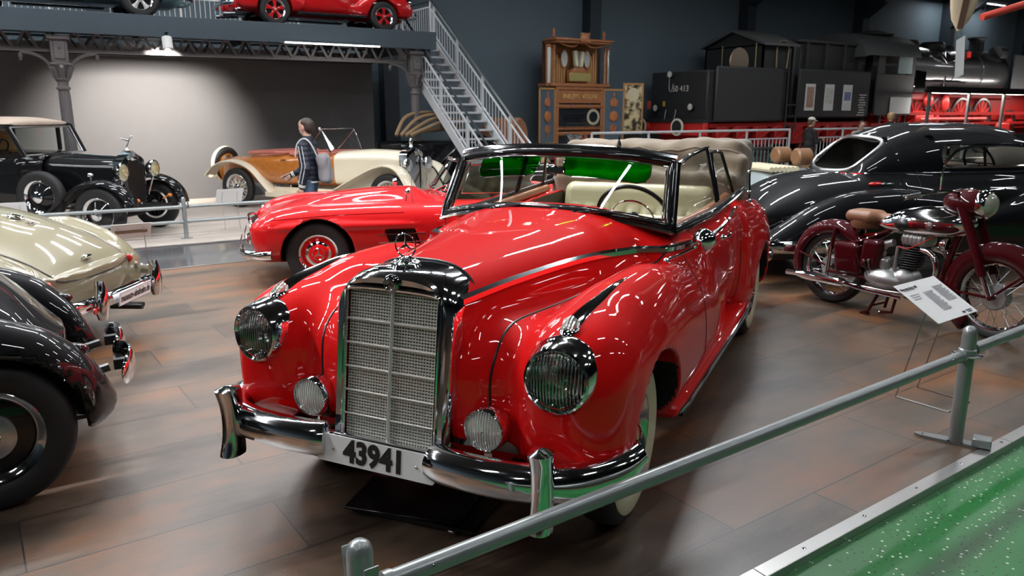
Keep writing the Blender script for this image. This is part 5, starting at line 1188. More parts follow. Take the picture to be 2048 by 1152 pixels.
    part('foot_rail', MB().tube([(-.13,-.1,.24),(-.15,-.35,.21),(-.15,-.72,.20)], .014, 8).tube([(-.20,-.36,.235),(-.13,-.36,.235)], .012, 8), DARKCH, t)
    part('stand', MB().tube([(-.08,-.50,.20),(-.12,-.44,.03),(-.13,-.40,.012)], .013, 8).tube([(.08,-.50,.20),(.12,-.44,.03)], .013, 8).tube([(-.10,-.66,.20),(-.11,-.64,.06),(-.13,-.54,.045)], .013, 8).tube([(-.11,-.46,.08),(.11,-.46,.08)], .010, 6).box((-.13,-.42,.010),(.04,.07,.015)), MAROON, t)
    part('gear_levers', MB().tube([(-.13,-.42,.30),(-.14,-.37,.44)], .006, 6).ball((-.14,-.37,.45),.012).tube([(-.13,-.44,.30),(-.14,-.41,.45)], .006, 6).ball((-.14,-.41,.46),.012), CHROME, t)
    # fork
    for s in (-1,1):
        part('fork_shroud', MB().tube([(s*.085,-1.07,.97),(s*.085,-1.16,.78),(s*.085,-1.25,.55),(s*.085,-1.28,.47)], [.036,.036,.032,.030], 12), MAROON, t)
        part('fork_leg', MB().tube([(s*.085,-1.27,.50),(s*.085,-1.35,.33)], .022, 12), CHROME, t)
        part('fork_link', MB().tube([(s*.09,-1.36,.325),(s*.09,-1.12,.33),(s*.085,-1.09,.36)], .011, 6).tube([(s*.09,-1.36,.33),(s*.088,-1.60,.56)], .010, 6), MAROON, t)
    part('axle_nut', MB().lathe([(.0001,-.11),(.018,-.108),(.02,-.09),(.02,.10),(.0001,.105)], 12, axis='x', c=(0,yf,.325)), MAROON, t)
    blob('headlamp_nacelle', lambda x,y,z: smax(np.sqrt((x/.115)**2+((y+1.09)/.20)**2+((z-.985)/.105)**2)*.1-.1, -(y+1.19), .01), (-.15,-1.25,.85), (.15,-.85,1.12), MAROON, .011)
    part('headlamp_ring', MB().lathe([(.10,.03),(.108,.0),(.105,-.035),(.092,-.05),(.088,-.045)], 36, axis='y', c=(0,-1.18,.985)), CHROME, t)
    part('headlamp_glass', MB().lathe([(.092,-.045),(.07,-.075),(.04,-.092),(.0001,-.098)], 36, axis='y', c=(0,-1.18,.985)), mat('old_lamp_glass',(.38,.40,.32),.15,.2,coat=1.0), t)
    part('horn', MB().lathe([(.0001,-.02),(.03,-.025),(.045,-.03),(.048,-.01),(.035,.02),(.0001,.03)], 24, axis='y', c=(-.04,-.95,.66)), CHROME, t)
    hb = MB()
    for s in (-1,1): hb.tube(catmull([(s*.03,-1.05,1.045),(s*.16,-1.00,1.075),(s*.26,-.92,1.06),(s*.33,-.78,1.02)], 5), .012, 8)
    part('handlebar', hb, CHROME, t)
    for s in (-1,1):
        part('grip', MB().tube([(s*.285,-.87,1.047),(s*.335,-.76,1.015)], .019, 10), BLKRUB, t)
        part('brake_lever', MB().tube(catmull([(s*.24,-.96,1.07),(s*.31,-.90,1.05),(s*.36,-.80,1.02)], 4), .006, 6).ball((s*.36,-.80,1.02),.010), CHROME, t)
    part('mirror_stem', MB().tube([(-.20,-.96,1.07),(-.22,-.97,1.22),(-.20,-.98,1.30)], .006, 6), CHROME, t)
    part('mirror', MB().lathe([(.0001,-.012),(.045,-.006),(.05,.002),(.0001,.004)], 24, axis='y', c=(-.20,-.98,1.35), R=Matrix.Rotation(.3,3,'Z')), DARKCH, t)
    part('chain_guard', MB().box((-.075,-.28,.34),(.02,.5,.05),.01), BLKRUB, t)
    return t
bike()
# ================================================================== far floor: vintage cars
AMBER = mat('amber_lens', (.75,.22,.03), .3)
def genloft(t, name, m, lofts, k, lo, hi, h, cut=None, lab=None):
    def G_(x, y, z):
        a = np.abs(x); f = lofts[0](a,y,z)
        for q in lofts[1:]: f = smin(f, q(a,y,z), k)
        return smax(f, -cut(x,y,z), .006) if cut else f
    V, Q, N = iso(G_, lo, hi, h); o = mesh_obj(name, V, Q, m, t, True, N)
    if lab: o['label'] = lab
    return o, G_
def clamwing(t, name, m, x, hw, pts, th=.02, n=6, crown=.05):
    """open wing blade following a side profile"""
    P = catmull([(x, y, z) for y, z in pts], n); rows = []
    for i, p in enumerate(P):
        a, b = P[max(0,i-1)], P[min(len(P)-1,i+1)]; tg = (b-a).normalized(); nr = Vector((0,-tg.z,tg.y))
        if nr.z < -.2: nr = -nr
        rows.append([p+Vector((hw*u,0,0))+nr*(crown*(1-u*u)) for u in (-1,-.85,-.5,0,.5,.85,1)]+[p+Vector((hw*u,0,0))+nr*(crown*(1-u*u)-th) for u in (1,.5,0,-.5,-1)])
    return fix_normals(part(name, MB().rows(rows, caps=True), m, t))
def limousine():
    t = placed('vintage_limousine', 'tall black vintage limousine with beige roof, winged mascot and side-mounted spare wheel', 'car', (1.34,13.10,-.2), (-.77,.64))
    bon, _ = genloft(t, 'bonnet', BLACKP, [loft([-.02,.6,1.18], 0, [.25,.30,.37], .55, [1.17,1.20,1.24], [1.0,1.02,1.04], [1.7,1.7,1.8], 8, .02, .02, 4)], .02, (0,-.05,.5), (.42,1.22,1.3), .022)
    part('bonnet_hinge', MB().tube([(0,0,1.172),(0,1.18,1.242)], .008, 6), CHROME, t)
    R2 = math.radians
    sh = [(-.27,.48),(-.27,1.12),(-.24,1.15),(0,1.27),(.24,1.15),(.27,1.12),(.27,.48)]
    part('radiator_shell', MB().rows([[(x*f,y,.48+(z-.48)*f2) for x, z in sh] for y, f, f2 in ((.02,1,1),(-.14,1,1),(-.155,.80,.90),(-.13,.78,.89))], ring=False), CHROME, t)
    m = MB()
    for i in range(15): m.box((-.21+.03*i,-.13,.80),(.016,.02,.62))
    part('radiator_slats', m, BLKRUB, t); part('radiator_core', MB().box((0,-.10,.80),(.45,.01,.64)), WELL, t)
    part('mascot', MB().lathe([(.04,0),(.04,.02),(.02,.04),(.015,.07)], 14, c=(0,-.06,1.26)).tube([(0,-.06,1.32),(0,-.10,1.40),(0,-.13,1.46)], [.018,.016,.012], 8).ball((0,-.15,1.48),.018).tube([(0,-.10,1.42),(-.07,.0,1.46)], [.014,.004], 6).tube([(0,-.10,1.42),(.07,0,1.46)], [.014,.004], 6), CHROME, t)
    cab, _ = genloft(t, 'body', BLACKP, [loft([1.0,1.35,2.4,3.6,4.2], 0, [.42,.62,.70,.70,.60], .42, [1.22,1.26,1.27,1.25,1.15], .8, 5, 5, .1, .3, 2.5)], .02, (0,1.05,.36), (.76,4.25,1.3), .035)
    roof = [loft([1.30,1.7,3.4,4.1], 0, [.62,.66,.66,.56], 1.64, [1.72,1.77,1.78,1.72], 1.66, 2.4, 4, .05, .3, 2.5)]
    genloft(t, 'roof', mat('beige_roof_cloth', (.50,.40,.32), .7), roof, .02, (0,1.2,1.6), (.72,4.2,1.84), .03)
    part('roof_edge', MB().tube([(-.66,3.9,1.64),(-.66,1.33,1.64),(.66,1.33,1.64),(.66,3.9,1.64)], .028, 8), BLACKP, t)
    for s in (-1,1):
        for y in (1.55,2.35,3.2,4.0): part('pillar', MB().box((s*.66,y,1.45),(.05,.06,.42),.01), BLACKP, t)
        for ya, yb_ in ((1.64,2.31),(2.39,3.16),(3.24,3.95)): part('side_glass', MB().add([(s*.665,ya,1.27),(s*.665,yb_,1.27),(s*.665,yb_,1.63),(s*.665,ya,1.63)], [(0,1,2,3)]), GLASS, t)
        clamwing(t, 'front_wing', BLACKP, s*.66, .15, [(-.52,.42),(-.46,.62),(-.28,.78),(0,.84),(.32,.76),(.62,.52),(.95,.34),(1.3,.30)])
        clamwing(t, 'rear_wing', BLACKP, s*.68, .14, [(2.75,.34),(2.95,.62),(3.25,.82),(3.6,.84),(3.95,.66),(4.15,.42)])
        part('running_board', MB().box((s*.70,2.05,.30),(.26,1.5,.04),.01), BLACKP, t)
        w = wheel(t, (s*.70,0,.39), .39, .14, .235, s, 'spoke', name='front_wheel', spokem=BLACKP); w2 = wheel(t, (s*.70,3.45,.39), .39, .14, .235, s, 'spoke', name='rear_wheel', spokem=BLACKP)
        for q in (w, w2): part('wheel_disc', MB().lathe([(.235,.035),(.20,.02),(.09,.075),(.085,.09)], 40, axis='x'), BLACKP, q); part('hub_nut', MB().lathe([(.088,.08),(.085,.10),(.05,.12),(.0001,.125)], 24, axis='x'), CHROME, q)
        hl = thing_part('headlamp', t, (s*.40,-.20,.98))
        part('lamp_bowl', MB().lathe([(.128,-.02),(.132,.0),(.12,.04),(.08,.10),(.0001,.13)], 32, axis='y'), BLACKP, hl); part('lamp_ring', MB().lathe([(.115,-.035),(.13,-.03),(.136,-.015),(.13,.0)], 32, axis='y'), CHROME, hl)
        part('lamp_glass', MB().lathe([(.0001,-.045),(.06,-.042),(.118,-.03)], 28, axis='y'), mat('yellowed_lamp_glass',(.55,.50,.30),.12,.4,coat=1.0), hl)
        part('lamp_stand', MB().tube([(0,.02,-.12),(-s*.04,.10,-.40)], .016, 8), CHROME, hl)
        part('indicator', MB().ball((s*.42,-.42,.56),(.03,.035,.03)).tube([(s*.42,-.40,.56),(s*.42,-.30,.50)],.01,6), AMBER, t)
        part('side_lamp', MB().ball((s*.66,.12,.95),(.03,.05,.035)).tube([(s*.66,.12,.92),(s*.66,.12,.86)],.01,6), CHROME, t)
        sp = wheel(t, (s*.60,.98,.62), .38, .14, .235, s, 'spoke', name='spare_wheel', spokem=BLACKP); sp.rotation_euler.x = -.12*0
        part('wheel_disc', MB().lathe([(.235,.035),(.20,.02),(.09,.075),(.085,.09)], 40, axis='x'), BLACKP, sp); part('hub_nut', MB().lathe([(.088,.08),(.085,.10),(.05,.12),(.0001,.125)], 24, axis='x'), CHROME, sp)
    fw = lambda u, v: Vector((u*.62, 1.12+.20*v, 1.22+.40*v))
    part('windscreen_glass', MB().add([fw(-1,0),fw(1,0),fw(1,1),fw(-1,1)], [(0,1,2,3)]), GLASS, t); part('windscreen_frame', MB().tube([fw(-1,0),fw(1,0),fw(1,1),fw(-1,1)], .016, 8, closed=True), STEELM, t)
    part('screen_pillar', MB().tube([fw(-1.08,0),fw(-1.1,1.06)], .028, 8), BLACKP, t); part('screen_pillar', MB().tube([fw(1.08,0),fw(1.1,1.06)], .028, 8), BLACKP, t)
    part('front_axle', MB().tube([(-.62,-.02,.36),(-.3,-.02,.30),(.3,-.02,.30),(.62,-.02,.36)], .03, 8).box((0,-.30,.42),(.7,.4,.06),.01), BLKRUB, t)
    part('seat_back', MB().box((0,2.3,1.2),(1.2,.14,.7),.05), mat('tan_cloth_seat', (.35,.22,.08), .8), t); part('partition', MB().box((-.2,2.45,1.5),(.5,.02,.5)), mat('tan_cloth_seat',(.35,.22,.08),.8), t)
    sw = thing_part('steering_wheel', t, (-.32,1.85,1.27), (R2(-55),0,0)); part('rim', MB().tube([(.21*math.cos(a),.21*math.sin(a),0) for a in [2*math.pi*i/32 for i in range(32)]], .013, 8, closed=True), BLKRUB, sw)
    part('spokes', MB().tube([(-.2,0,0),(.2,0,0)],.009,6).tube([(0,-.2,0),(0,.2,0)],.009,6).tube([(0,0,0),(0,0,-.5)],.02,6), BLKRUB, sw)
limousine()
def boattail():
    t = placed('boat_tail_car', 'ivory open tourer with polished mahogany boat-tail body and spoked wheels', 'car', (6.02,13.05,-.2), (-.54,.84), .97)
    WOODB = mat('mahogany_planks', (.50,.17,.03), .3, vary=.45, vscale=14, coat=.9, coatr=.06)
    body, F = genloft(t, 'wooden_hull', WOODB, [loft([1.35,2.0,2.8,3.6,4.3,4.75], 0, [.52,.62,.66,.58,.36,.10], .45, [1.12,1.10,1.08,1.04,.98,.90], [.85,.85,.85,.85,.82,.8], [5,4.5,4,3.5,3,3], 3, .02, .1, 3)], .03, (0,1.3,.4), (.7,4.8,1.2), .03,
        lambda x,y,z: np.minimum(rbox(x,y,z,(0,1.95,1.1),(.48,.45,.4),.08), rbox(x,y,z,(0,3.0,1.1),(.46,.40,.4),.08)))
    for y in (1.95,3.0): part('cockpit_padding', MB().tube(catmull([(-.50,y-.48,1.12),(.50,y-.48,1.12),(.52,y,1.11),(.50,y+.44,1.10),(-.50,y+.44,1.10),(-.52,y,1.11)], 4, True), .035, 8, closed=True), mat('pink_red_leather',(.50,.16,.12),.45), t)
    part('seat', MB().box((0,2.15,.92),(.9,.2,.36),.08).box((0,3.25,.92),(.84,.2,.36),.08), mat('pink_red_leather',(.50,.16,.12),.45), t)
    part('hull_door_handle', MB().tube([(-.66,2.5,.98),(-.68,2.44,.98),(-.66,2.38,.98)], .012, 6), CHROME, t)
    genloft(t, 'bonnet', IVORY, [loft([-.02,.7,1.38], 0, [.26,.34,.50], .52, [1.18,1.20,1.16], [.98,1.0,.98], [2.0,2.1,2.6], 8, .02, .02, 4)], .02, (0,-.05,.48), (.55,1.42,1.25), .025)
    sh = [(-.28,.46),(-.28,1.12),(-.25,1.16),(0,1.25),(.25,1.16),(.28,1.12),(.28,.46)]
    part('radiator_shell', MB().rows([[(x*f,y,.46+(z-.46)*f2) for x, z in sh] for y, f, f2 in ((.02,1,1),(-.15,1,1),(-.16,.84,.92),(-.14,.82,.91))], ring=False), CHROME, t); part('radiator_core', MB().box((0,-.12,.78),(.46,.02,.62)), DARKCH, t)
    part('mascot', MB().lathe([(.04,0),(.035,.03),(.02,.05),(.035,.09),(.03,.13),(.015,.16),(.0001,.17)], 14, c=(0,-.07,1.25)), CHROME, t)
    for s in (-1,1):
        clamwing(t, 'front_wing', IVORY, s*.68, .17, [(-.52,.50),(-.30,.84),(-.05,.95),(.25,.90),(.7,.70),(1.15,.47),(1.45,.34)], crown=.03)
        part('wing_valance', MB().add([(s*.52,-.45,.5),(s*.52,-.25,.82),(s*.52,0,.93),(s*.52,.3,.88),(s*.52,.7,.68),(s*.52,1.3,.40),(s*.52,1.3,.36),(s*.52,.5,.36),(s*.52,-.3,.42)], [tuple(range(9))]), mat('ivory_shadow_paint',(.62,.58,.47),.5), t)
        clamwing(t, 'rear_wing', IVORY, s*.62, .15, [(2.75,.34),(3.0,.58),(3.25,.80),(3.6,.92),(3.95,.92),(4.25,.80),(4.45,.62)], crown=.03)
        part('running_board', MB().poly([(s*.52,1.2,.26),(s*.80,1.2,.26),(s*.72,2.9,.26),(s*.50,2.9,.26)], (0,0,.10)), IVORY, t); part('side_valance', MB().box((s*.50,2.1,.34),(.04,1.7,.20)), IVORY, t)
        wheel(t, (s*.68,0,.40), .40, .14, .27, s, 'spoke', name='front_wheel', spokem=IVORY); wheel(t, (s*.66,3.64,.40), .40, .14, .27, s, 'spoke', name='rear_wheel', spokem=IVORY)
        hl = thing_part('headlamp', t, (s*.36,-.22,.94)); part('lamp_bowl', MB().lathe([(.115,-.03),(.125,-.01),(.12,.03),(.09,.09),(.0001,.14)], 28, axis='y'), CHROME, hl); part('lamp_glass', MB().lathe([(.0001,-.04),(.112,-.03)], 24, axis='y'), REFL, hl); part('lamp_stand', MB().tube([(0,.0,-.12),(0,.05,-.42)], .016, 8), CHROME, hl)
    part('tail_box', MB().box((0,4.72,.62),(.7,.12,.18),.02), IVORY, t); sp = wheel(t, (0,4.62,.80), .36, .13, .25, 1, 'spoke', name='spare_wheel', spokem=IVORY); sp.rotation_euler = (0,-.25,math.pi/2)
    part('spare_cover', MB().lathe([(.37,-.05),(.39,0),(.37,.05),(.20,.09)], 36, axis='y', c=(0,4.60,.80)), IVORY, t)
    W_ = [(-.52,1.40,1.14),(-.52,1.62,1.58),(.52,1.62,1.58),(.52,1.40,1.14)]
    part('windscreen_frame', MB().tube(W_, .018, 8).tube([(-.52,1.62,1.54),(-.50,2.0,1.16)], .012, 6).tube([(.52,1.62,1.54),(.50,2.0,1.16)], .012, 6).ball(W_[1],.035), CHROME, t); part('windscreen_glass', MB().add([Vector(p) for p in W_], [(0,1,2,3)]), GLASS, t)
boattail()
def generic(name, lab, cat, loc, back, m, top=1.0, L=4.0, hw=.72, open_=True, wheels='disc', sc=1.0, ws=True, tan=None, zfl=0):
    t = placed(name, lab, cat, loc, back, sc)
    b = [loft([-.7,-.3,.6,1.3,2.2,3.0,L-.75], 0, [hw*.7,hw*.9,hw,hw,hw,hw*.95,hw*.6], .25, [top*.72,top*.86,top*.94,top,top,top*.98,top*.7], top*.55, 3.2, 3.5, .2, .35, 2.3)]
    f = [loft([-.75,-.3,0,.5,1.1], hw*.86, [.13,.17,.17,.15,.08], .28, [.6,.80,.84,.76,.5], .5, 2.2, 3, .25, .3, 2.2), loft([1.9,2.3,2.6,3.0,L-.9], hw*.86, [.10,.16,.17,.16,.10], .28, [.6,.80,.84,.78,.55], .5, 2.2, 3, .2, .3, 2.2)]
    cut = lambda x,y,z: np.minimum(np.minimum(arch(x,y,z,0,.33,.38,.5), arch(x,y,z,2.6,.33,.38,.5)), rbox(x,y,z,(0,1.95,top),(hw*.74,.55,.4),.1) if open_ else y*0+9)
    genloft(t, 'body', m, b+f, .05, (0,-.8,.2), (hw+.2,L-.6,top+.1), .035, cut)
    for s in (1,-1):
        for y in (0,2.6): wheel(t, (s*(hw-.06),y,.33), .33, .14, .20, s, 'discblack', name='wheel')
    if ws:
        P = [(-hw*.78,1.32,top),(-hw*.70,1.52,top+.34),(hw*.70,1.52,top+.34),(hw*.78,1.32,top)]
        part('windscreen_frame', MB().tube(P, .018, 8), CHROME, t); part('windscreen_glass', MB().add([Vector(p) for p in P], [(0,1,2,3)]), DARKGL, t)
        part('side_chrome', MB().tube([(-hw*.98,-.2,top*.90),(-hw*1.0,2.6,top*.95)], .012, 6).tube([(hw*.98,-.2,top*.90),(hw*1.0,2.6,top*.95)], .012, 6), CHROME, t)
    if tan:
        part('seat', MB().box((0,2.1,top*.85),(hw*1.3,.2,.4),.08), tan, t)
    return t
TANL = mat('tan_seat_leather', (.20,.10,.045), .45)
generic('convertible_car', 'black vintage convertible with chrome windscreen seen over the red car', 'car', (9.15,9.75,-.2), (-.93,.36), BLACKP, 1.13, 4.4, wheels='disc', tan=TANL)
t = generic('open_sports_car', 'pale silver open sports car with two round tan headrests', 'car', (12.2,6.9,0), (-.96,.28), mat('pale_silver_paint', (.38,.44,.45), .35, .4, coat=1.0, coatr=.05), .86, 4.2, ws=False, tan=TANL)
for s in (-1,1): part('headrest', MB().lathe([(.0001,-.13),(.10,-.125),(.125,-.10),(.125,.10),(.10,.125),(.0001,.13)], 24, axis='y', c=(s*.25,2.5,1.0)), TANL, t)
m = MB()
for i in range(7): m.tube([(-.5,2.75+.07*i,.84),(.5,2.75+.07*i,.84)], .04, 8)
part('pleated_cover', m, mat('striped_cream_cover', (.55,.50,.35), .6), t)
part('bonnet_catch', MB().ball((.1,.6,.87),(.05,.08,.03)), CHROME, t)
t = generic('green_car', 'dark green saloon roof seen behind the pale sports car', 'car', (15.4,8.1,-.2), (-.96,.28), mat('dark_green_paint', (.03,.06,.055), .4, coat=1.0, coatr=.05), .95, 4.3, open_=False, ws=False)
genloft(t, 'roof', mat('dark_green_paint', (.03,.06,.055), .4), [loft([.9,1.3,2.2,2.9], 0, [.5,.6,.6,.48], .8, [1.15,1.40,1.42,1.1], .95, 2.6, 3, .2, .25, 2.2)], .03, (0,.8,.7), (.68,3.0,1.48), .04)
t = thing('display_case', 'small dark display case with glass sides behind the tan folded top', 'case', (11.2,9.7,-.2), -.3)
part('base', MB().box((0,0,.40),(1.3,.5,.80),.01), BLKRUB, t); part('glass_box', MB().box((0,0,1.02),(1.2,.42,.34)), thin_glass('greenish_case_glass', (.45,.62,.60), .25), t); part('frame', MB().tube([(-.6,-.21,1.19),(.6,-.21,1.19),(.6,.21,1.19),(-.6,.21,1.19)], .012, 6, closed=True), BLKRUB, t)
# black tourer and carriage under the stairs
t = thing('vintage_tourer', 'black vintage tourer with folded tan hood standing behind the stairs', 'car', (8.75,15.9,-.2), 1.2)
clamwing(t, 'front_wing', BLACKP, 0, .22, [(-.9,.42),(-.72,.92),(-.35,1.22),(.1,1.24),(.5,.95),(.9,.55)], crown=.10)
clamwing(t, 'front_wing', BLACKP, -1.3, .20, [(-.9,.42),(-.72,.92),(-.35,1.22),(.1,1.24),(.5,.95),(.9,.55)], crown=.10)
part('body', MB().box((-.65,.9,.85),(.9,2.2,.75),.08), BLACKP, t); part('tyre', MB().lathe([(.28,-.07),(.38,-.08),(.42,0),(.38,.08),(.28,.07)], 32, axis='x', c=(0,-.15,.42)), RUBBER, t)
m = MB()
for k in range(4): m.tube(catmull([(-1.2,1.3+.1*k,1.35),(-.9,.6+.25*k,1.62+.04*k),(-.6,.2+.2*k,1.66+.05*k),(-.1,.15+.12*k,1.50),(.1,.9,1.40)], 6), .04, 8)
part('folded_hood', m, mat('tan_hood_cloth', (.30,.20,.11), .8), t)
t = thing('wooden_drum', 'round brown wooden chest behind the lower stair railing', 'chest', (10.3,16.6,-.2), .6)
part('lid', MB().lathe([(.0001,-.45),(.48,-.45),(.52,-.40),(.52,.40),(.48,.45),(.0001,.45)], 36, axis='y', c=(0,0,1.18)), mat('brown_wicker', (.28,.12,.06), .6, vary=.3, vscale=20), t); part('base', MB().box((0,0,.35),(.95,.8,.9),.03), mat('dark_chest_wood',(.10,.04,.02),.5), t)
# ------------------------------------------------------------------ cars on the gallery
def beetle(name, lab, loc, m, capm, sc=1.0, back=(-1,0), full=True):
    t = placed(name, lab, 'car', loc, back, sc)
    b = [loft([-.85,-.5,0,.5,1.0,1.8,2.6,3.0,3.2], 0, [.35,.52,.60,.64,.66,.66,.58,.45,.3], .24, [.62,.82,.94,1.0,1.02,1.02,.95,.75,.5], .6, 2.6, 3.5, .3, .3, 2.2), loft([.6,.9,1.4,2.0,2.6,3.0], 0, [.45,.56,.58,.56,.46,.3], .7, [1.05,1.40,1.52,1.48,1.22,.9], .95, 2.4, 2.5, .2, .4, 2.2)]
    f = [loft([-.75,-.4,0,.4,.75], .62, [.15,.19,.19,.17,.10], .3, [.62,.78,.80,.68,.42], .5, 2.2, 3, .25, .25, 2.2), loft([1.75,2.1,2.4,2.8,3.15], .64, [.10,.17,.19,.18,.12], .3, [.45,.72,.80,.76,.5], .5, 2.2, 3, .25, .25, 2.2)]
    cut = lambda x,y,z: np.minimum(arch(x,y,z,0,.32,.36,.5), arch(x,y,z,2.4,.32,.36,.5))
    genloft(t, 'body', m, b+f, .05, (0,-.95,.2), (.86,3.3,1.58), .035, cut)
    for s in (1,-1):
        for y in (0,2.4): wheel(t, (s*.70,y,.32), .32, .17, .20, s, 'five', capm=capm, name='wheel')
        part('running_board', MB().box((s*.72,1.2,.28),(.20,1.5,.05),.015), BLKRUB, t); part('board_trim', MB().tube([(s*.83,.45,.30),(s*.83,1.95,.30)], .012, 6), CHROME, t)
        part('headlamp', MB().lathe([(.0001,-.05),(.07,-.04),(.085,-.01),(.09,.04)], 24, axis='y', c=(s*.60,-.66,.66)), CHROME, t)
    chromebar(t, 'front_bumper', [(-.7,-.75,.40),(-.4,-.95,.40),(.4,-.95,.40),(.7,-.75,.40)], .05, .02); chromebar(t, 'rear_bumper', [(-.7,3.2,.42),(-.4,3.35,.42),(.4,3.35,.42),(.7,3.2,.42)], .05, .02)
    part('exhaust', MB().tube([(-.3,2.9,.25),(-.3,3.35,.22)], .04, 10).tube([(.3,2.9,.25),(.3,3.35,.22)], .04, 10).box((0,2.9,.30),(.8,.4,.14),.04), DARKCH, t)
    return t
beetle('rounded_car', 'bright red rounded small car on the gallery with red five-spoke wheels', (6.83,16.5,3.285), CRED, CRED, .95)
beetle('rounded_car', 'pale teal car at the left on the gallery with silver-spoked wheels', (2.15,16.5,3.285), mat('pale_teal_paint', (.22,.40,.42), .35, coat=1.0), mat('silver_wheel_paint',(.7,.7,.68),.35,.5), 1.0, (-1,0))
# ------------------------------------------------------------------ fairground organ
def orchestrion():
    t = thing('fairground_organ', 'tall carved wooden orchestrion with oval mirrors, organ pipes and open glazed doors', 'organ', (14.27,18.75,-.2))
    W1 = mat('carved_walnut', (.34,.135,.055), .42, vary=.35, vscale=10, coat=.3); W2 = mat('dark_walnut', (.09,.035,.016), .5, vary=.3, vscale=8); GOLD = mat('gilt', (.75,.52,.20), .45, .3); MIR = mat('bevelled_mirror', (.75,.80,.78), .35, .6)  # MIR is pale and dull: reflected lamplight is put into its colour
    PIPE = mat('wood_pipes', (.55,.30,.12), .4, .2)
    F_ = 0.2
    part('lower_cabinet', MB().box((0,.35,1.28),(1.78,.7,2.5),.02), W2, t)
    m = MB()
    for x in (-.84,.84): m.box((x,-.03,1.30),(.12,.08,2.46),.02)
    for z, h in ((.10,.16),(1.20,.10),(1.34,.06),(2.00,.08),(2.50,.10)): m.box((0,-.03,z),(1.80,.10,h),.02)
    for x in (-.26,.26): m.box((x,-.03,.66),(.08,.06,1.0),.01)
    part('face_frame', m, W1, t); part('plinth', MB().box((0,.3,.05),(1.95,.9,.12),.02), W1, t)
    part('sign_board', MB().box((0,-.04,2.26),(1.66,.05,.36),.01), W1, t); text_part('PHILIPPS  VIOLINE', GOLD, t, (0,-.07,2.27), (1,0,0), (0,0,1), .19, 'lettering', .004, xs=.85)
    m = MB()
    for i in range(26): m.ball((-.78+.0625*i,-.08,1.95),.022,6,4); m.ball((-.78+.0625*i,-.08,1.39),.022,6,4)
    part('carved_beading', m, W1, t)
    part('violin_window', MB().box((0,-.035,1.67),(1.56,.02,.50)), mat('dark_window',(.02,.025,.03),.1,coat=1.0), t); part('violin_bow_ring', MB().lathe([(.16,-.02),(.24,-.02),(.24,.02),(.16,.02)], 28, axis='y', c=(.50,-.04,1.68)), mat('pale_ring',(.45,.40,.28),.4), t)
    m = MB()
    for k in range(4): m.box((-.12,-.045,1.55+.06*k),(1.0,.012,.014))
    for k in range(18): m.box((-.58+.055*k,-.05,1.60),(.006,.012,.14))
    part('violin_mechanism', m, DARKCH, t)
    for x, w in ((-.54,.46),(.54,.46)): part('lower_window', MB().box((x,-.035,.68),(w,.02,.84)), mat('dark_window',(.02,.025,.03),.1), t)
    part('centre_door', MB().box((0,-.04,.70),(.42,.03,.9),.01).box((0,-.06,.98),(.18,.03,.10),.01), W1, t); part('centre_door_glass', MB().box((-.09,-.06,.66),(.13,.01,.34)).box((.09,-.06,.66),(.13,.01,.34)), mat('amber_window',(.45,.30,.12),.2), t)
    part('knob', MB().ball((-.36,-.09,2.04),.025).ball((.36,-.09,2.04),.025), mat('blue_knob',(.05,.10,.5),.2), t)
    # upper case
    part('upper_back', MB().box((0,.45,3.26),(2.05,.06,1.3)), W2, t); part('upper_floor', MB().box((0,.25,2.60),(2.2,.7,.10),.02), W1, t)
    part('pipe_backing', MB().box((0,.40,3.2),(1.9,.04,1.1)), mat('organ_amber_wood',(.30,.15,.05),.4), t)
    for s in (-1,1):
        m = MB()
        for k in range(6):
            x = s*(.80-.085*k); h = .98-.09*k; m.lathe([(.0001,0),(.034,.0),(.034,h),(.028,h),(.028,h-.02),(.0001,h-.02)], 12, c=(x,.28,2.66))
        part('organ_pipes', m, PIPE, t)
        col = MB().lathe([(.05,0),(.05,.05),(.03,.09),(.05,.20),(.028,.30),(.045,.42),(.03,.52),(.055,.60),(.03,.66),(.045,.82),(.028,.92),(.05,1.0),(.05,1.05)], 14, c=(s*.94,.0,2.66)); part('turned_column', col, W1, t)
        part('side_door', MB().box((s*1.10,.05,3.14),(.16,.04,1.18),.05,Matrix.Rotation(s*.5,3,'Z')), W1, t); part('side_mirror', MB().box((s*1.10,.02,3.14),(.10,.03,1.0),.02,Matrix.Rotation(s*.5,3,'Z')), MIR, t)
        part('finial', MB().lathe([(.05,0),(.055,.04),(.025,.08),(.055,.15),(.04,.20),(.012,.25),(.0001,.28)], 14, c=(s*.92,.05,3.92)), W1, t)
        ov = [(s*.42+.125*math.cos(a), .20, 3.36+.25*math.sin(a)) for a in [2*math.pi*i/28 for i in range(28)]]
        part('oval_mirror', fix_mb(MB().poly(ov, (0,.02,0))), MIR, t); part('mirror_rim', MB().tube(ov, .014, 6, closed=True), W1, t)
        sw_ = catmull([(s*.05,-.08,3.84),(s*.25,-.12,3.70),(s*.5,-.12,3.68),(s*.75,-.12,3.74),(s*.9,-.08,3.82)], 5); part('carved_swag', MB().tube(sw_, .022, 6), W1, t)
    part('accordion', MB().box((-.08,.12,3.36),(.10,.14,.46),.02,Matrix.Rotation(-.12,3,'Y')).box((.14,.12,3.34),(.12,.14,.46),.02,Matrix.Rotation(.15,3,'Y')), mat('pearl_white',(.62,.60,.42),.3), t); part('bellows', MB().poly([(-.05,.15,3.58),(.10,.15,3.58),(.08,.15,3.1),(-.05,.15,3.1)], (0,.05,0)), mat('grey_bellows',(.3,.3,.3),.5), t)
    part('pedestal', MB().box((0,.12,2.86),(.62,.26,.36),.03).box((0,.10,3.02),(.42,.2,.16),.03), W1, t); part('brass_panel', MB().box((0,-.02,2.83),(.78,.02,.24),.01), mat('brass_panel_metal',(.60,.52,.20),.35,.6), t)
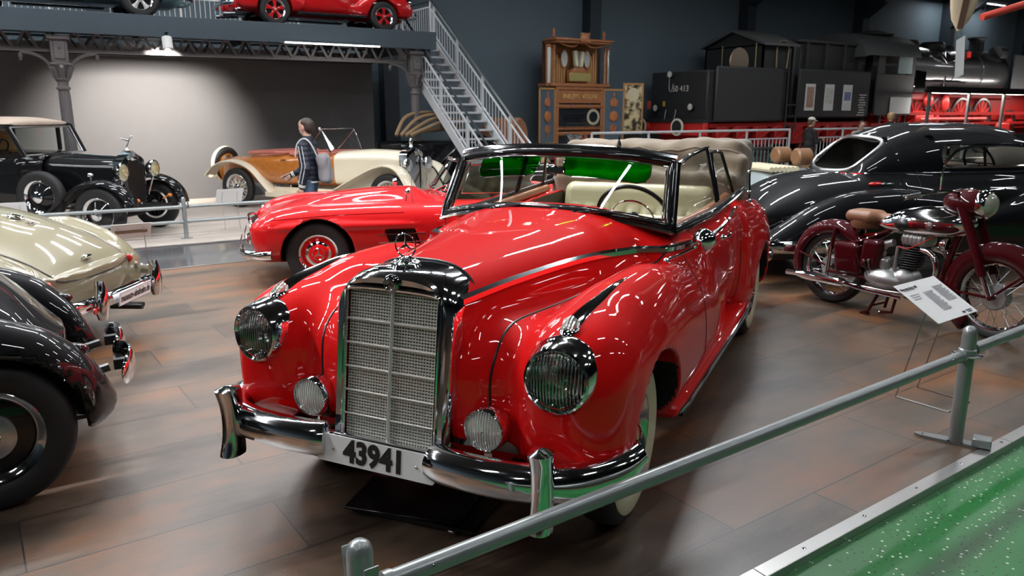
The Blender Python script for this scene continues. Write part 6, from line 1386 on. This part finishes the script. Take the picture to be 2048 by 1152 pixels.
    part('cornice', MB().box((0,.10,3.86),(2.14,.74,.07),.02).box((0,.10,3.80),(2.0,.66,.07),.02), W1, t)
    m = MB().ball((0,-.22,3.90),(.17,.10,.16),12,8)
    for k in range(5): m.ball((-.14+.07*k,-.24,4.02),(.035,.03,.05),8,6)
    for k in range(6): m.ball((-.15+.06*k,-.30,3.82),(.03,.03,.05),8,6)
    part('carved_crest', m, W1, t)
    for s in (-1,1):   # open glazed doors
        d = thing_part('glazed_door', t, (s*.89,-.02,1.95-.25), (0,0,-s*.25))
        w = .72; x0 = s*w/2
        part('door_frame', MB().box((x0-w/2+.03,0,0),(.06,.04,1.62),.008).box((x0+w/2-.03,0,0),(.06,.04,1.62),.008).box((x0,0,.78),(w,.04,.06),.008).box((x0,0,-.78),(w,.04,.06),.008), mat('honey_oak',(.42,.22,.08),.45), d)
        part('door_panel', MB().box((x0,.0,0),(w-.10,.012,1.52)), mat('blue_grey_glass',(.10,.14,.18),.12,coat=1.0), d)
        part('door_ornament', MB().ball((x0,-.03,0),(.15,.03,.16),16,8).tube([(x0,-.02,.62),(x0,-.02,.3)], [.03,.09], 8, flat=.4).tube([(x0,-.02,-.25),(x0,-.02,-.62)], [.09,.02], 8, flat=.4).ball((x0,-.02,.40),(.13,.02,.14),10,6).ball((x0,-.02,-.36),(.11,.02,.12),10,6).ball((x0,-.02,.64),(.03,.02,.07),8,6), mat('orange_carving',(.42,.15,.05),.45), d)
orchestrion()
t = thing('picture_panel', 'tall sepia picture panel leaning at the right of the organ', 'panel', (16.15,18.5,-.2), -.35)
def sepia():
    m, N, L, p = nt('sepia_print'); tc = N.new('ShaderNodeTexCoord'); n = N.new('ShaderNodeTexNoise'); n.inputs['Scale'].default_value = 5; n.inputs['Detail'].default_value = 8; L.new(tc.outputs['Object'], n.inputs['Vector'])
    c = N.new('ShaderNodeValToRGB'); c.color_ramp.elements[0].color = (.03,.02,.008,1); c.color_ramp.elements[0].position = .42; c.color_ramp.elements[1].color = (.62,.52,.30,1); c.color_ramp.elements[1].position = .58
    L.new(n.outputs['Fac'], c.inputs[0]); L.new(c.outputs[0], p.inputs['Base Color']); return m
part('print', MB().box((0,0,1.95),(.60,.02,1.36)), sepia(), t); part('print_disc', MB().lathe([(.0001,-.016),(.20,-.014)], 28, axis='y', c=(0,0,2.35)), mat('pale_print',(.62,.56,.36),.6), t)
part('frame', MB().box((0,0,2.66),(.67,.04,.06)).box((0,0,1.24),(.67,.04,.06)).box((-.31,0,1.95),(.05,.04,1.4)).box((.31,0,1.95),(.05,.04,1.4)), mat('honey_oak',(.42,.22,.08),.45), t); part('stand', MB().box((0,.05,.62),(.5,.06,1.24)), BLKRUB, t)
# ------------------------------------------------------------------ steam locomotive
def loco():
    y0, y1 = 16.8, 19.4; yc = (y0+y1)/2
    BK = mat('loco_black', (.022,.023,.024), .55, vary=.15, vscale=2); BK2 = mat('loco_panel_black', (.030,.031,.032), .6); RD = mat('loco_red', (.36,.012,.010), .45); RDL = mat('loco_bright_red', (.60,.03,.025), .4)
    t = thing('steam_locomotive', 'black steam locomotive and tender on red frames along the back wall', 'locomotive', (17.7,yc,-.2)); dz = .2
    def bx(x0,x1,ya,yb,z0,z1,b=.0): return ((x0+x1)/2-17.7,(ya+yb)/2-yc,(z0+z1)/2+dz),(x1-x0,yb-ya,z1-z0),b
    part('tender_tank', MB().box(*bx(17.7,21.3,y0+.12,y1,1.32,2.86,.04)), BK, t)
    part('tender_side_panel', MB().box(*bx(17.95,21.0,y0,y0+.10,1.34,2.98,.05)), BK2, t, 'flat dark grey side panel'); 
    part('tender_end_deck', MB().box(*bx(17.45,17.7,y0,y1,1.30,1.40)), BK, t)
    def cab(x0,x1,ya,yb,z0,ze,zr,nm):
        m = MB(); m.box(*bx(x0,x1,ya,ya+.06,z0,ze)).box(*bx(x0,x1,yb-.06,yb,z0,ze)).box(*bx(x0,x0+.06,ya,yb,z0,ze)).box(*bx(x1-.06,x1,ya,yb,z0,ze))
        part(nm, m, BK, t)
    cab(20.1,21.4,y0+.15,y1,2.86,3.70,4.2,'brakeman_cabin')
    P = []
    for x in (19.9,21.6): P.append([(x-17.7, y-yc, z+dz) for y, z in ((y0-.05,3.72),(y0+.6,4.0),(yc,4.22),(y1-.5,4.0),(y1+.05,3.72),(y1+.05,3.68),(yc,4.14),(y0-.05,3.66))])
    fix_normals(part('cabin_roof', MB().rows(P, caps=True), mat('roof_grey',(.075,.078,.078),.6), t))
    part('cabin_gable', MB().poly([(20.1-17.7,y0+.15-yc,3.66+dz),(20.1-17.7,y0+.7-yc,3.98+dz),(20.1-17.7,0,4.16+dz),(20.1-17.7,y1-.6-yc,3.98+dz),(20.1-17.7,y1-yc,3.66+dz)], (.05,0,0)), BK, t)
    part('handrail', MB().tube([(2.36,-.9,2.9+dz),(2.36,-.9,3.75+dz)],.025,8).tube([(2.36,.5,2.9+dz),(2.36,.5,3.75+dz)],.02,8), mat('rail_bronze',(.30,.25,.14),.4,.6), t)
    part('cabin_door_rail', MB().tube(catmull([(3.0,y0+.10-yc,3.0+dz),(3.0,y0+.08-yc,3.75+dz),(3.5,y0+.08-yc,3.75+dz),(3.5,y0+.10-yc,3.0+dz)],4),.025,6), mat('rail_bronze',(.30,.25,.14),.4,.6), t)
    part('brass_disc', MB().lathe([(.0001,-.03),(.40,-.02),(.42,.02)], 32, axis='y', c=(1.35,y0+.16-yc,3.14+dz)), mat('worn_copper',(.30,.24,.18),.4,.6), t)
    for y in (17.68,19.35): 
        part('buffer', MB().lathe([(.0001,-.46),(.24,-.46),(.25,-.44),(.25,-.40),(.08,-.38),(.10,0)], 28, axis='x', c=(0,y-yc,1.17+dz)), BK, t); part('buffer_ring', MB().lathe([(.205,-.465),(.262,-.465),(.262,-.43)], 28, axis='x', c=(0,y-yc,1.17+dz)), mat('buffer_white',(.70,.66,.55),.5), t)
    part('buffer_beam', MB().box(*bx(17.5,17.7,y0,y1,.92,1.32,.02)).tube([(-.1,17.68-yc,1.17+dz),(-.35,17.68-yc,1.17+dz)],.14,12).tube([(-.1,19.3-yc,1.17+dz),(-.35,19.3-yc,1.17+dz)],.14,12), RDL, t)
    for y, z in ((17.5,1.78),(19.05,1.75),(18.45,2.78)):
        l = thing_part('end_lamp', t, (-.06,y-yc,z+dz)); part('lamp_body', MB().lathe([(.11,-.06),(.12,-.03),(.10,.04)], 20, axis='x'), BK, l); part('lamp_glass', MB().lathe([(.0001,-.07),(.10,-.06)], 20, axis='x'), mat('lamp_white_glass',(.62,.62,.58),.25), l)
    part('hose', MB().tube(catmull([(-.06,.5,1.7+dz),(-.15,.45,1.3+dz),(-.15,.1,1.28+dz),(-.06,.05,1.7+dz)],5),.018,6).tube(catmull([(-.06,.40,2.75+dz),(-.10,.36,2.35+dz),(-.10,.26,2.25+dz),(-.06,.22,2.5+dz)],5),.015,6), mat('hose_grey',(.25,.25,.24),.5), t)
    part('end_marks', MB().box((-.02,18.75-yc,1.88+dz),(.02,.10,.16)), mat('mark_yellow',(.55,.40,.05),.5), t); part('end_marks', MB().box((-.02,19.45-yc,1.85+dz),(.02,.16,.26)), mat('mark_red',(.55,.10,.08),.5), t)
    text_part('50 413', mat('loco_lettering',(.60,.58,.52),.5), t, (-.012,18.05-yc,2.33+dz), (0,-1,0), (0,0,1), .26, 'number', .004)
    # second section
    part('coal_bunker_panel', MB().box(*bx(21.75,25.65,y0,y0+.10,1.45,3.0,.05)), BK2, t, 'flat dark grey side panel with posters')
    part('coal_bunker', MB().box(*bx(21.8,25.7,y0+.3,y1,1.4,3.95,.05)), BK, t)
    m = MB()
    for x in (22.3,23.3,24.3,25.2): m.box(*bx(x,x+.12,y0+.22,y0+.34,3.0,3.9))
    m.box(*bx(21.8,25.6,y0+.2,y0+.3,3.86,3.94)); part('bunker_ribs', m, BK2, t)
    part('ladder', MB().tube([(3.45,y0-.05-yc,1.0+dz),(3.45,y0-.05-yc,3.6+dz)],.025,6).tube([(3.95,y0-.05-yc,1.0+dz),(3.95,y0-.05-yc,3.6+dz)],.025,6).box((3.7,y0-.05-yc,1.5+dz),(.5,.06,.05)).box((3.7,y0-.05-yc,1.85+dz),(.5,.06,.05)).box((3.7,y0-.05-yc,1.18+dz),(.5,.06,.05)), BK, t)
    for i, (x, c) in enumerate(((22.35,(.42,.34,.30)),(23.35,(.55,.56,.52)),(24.35,(.52,.52,.55)))):
        pp = thing_part('poster', t, (x-17.7,y0-.012-yc,2.10+dz)); part('poster_sheet', MB().box((0,0,0),(.50,.012,.86)), mat('poster_white',(.62,.62,.60),.5), pp)
        part('poster_print', MB().box((0,-.008,.05 if i else 0),(.36,.004,(.66,.5,.28)[i])), mat('poster_print_%s' % ['brown','pale','blue'][i], ((.34,.22,.17),(.50,.52,.47),(.16,.20,.36))[i], .6, vary=.5, vscale=9), pp)
    m = MB()
    for k in range(9): m.box((25.25-17.7-.03*(k % 3),y0-.006-yc,2.20-.085*k+dz),(.42-.10*((k*3) % 4)*.5,.008,.030))
    part('data_lines', m, mat('loco_lettering',(.6,.58,.52),.5), t)
    # cab
    part('cab_side', MB().box(*bx(26.0,28.3,y0,y0+.08,1.5,2.95,.02)).box(*bx(26.0,26.4,y0,y0+.08,2.95,3.75)).box(*bx(28.1,28.3,y0,y0+.08,2.95,3.75)).box(*bx(26.0,28.3,y0,y0+.08,3.65,3.8)), BK2, t)
    part('cab_window', MB().box(*bx(27.2,28.05,y0-.02,y0,2.98,3.64)), mat('cab_window_pane',(.28,.36,.36),.15), t); part('cab_inside', MB().box(*bx(26.1,28.2,y0+.3,y1-.1,1.5,3.8)), BK, t)
    P = []
    for x in (25.0,25.3,28.4): P.append([(x-17.7, (yc-yc)+1.42*math.cos(a), 3.55+.85*math.sin(a)+dz-(.06 if x < 25.1 else 0)) for a in [math.pi*i/16 for i in range(17)]])
    part('arched_roof', MB().rows(P, ring=False, caps=True), mat('roof_grey',(.075,.078,.078),.6), t); part('roof_hatch', MB().box((9.4,-.2,4.42+dz),(1.4,.9,.14),.04), BK, t)
    part('white_plate', MB().box(*bx(26.9,28.2,y0-.03,y0,1.55,2.15,.03)), mat('glossy_white_tank',(.70,.72,.72),.2), t)
    # boiler
    m = MB().lathe([(.0001,28.3-17.7),(.98,28.3-17.7),(.98,30-17.7),(.93,30.02-17.7),(.93,31.4-17.7),(.955,31.42-17.7),(.955,31.5-17.7),(.93,31.52-17.7),(.93,33.6-17.7),(.97,33.62-17.7),(.97,35.6-17.7),(.90,35.75-17.7),(.3,35.85-17.7),(.0001,35.85-17.7)], 40, axis='x', c=(0,-.1,3.15+dz))
    part('boiler', m, mat('loco_gloss_black',(.03,.031,.032),.28,coat=.6), t)
    part('feed_pipes', MB().tube([(10.8,-1.08,2.75+dz),(14.5,-1.08,2.75+dz)],.04,8).tube([(13.2,-1.0,2.3+dz),(13.2,-.9,3.9+dz)],.06,8).tube([(12.6,-.9,3.95+dz),(13.2,-1.0,3.5+dz),(13.6,-1.02,3.6+dz)],.05,8).box((11.3,-1.05,2.7+dz),(.8,.15,.9),.05), DARKCH, t)
    for x, r, h in ((29.6,.42,.34),(31.3,.48,.34),(32.3,.3,.26)): part('dome', MB().lathe([(r,0),(r,h*.7),(r*.8,h),(.0001,h*1.02)], 28, c=(x-17.7,-.1,3.98+dz)), BK, t)
    part('chimney', MB().lathe([(.34,0),(.28,.1),(.28,.55),(.36,.6),(.36,.66),(.0001,.66)], 28, c=(34.6-17.7,-.1,4.0+dz)), BK, t); part('red_valve', MB().lathe([(.09,0),(.09,.22),(.0001,.24)], 14, c=(32.75-17.7,-.8,3.75+dz)), RDL, t)
    part('smoke_deflector', MB().box((37-17.7,-1.2,3.2+dz),(2.8,.06,1.5),.02).lathe([(.0001,0),(.3,0),(.3,.5),(.0001,.5)], 20, axis='x', c=(35.2-17.7,-.6,4.0+dz)), BK2, t)
    # red frames
    part('main_frame', MB().box(*bx(17.8,38,y0+.4,y1-.4,.70,1.3)), RD, t)
    m = MB()
    for x in np.arange(18.2,26.0,.9): m.box(*bx(x,x+.5,y0+.1,y0+.35,.6,1.2,.03)).tube([(x-17.7,y0+.08-yc,.75+dz),(x+.8-17.7,y0+.08-yc,1.15+dz)],.04,6)
    m.box(*bx(17.9,25.9,y0+.15,y0+.2,1.15,1.28)).box(*bx(26,38,y0+.02,y0+.1,1.5,1.62)).box(*bx(26,38,y0+.05,y0+.2,1.12,1.22)); part('spring_gear', m, RD, t)
    for i, (x, r) in enumerate(((18.9,.5),(20.6,.5),(22.9,.5),(24.6,.5),(27.2,.62),(28.9,.74),(30.5,.74),(32.1,.74),(33.7,.74),(36.0,.5))):
        w = thing_part('driving_wheel', t, (x-17.7,y0+(.38 if x < 26 else .20)-yc,.06+r-.02+(.86 if x > 26 else 0))); 
        part('wheel_tyre', MB().lathe([(r-.08,-.06),(r,-.06),(r,.06),(r-.08,.06)], 36, axis='y'), STEELM, w)
        m = MB().lathe([(.0001,-.10),(.14,-.10),(.16,0),(.16,.06)], 20, axis='y')
        for k in range(12): a = 2*math.pi*k/12; m.tube([(.12*math.cos(a),-.0,.12*math.sin(a)),((r-.06)*math.cos(a),0,(r-.06)*math.sin(a))],.035,6)
        m.poly([((r-.10)*math.cos(a),-.03,(r-.10)*math.sin(a)) for a in [math.radians(200+10*j) for j in range(15)]], (0,.06,0)); part('wheel_spokes', m, RDL if x > 26 else RD, w)
    part('wheel_frame', MB().box(*bx(26.4,38,y0+.45,y0+.6,1.0,2.35)).box(*bx(28.2,29.6,y0+.05,y0+.4,2.05,2.35,.05)).box(*bx(31.0,36,y0+.15,y0+.4,2.15,2.38,.05)), RD, t); part('rail_bed', MB().box(*bx(26.0,38.5,y0-.1,y1,-.19,.70)), BLKRUB, t)
    part('coupling_rod', MB().tube([(11.3,y0+.05-yc,1.35+dz),(16.1,y0+.05-yc,1.35+dz)],.07,8).ball((12.9,y0+.02-yc,1.95+dz),(.22,.12,.34),14,10).ball((11.7,y0+.02-yc,2.05+dz),(.30,.14,.26),14,10), RDL, t)
    part('running_gear', MB().tube([(11.5,y0+.22-yc,.85+dz),(16.6,y0+.22-yc,.80+dz)],.06,8).box((17.6,y0+.2-yc,.95+dz),(1.1,.4,.5),.08).tube([(12.2,y0+.15-yc,1.55+dz),(13.4,y0+.15-yc,.95+dz)],.05,8).ball((12.5,y0+.1-yc,1.35+dz),(.16,.10,.28)).lathe([(.0001,0),(.28,0),(.3,.1),(.3,1.2),(.0001,1.25)],20,axis='x',c=(11.0,y0+.3-yc,1.38+dz)), RDL, t)
    # rails under it
    r_ = thing('track', 'pair of steel rails under the locomotive', 'track', (28,yc,-.2)); part('rail', MB().box((0,-.72,.03),(21,.07,.06)), STEELM, r_); part('rail', MB().box((0,.72,.03),(21,.07,.06)), STEELM, r_)
loco()
# lit showcase before the driving wheels
t = thing('glass_barrier', 'tall glass showcase front with black lit top beam before the red driving wheels', 'showcase', (28.6,16.1,-.2))
part('top_beam', MB().box((4.6,0,2.62),(10.2,.16,.22)), BLKRUB, t); part('strip_lamp', MB().add([(-.2,.10,2.50),(-.2,.16,2.50),(9.4,.16,2.50),(9.4,.10,2.50)],[(0,1,2,3)]), emis('showcase_light',(1,.93,.88),110), t)
for x in (-.4,2.3,4.9,7.6): part('upright', MB().box((x,0,1.25),(.10,.08,2.52)), PEWTER, t)
for x in (-.4,2.3,4.9): part('glass_pane', MB().add([(x+.05,0,.1),(x+2.6,0,.1),(x+2.6,0,2.5),(x+.05,0,2.5)], [(0,1,2,3)]), GLASS, t)
def tall_rail(lab, x0, x1, y):
    t = thing('visitor_railing', lab, 'railing', (x0,y,-.2)); L_ = x1-x0; z = 1.38
    part('handrail', MB().tube([(0,0,z),(L_,0,z)], .028, 8), STAIRM, t); part('lower_rail', MB().tube([(0,0,z-.22),(L_,0,z-.22)], .018, 6).tube([(0,0,.35),(L_,0,.35)], .018, 6), STAIRM, t)
    n = int(L_/1.5)
    for i in range(n+1): part('post', MB().tube([(L_*i/n,0,0),(L_*i/n,0,z)], .028, 8), STAIRM, t)
    m = MB()
    for i in range(int(L_/.14)): m.box((.07+.14*i,0,z-.62),(.016,.016,.80))
    part('balusters', m, STAIRM, t)
tall_rail('long silver visitor railing in front of the locomotive tender', 10.6, 17.2, 13.45); tall_rail('silver visitor railing right of the woman in the white cap', 17.75, 24.0, 13.35)
# hanging things at the upper right
t = thing('wing_blade', 'hanging pale wooden blade with a brown centre stripe at the top right', 'wing', (9.55,5.2,2.58), math.radians(-32))
rows = []
for i in range(16):
    q = i/15; z = 1.9*q; w = .30*math.sqrt(max(.005,1-(1-min(1,q/.38))**2.2))+.06*q
    rows.append([(w*math.cos(a)*.62+.16*q, .035*math.sin(a), z) for a in [2*math.pi*k/20 for k in range(20)]])
part('blade', MB().rows(rows, caps=True), mat('pale_plywood',(.50,.41,.28),.5,vary=.08), t); part('stripe', MB().poly([(-.04,-.04,.02),(.03,-.04,.02),(.26,-.04,1.9),(.15,-.04,1.9)], (0,.012,0)), mat('brown_stripe',(.10,.055,.035),.5), t); part('hanging_wire', MB().tube([(.15,0,1.88),(.15,0,6.55)],.006,5), DARKCH, t)
t = thing('red_spar', 'thin red spar hanging under the roof at the top right corner', 'spar', (10.29,5.33,2.79)); part('spar', MB().tube([(0,0,0),(2.2,-1.1,.72)], .045, 10), mat('spar_red',(.55,.06,.04),.4), t); part('hanging_wire', MB().tube([(1.1,-.55,.4),(1.1,-.55,6.4)],.005,5).tube([(.05,0,.05),(.05,0,6.35)],.005,5), DARKCH, t)
t = thing('paper_banner', 'narrow white paper sheet hanging on a thread before the boiler', 'banner', (13.0,7.0,2.2), .9); R3 = Matrix.Rotation(.18,3,'Y'); part('sheet', MB().box((0,0,.30),(.30,.004,.62),0,R3), mat('paper_grey',(.42,.44,.44),.7), t); part('thread', MB().tube([(.05,0,.6),(.05,0,6.9)],.003,4), DARKCH, t)
# ================================================================== people
def rcone(x, y, z, a, b, ra, rb):
    a = np.array(a, float); b = np.array(b, float); d = b-a; L2 = (d**2).sum()
    h = np.clip(((x-a[0])*d[0]+(y-a[1])*d[1]+(z-a[2])*d[2])/L2, 0, 1)
    return np.sqrt((x-a[0]-d[0]*h)**2+(y-a[1]-d[1]*h)**2+(z-a[2]-d[2]*h)**2)-(ra+(rb-ra)*h)
def ell(x, y, z, c, r): 
    k = np.sqrt(((x-c[0])/r[0])**2+((y-c[1])/r[1])**2+((z-c[2])/r[2])**2); return (k-1)*min(r)
def sm(fs, k):
    f = fs[0]
    for g in fs[1:]: f = smin(f, g, k)
    return f
def person(name, lab, loc, face, H, coat, legs, hairc, armL, armR, hat=None, headyaw=0, headtilt=0, hair_long=False, bag=None, holds=None, stripes=None, hem=.52, h=.014, lean=0):
    t = placed(name, lab, 'person', loc, (-face[0],-face[1])); s = H/1.78
    SK = mat('skin', (.55,.33,.25), .55); SH = mat('dark_shoe', (.02,.018,.016), .5)
    A = lambda p: (p[0]*s, p[1]*s, p[2]*s)
    B = lambda a, b, ra, rb: (lambda x, y, z: rcone(x, y, z, A(a), A(b), ra*s, rb*s))
    def blob(nm, fs, k, lo, hi, m, hh=h, parent=t):
        f = lambda x, y, z: sm([g(x,y,z) for g in fs], k)
        V, Q, N = iso(f, tuple(v*s for v in lo), tuple(v*s for v in hi), hh, sym=False); return mesh_obj(nm, V, Q, m, parent, True, N)
    E = lambda c, r: (lambda x, y, z: ell(x, y, z, A(c), tuple(v*s for v in r)))
    # skin body: head to feet as one surface under the clothes
    hd = thing_part('head', t, (0,-.01*s,1.52*s), (headtilt,0,headyaw)); q = lambda p: (p[0], p[1]+.01, p[2]-1.52)
    face_ = [E(q((0,-.015,1.665)),(.075,.092,.105)), E(q((0,-.045,1.605)),(.048,.055,.055)), E(q((0,-.02,1.70)),(.078,.09,.075)), B(q((0,-.095,1.665)),q((0,-.118,1.635)),.010,.014), E(q((0,-.092,1.598)),(.026,.014,.011)), E(q((-.077,.0,1.655)),(.010,.020,.030)), E(q((.077,0,1.655)),(.010,.020,.030)), B(q((0,.005,1.50)),q((0,0,1.60)),.056,.052)]
    blob('face', face_, .015, (-.12,-.16,-.08), (.12,.14,.28), SK, .010, hd)
    part('eyes', MB().ball(A(q((-.032,-.098,1.678))),.010*s,8,6).ball(A(q((.032,-.098,1.678))),.010*s,8,6), mat('eye_dark',(.03,.02,.02),.2), hd)
    part('eyebrows', MB().tube([A(q((-.05,-.098,1.702))),A(q((-.018,-.104,1.704)))],.004*s,5).tube([A(q((.018,-.104,1.704))),A(q((.05,-.098,1.702)))],.004*s,5), hairc, hd)
    hr = [E(q((0,.012,1.715)),(.086,.098,.072)), E(q((0,.045,1.66)),(.080,.070,.085))]
    if hair_long: hr += [E(q((0,.06,1.56)),(.085,.055,.12)), E(q((-.075,.0,1.58)),(.022,.05,.11)), E(q((.075,.0,1.58)),(.022,.05,.11))]
    hf = lambda x, y, z: smax(sm([g(x,y,z) for g in hr], .02), (-(y+.052*s)-((z-(1.70-1.52)*s)*.9)), .01)
    V, Q, N = iso(hf, (-.13*s,-.16*s,-.12*s), (.13*s,.16*s,.32*s), .010, sym=False); mesh_obj('hair', V, Q, hairc, hd, True, N)
    if hat: blob('cap', [lambda x,y,z: smax(ell(x,y,z,A(q((0,.005,1.735))),(.096*s,.108*s,.075*s)), (1.72-1.52)*s-z, .01), E(q((0,-.12,1.722)),(.065,.075,.010))], .01, (-.13,-.22,.17), (.13,.15,.32), hat, .010, hd)
    # legs
    LG = []
    for sd in (-1,1):
        LG += [B((sd*.085,0,.92),(sd*.10,-.01+.04*sd,.50),.098,.066), B((sd*.10,-.01+.04*sd,.50),(sd*.10,.02+.05*sd,.09),.064,.052)]
    LG += [E((0,.01,.93),(.155,.115,.12))]
    blob('trousers', LG, .03, (-.24,-.22,.06), (.24,.24,1.08), legs, .018)
    for sd in (-1,1): blob('shoe', [E((sd*.10,-.05+.05*sd,.035),(.046,.13,.035)), B((sd*.10,.02+.05*sd,.11),(sd*.10,.02+.05*sd,.04),.048,.05)], .02, (sd*.10-.08,-.25,-.01), (sd*.10+.08,.16,.18), SH, .015)
    # coat: torso and both sleeves
    CT = [E((0,.0,1.26),(.175,.130,.20)), E((0,.005,1.06),(.165,.150,.17)), B((-.12,.0,1.42),(.12,0,1.42),.072,.072), B((0,0,1.46),(0,0,1.52),.085,.062), E((0,.0,hem+.43),(.168,.150,.10))]
    if hem < .5: CT.append(E((0,.0,hem+.35),(.165,.125,.20)))
    for sd, arm in ((1,armL),(-1,armR)):
        sh_, el, wr = arm; CT += [B((sd*.185,0,1.41),el,.072,.056), B(el,wr,.056,.042)]
    ct = lambda x, y, z: sm([g(x,y,z) for g in CT], .035)+.0025*np.sin(z*95/s)*(1 if stripes else .3)
    V, Q, N = iso(ct, (-.55*s,-.62*s,.62*s), (.55*s,.35*s,1.62*s), h, sym=False); mesh_obj('jacket', V, Q, coat, t, True, N)
    for sd, arm in ((1,armL),(-1,armR)):
        sh_, el, wr = arm; e, w = Vector(el), Vector(wr); d = (w-e).normalized(); sx = Vector((0,1,0)) if abs(d.y) < .6 else Vector((0,0,1)); u = d.cross(sx).normalized(); v = u.cross(d).normalized(); c = w+d*.055
        FS = [lambda x,y,z,c=c: ell(x,y,z,A(c),(.030*s,.036*s,.042*s)), B(tuple(w-d*.01),tuple(c),.027,.028)]
        for k, (off, ln) in enumerate(((-.026,.060),(-.009,.070),(.009,.066),(.025,.052))):
            r0 = c+v*off+d*.030; r1 = r0+d*ln*.5+u*.006; r2 = r1+d*ln*.35+u*.022; FS += [B(tuple(r0),tuple(r1),.0095,.009), B(tuple(r1),tuple(r2),.009,.0075)]
        th0 = c-v*.028-d*.005; th1 = th0-v*.020+d*.028+u*.012; th2 = th1+d*.025+u*.012; FS += [B(tuple(th0),tuple(th1),.012,.010), B(tuple(th1),tuple(th2),.010,.008)]
        lo = tuple(min(w[i],c[i])-.13 for i in range(3)); hi = tuple(max(w[i],c[i])+.13 for i in range(3))
        blob('hand', FS, .006, lo, hi, SK, .0065)
        if stripes: part('cuff', MB().tube([tuple((w-d*.03)*s), tuple((w-d*.015)*s)], .047*s, 14).tube([tuple((w-d*.008)*s), tuple((w+d*.004)*s)], .046*s, 14), mat('white_cuff',(.70,.68,.60),.7), t)
    return t, s
NAVY = mat('navy_jacket', (.005,.009,.022), .6); DENIM = mat('blue_denim', (.055,.095,.16), .8, vary=.2, vscale=8); BRHAIR = mat('dark_brown_hair', (.030,.018,.012), .5, bump=.5, bscale=150)
t, s_ = person('person', 'man in navy quilted jacket and jeans with a grey sling bag, walking left', (3.32,10.42,-.2), (-.80,.60), 1.76, NAVY, DENIM, BRHAIR,
    ((0,0,0),(.245,.05,1.12),(.235,-.03,.87)), ((0,0,0),(-.22,-.06,1.13),(-.17,-.30,1.00)), headyaw=-.35, stripes=True, h=.014)
for k, xo in enumerate((0.0,.045)): part('sleeve_stripe', MB().tube([(.262,-.035+xo,1.40),(.306,.015+xo,1.14),(.286,-.055+xo,.90)], .006, 5), mat('grey_piping',(.45,.47,.48),.7), t)
part('waistband', MB().rows([[(.172*math.cos(a),.152*math.sin(a),z) for a in [2*math.pi*k/28 for k in range(28)]] for z in (.905,.925)]), mat('white_cuff',(.7,.68,.6),.7), t)
part('collar', MB().rows([[(r*math.cos(a),r*.95*math.sin(a)+.005,z) for a in [2*math.pi*k/24 for k in range(24)]] for r, z in ((.085,1.44),(.075,1.52),(.070,1.53))]), NAVY, t)
g = thing('sling_bag', 'grey drawstring bag slung on the back of the man in the navy jacket', 'bag', (3.32,10.42,-.2), t.rotation_euler.z)
BG = lambda x,y,z: smax(rbox(x,y-(1.1-z)*.12,z,(.03,.235,1.09),(.14,.075,.20),.07), -9+z*0, .01)+.006*np.sin(x*40+z*25)
V, Q, N = iso(BG, (-.2,.08,.82), (.25,.36,1.34), .016, sym=False); mesh_obj('sack', V, Q, mat('grey_bag_cloth',(.20,.19,.20),.8), g, True, N)
part('cord', MB().tube(catmull([(.10,.16,1.26),(.15,.09,1.44),(.15,.0,1.495),(.15,-.09,1.42),(.16,-.12,1.25)],5), .010, 6), mat('pale_cord',(.55,.55,.55),.8), g)
g = thing('phone', 'pink and white phone held out by the man in the navy jacket', 'phone', (3.32,10.42,-.2), t.rotation_euler.z); part('case', MB().box((-.155,-.385,.985),(.075,.15,.012),.004,Matrix.Rotation(.4,3,'X')), mat('pale_pink',(.62,.42,.42),.4), g); part('screen', MB().box((-.155,-.388,.993),(.066,.135,.003),0,Matrix.Rotation(.4,3,'X')), mat('screen_dark',(.02,.02,.03),.1), g)
BLKC = mat('black_coat', (.012,.012,.013), .7); DKTR = mat('dark_trousers', (.025,.022,.03), .8)
up_ = ((0,0,0),(.23,-.06,1.14),(.12,-.27,1.20)); up2 = ((0,0,0),(-.23,-.06,1.14),(-.12,-.27,1.20)); dn = ((0,0,0),(.24,.03,1.13),(.22,-.05,.88)); dn2 = ((0,0,0),(-.24,.03,1.13),(-.22,-.05,.88))
person('person', 'woman in black coat and white cap standing at the gap in the visitor railing', (17.5,13.05,-.2), (.92,-.25), 1.68, BLKC, DKTR, mat('brown_hair',(.10,.05,.03),.5), up_, up2, hat=mat('white_cap_cloth',(.68,.66,.60),.7), hem=.40, h=.022, headtilt=.15)
person('person', 'person with long brown hair and pale furry collar bending the head by the railing', (19.2,12.75,-.2), (-.5,-.8), 1.60, mat('pale_fur',(.42,.38,.33),.9,bump=.8), DKTR, mat('brown_hair',(.10,.05,.03),.5), up_, dn2, hem=.45, hair_long=True, headtilt=.45, h=.022)
person('person', 'person with blond hair in a black coat before the red driving wheels', (20.8,12.9,-.2), (.9,.0), 1.82, BLKC, DKTR, mat('blond_hair',(.50,.34,.16),.5), dn, dn2, hem=.42, h=.022, hair_long=False)

t = thing('metal_bench', 'low ribbed silver metal bench just beyond the bonnet of the red roadster', 'bench', (4.75,10.75,-.2), .18)
m = MB()
for k in range(4): m.box((0,-.02,.42+.045*k),(1.9,.05-.005*k,.035),.008)
part('ribbed_beam', m, STAIRM, t); part('bracket', MB().box((.45,-.05,.49),(.06,.03,.2)), mat('bracket_brown',(.25,.16,.12),.5), t)
for x in (-.8,.8): part('leg', MB().box((x,0,.2),(.06,.08,.42)), STAIRM, t)
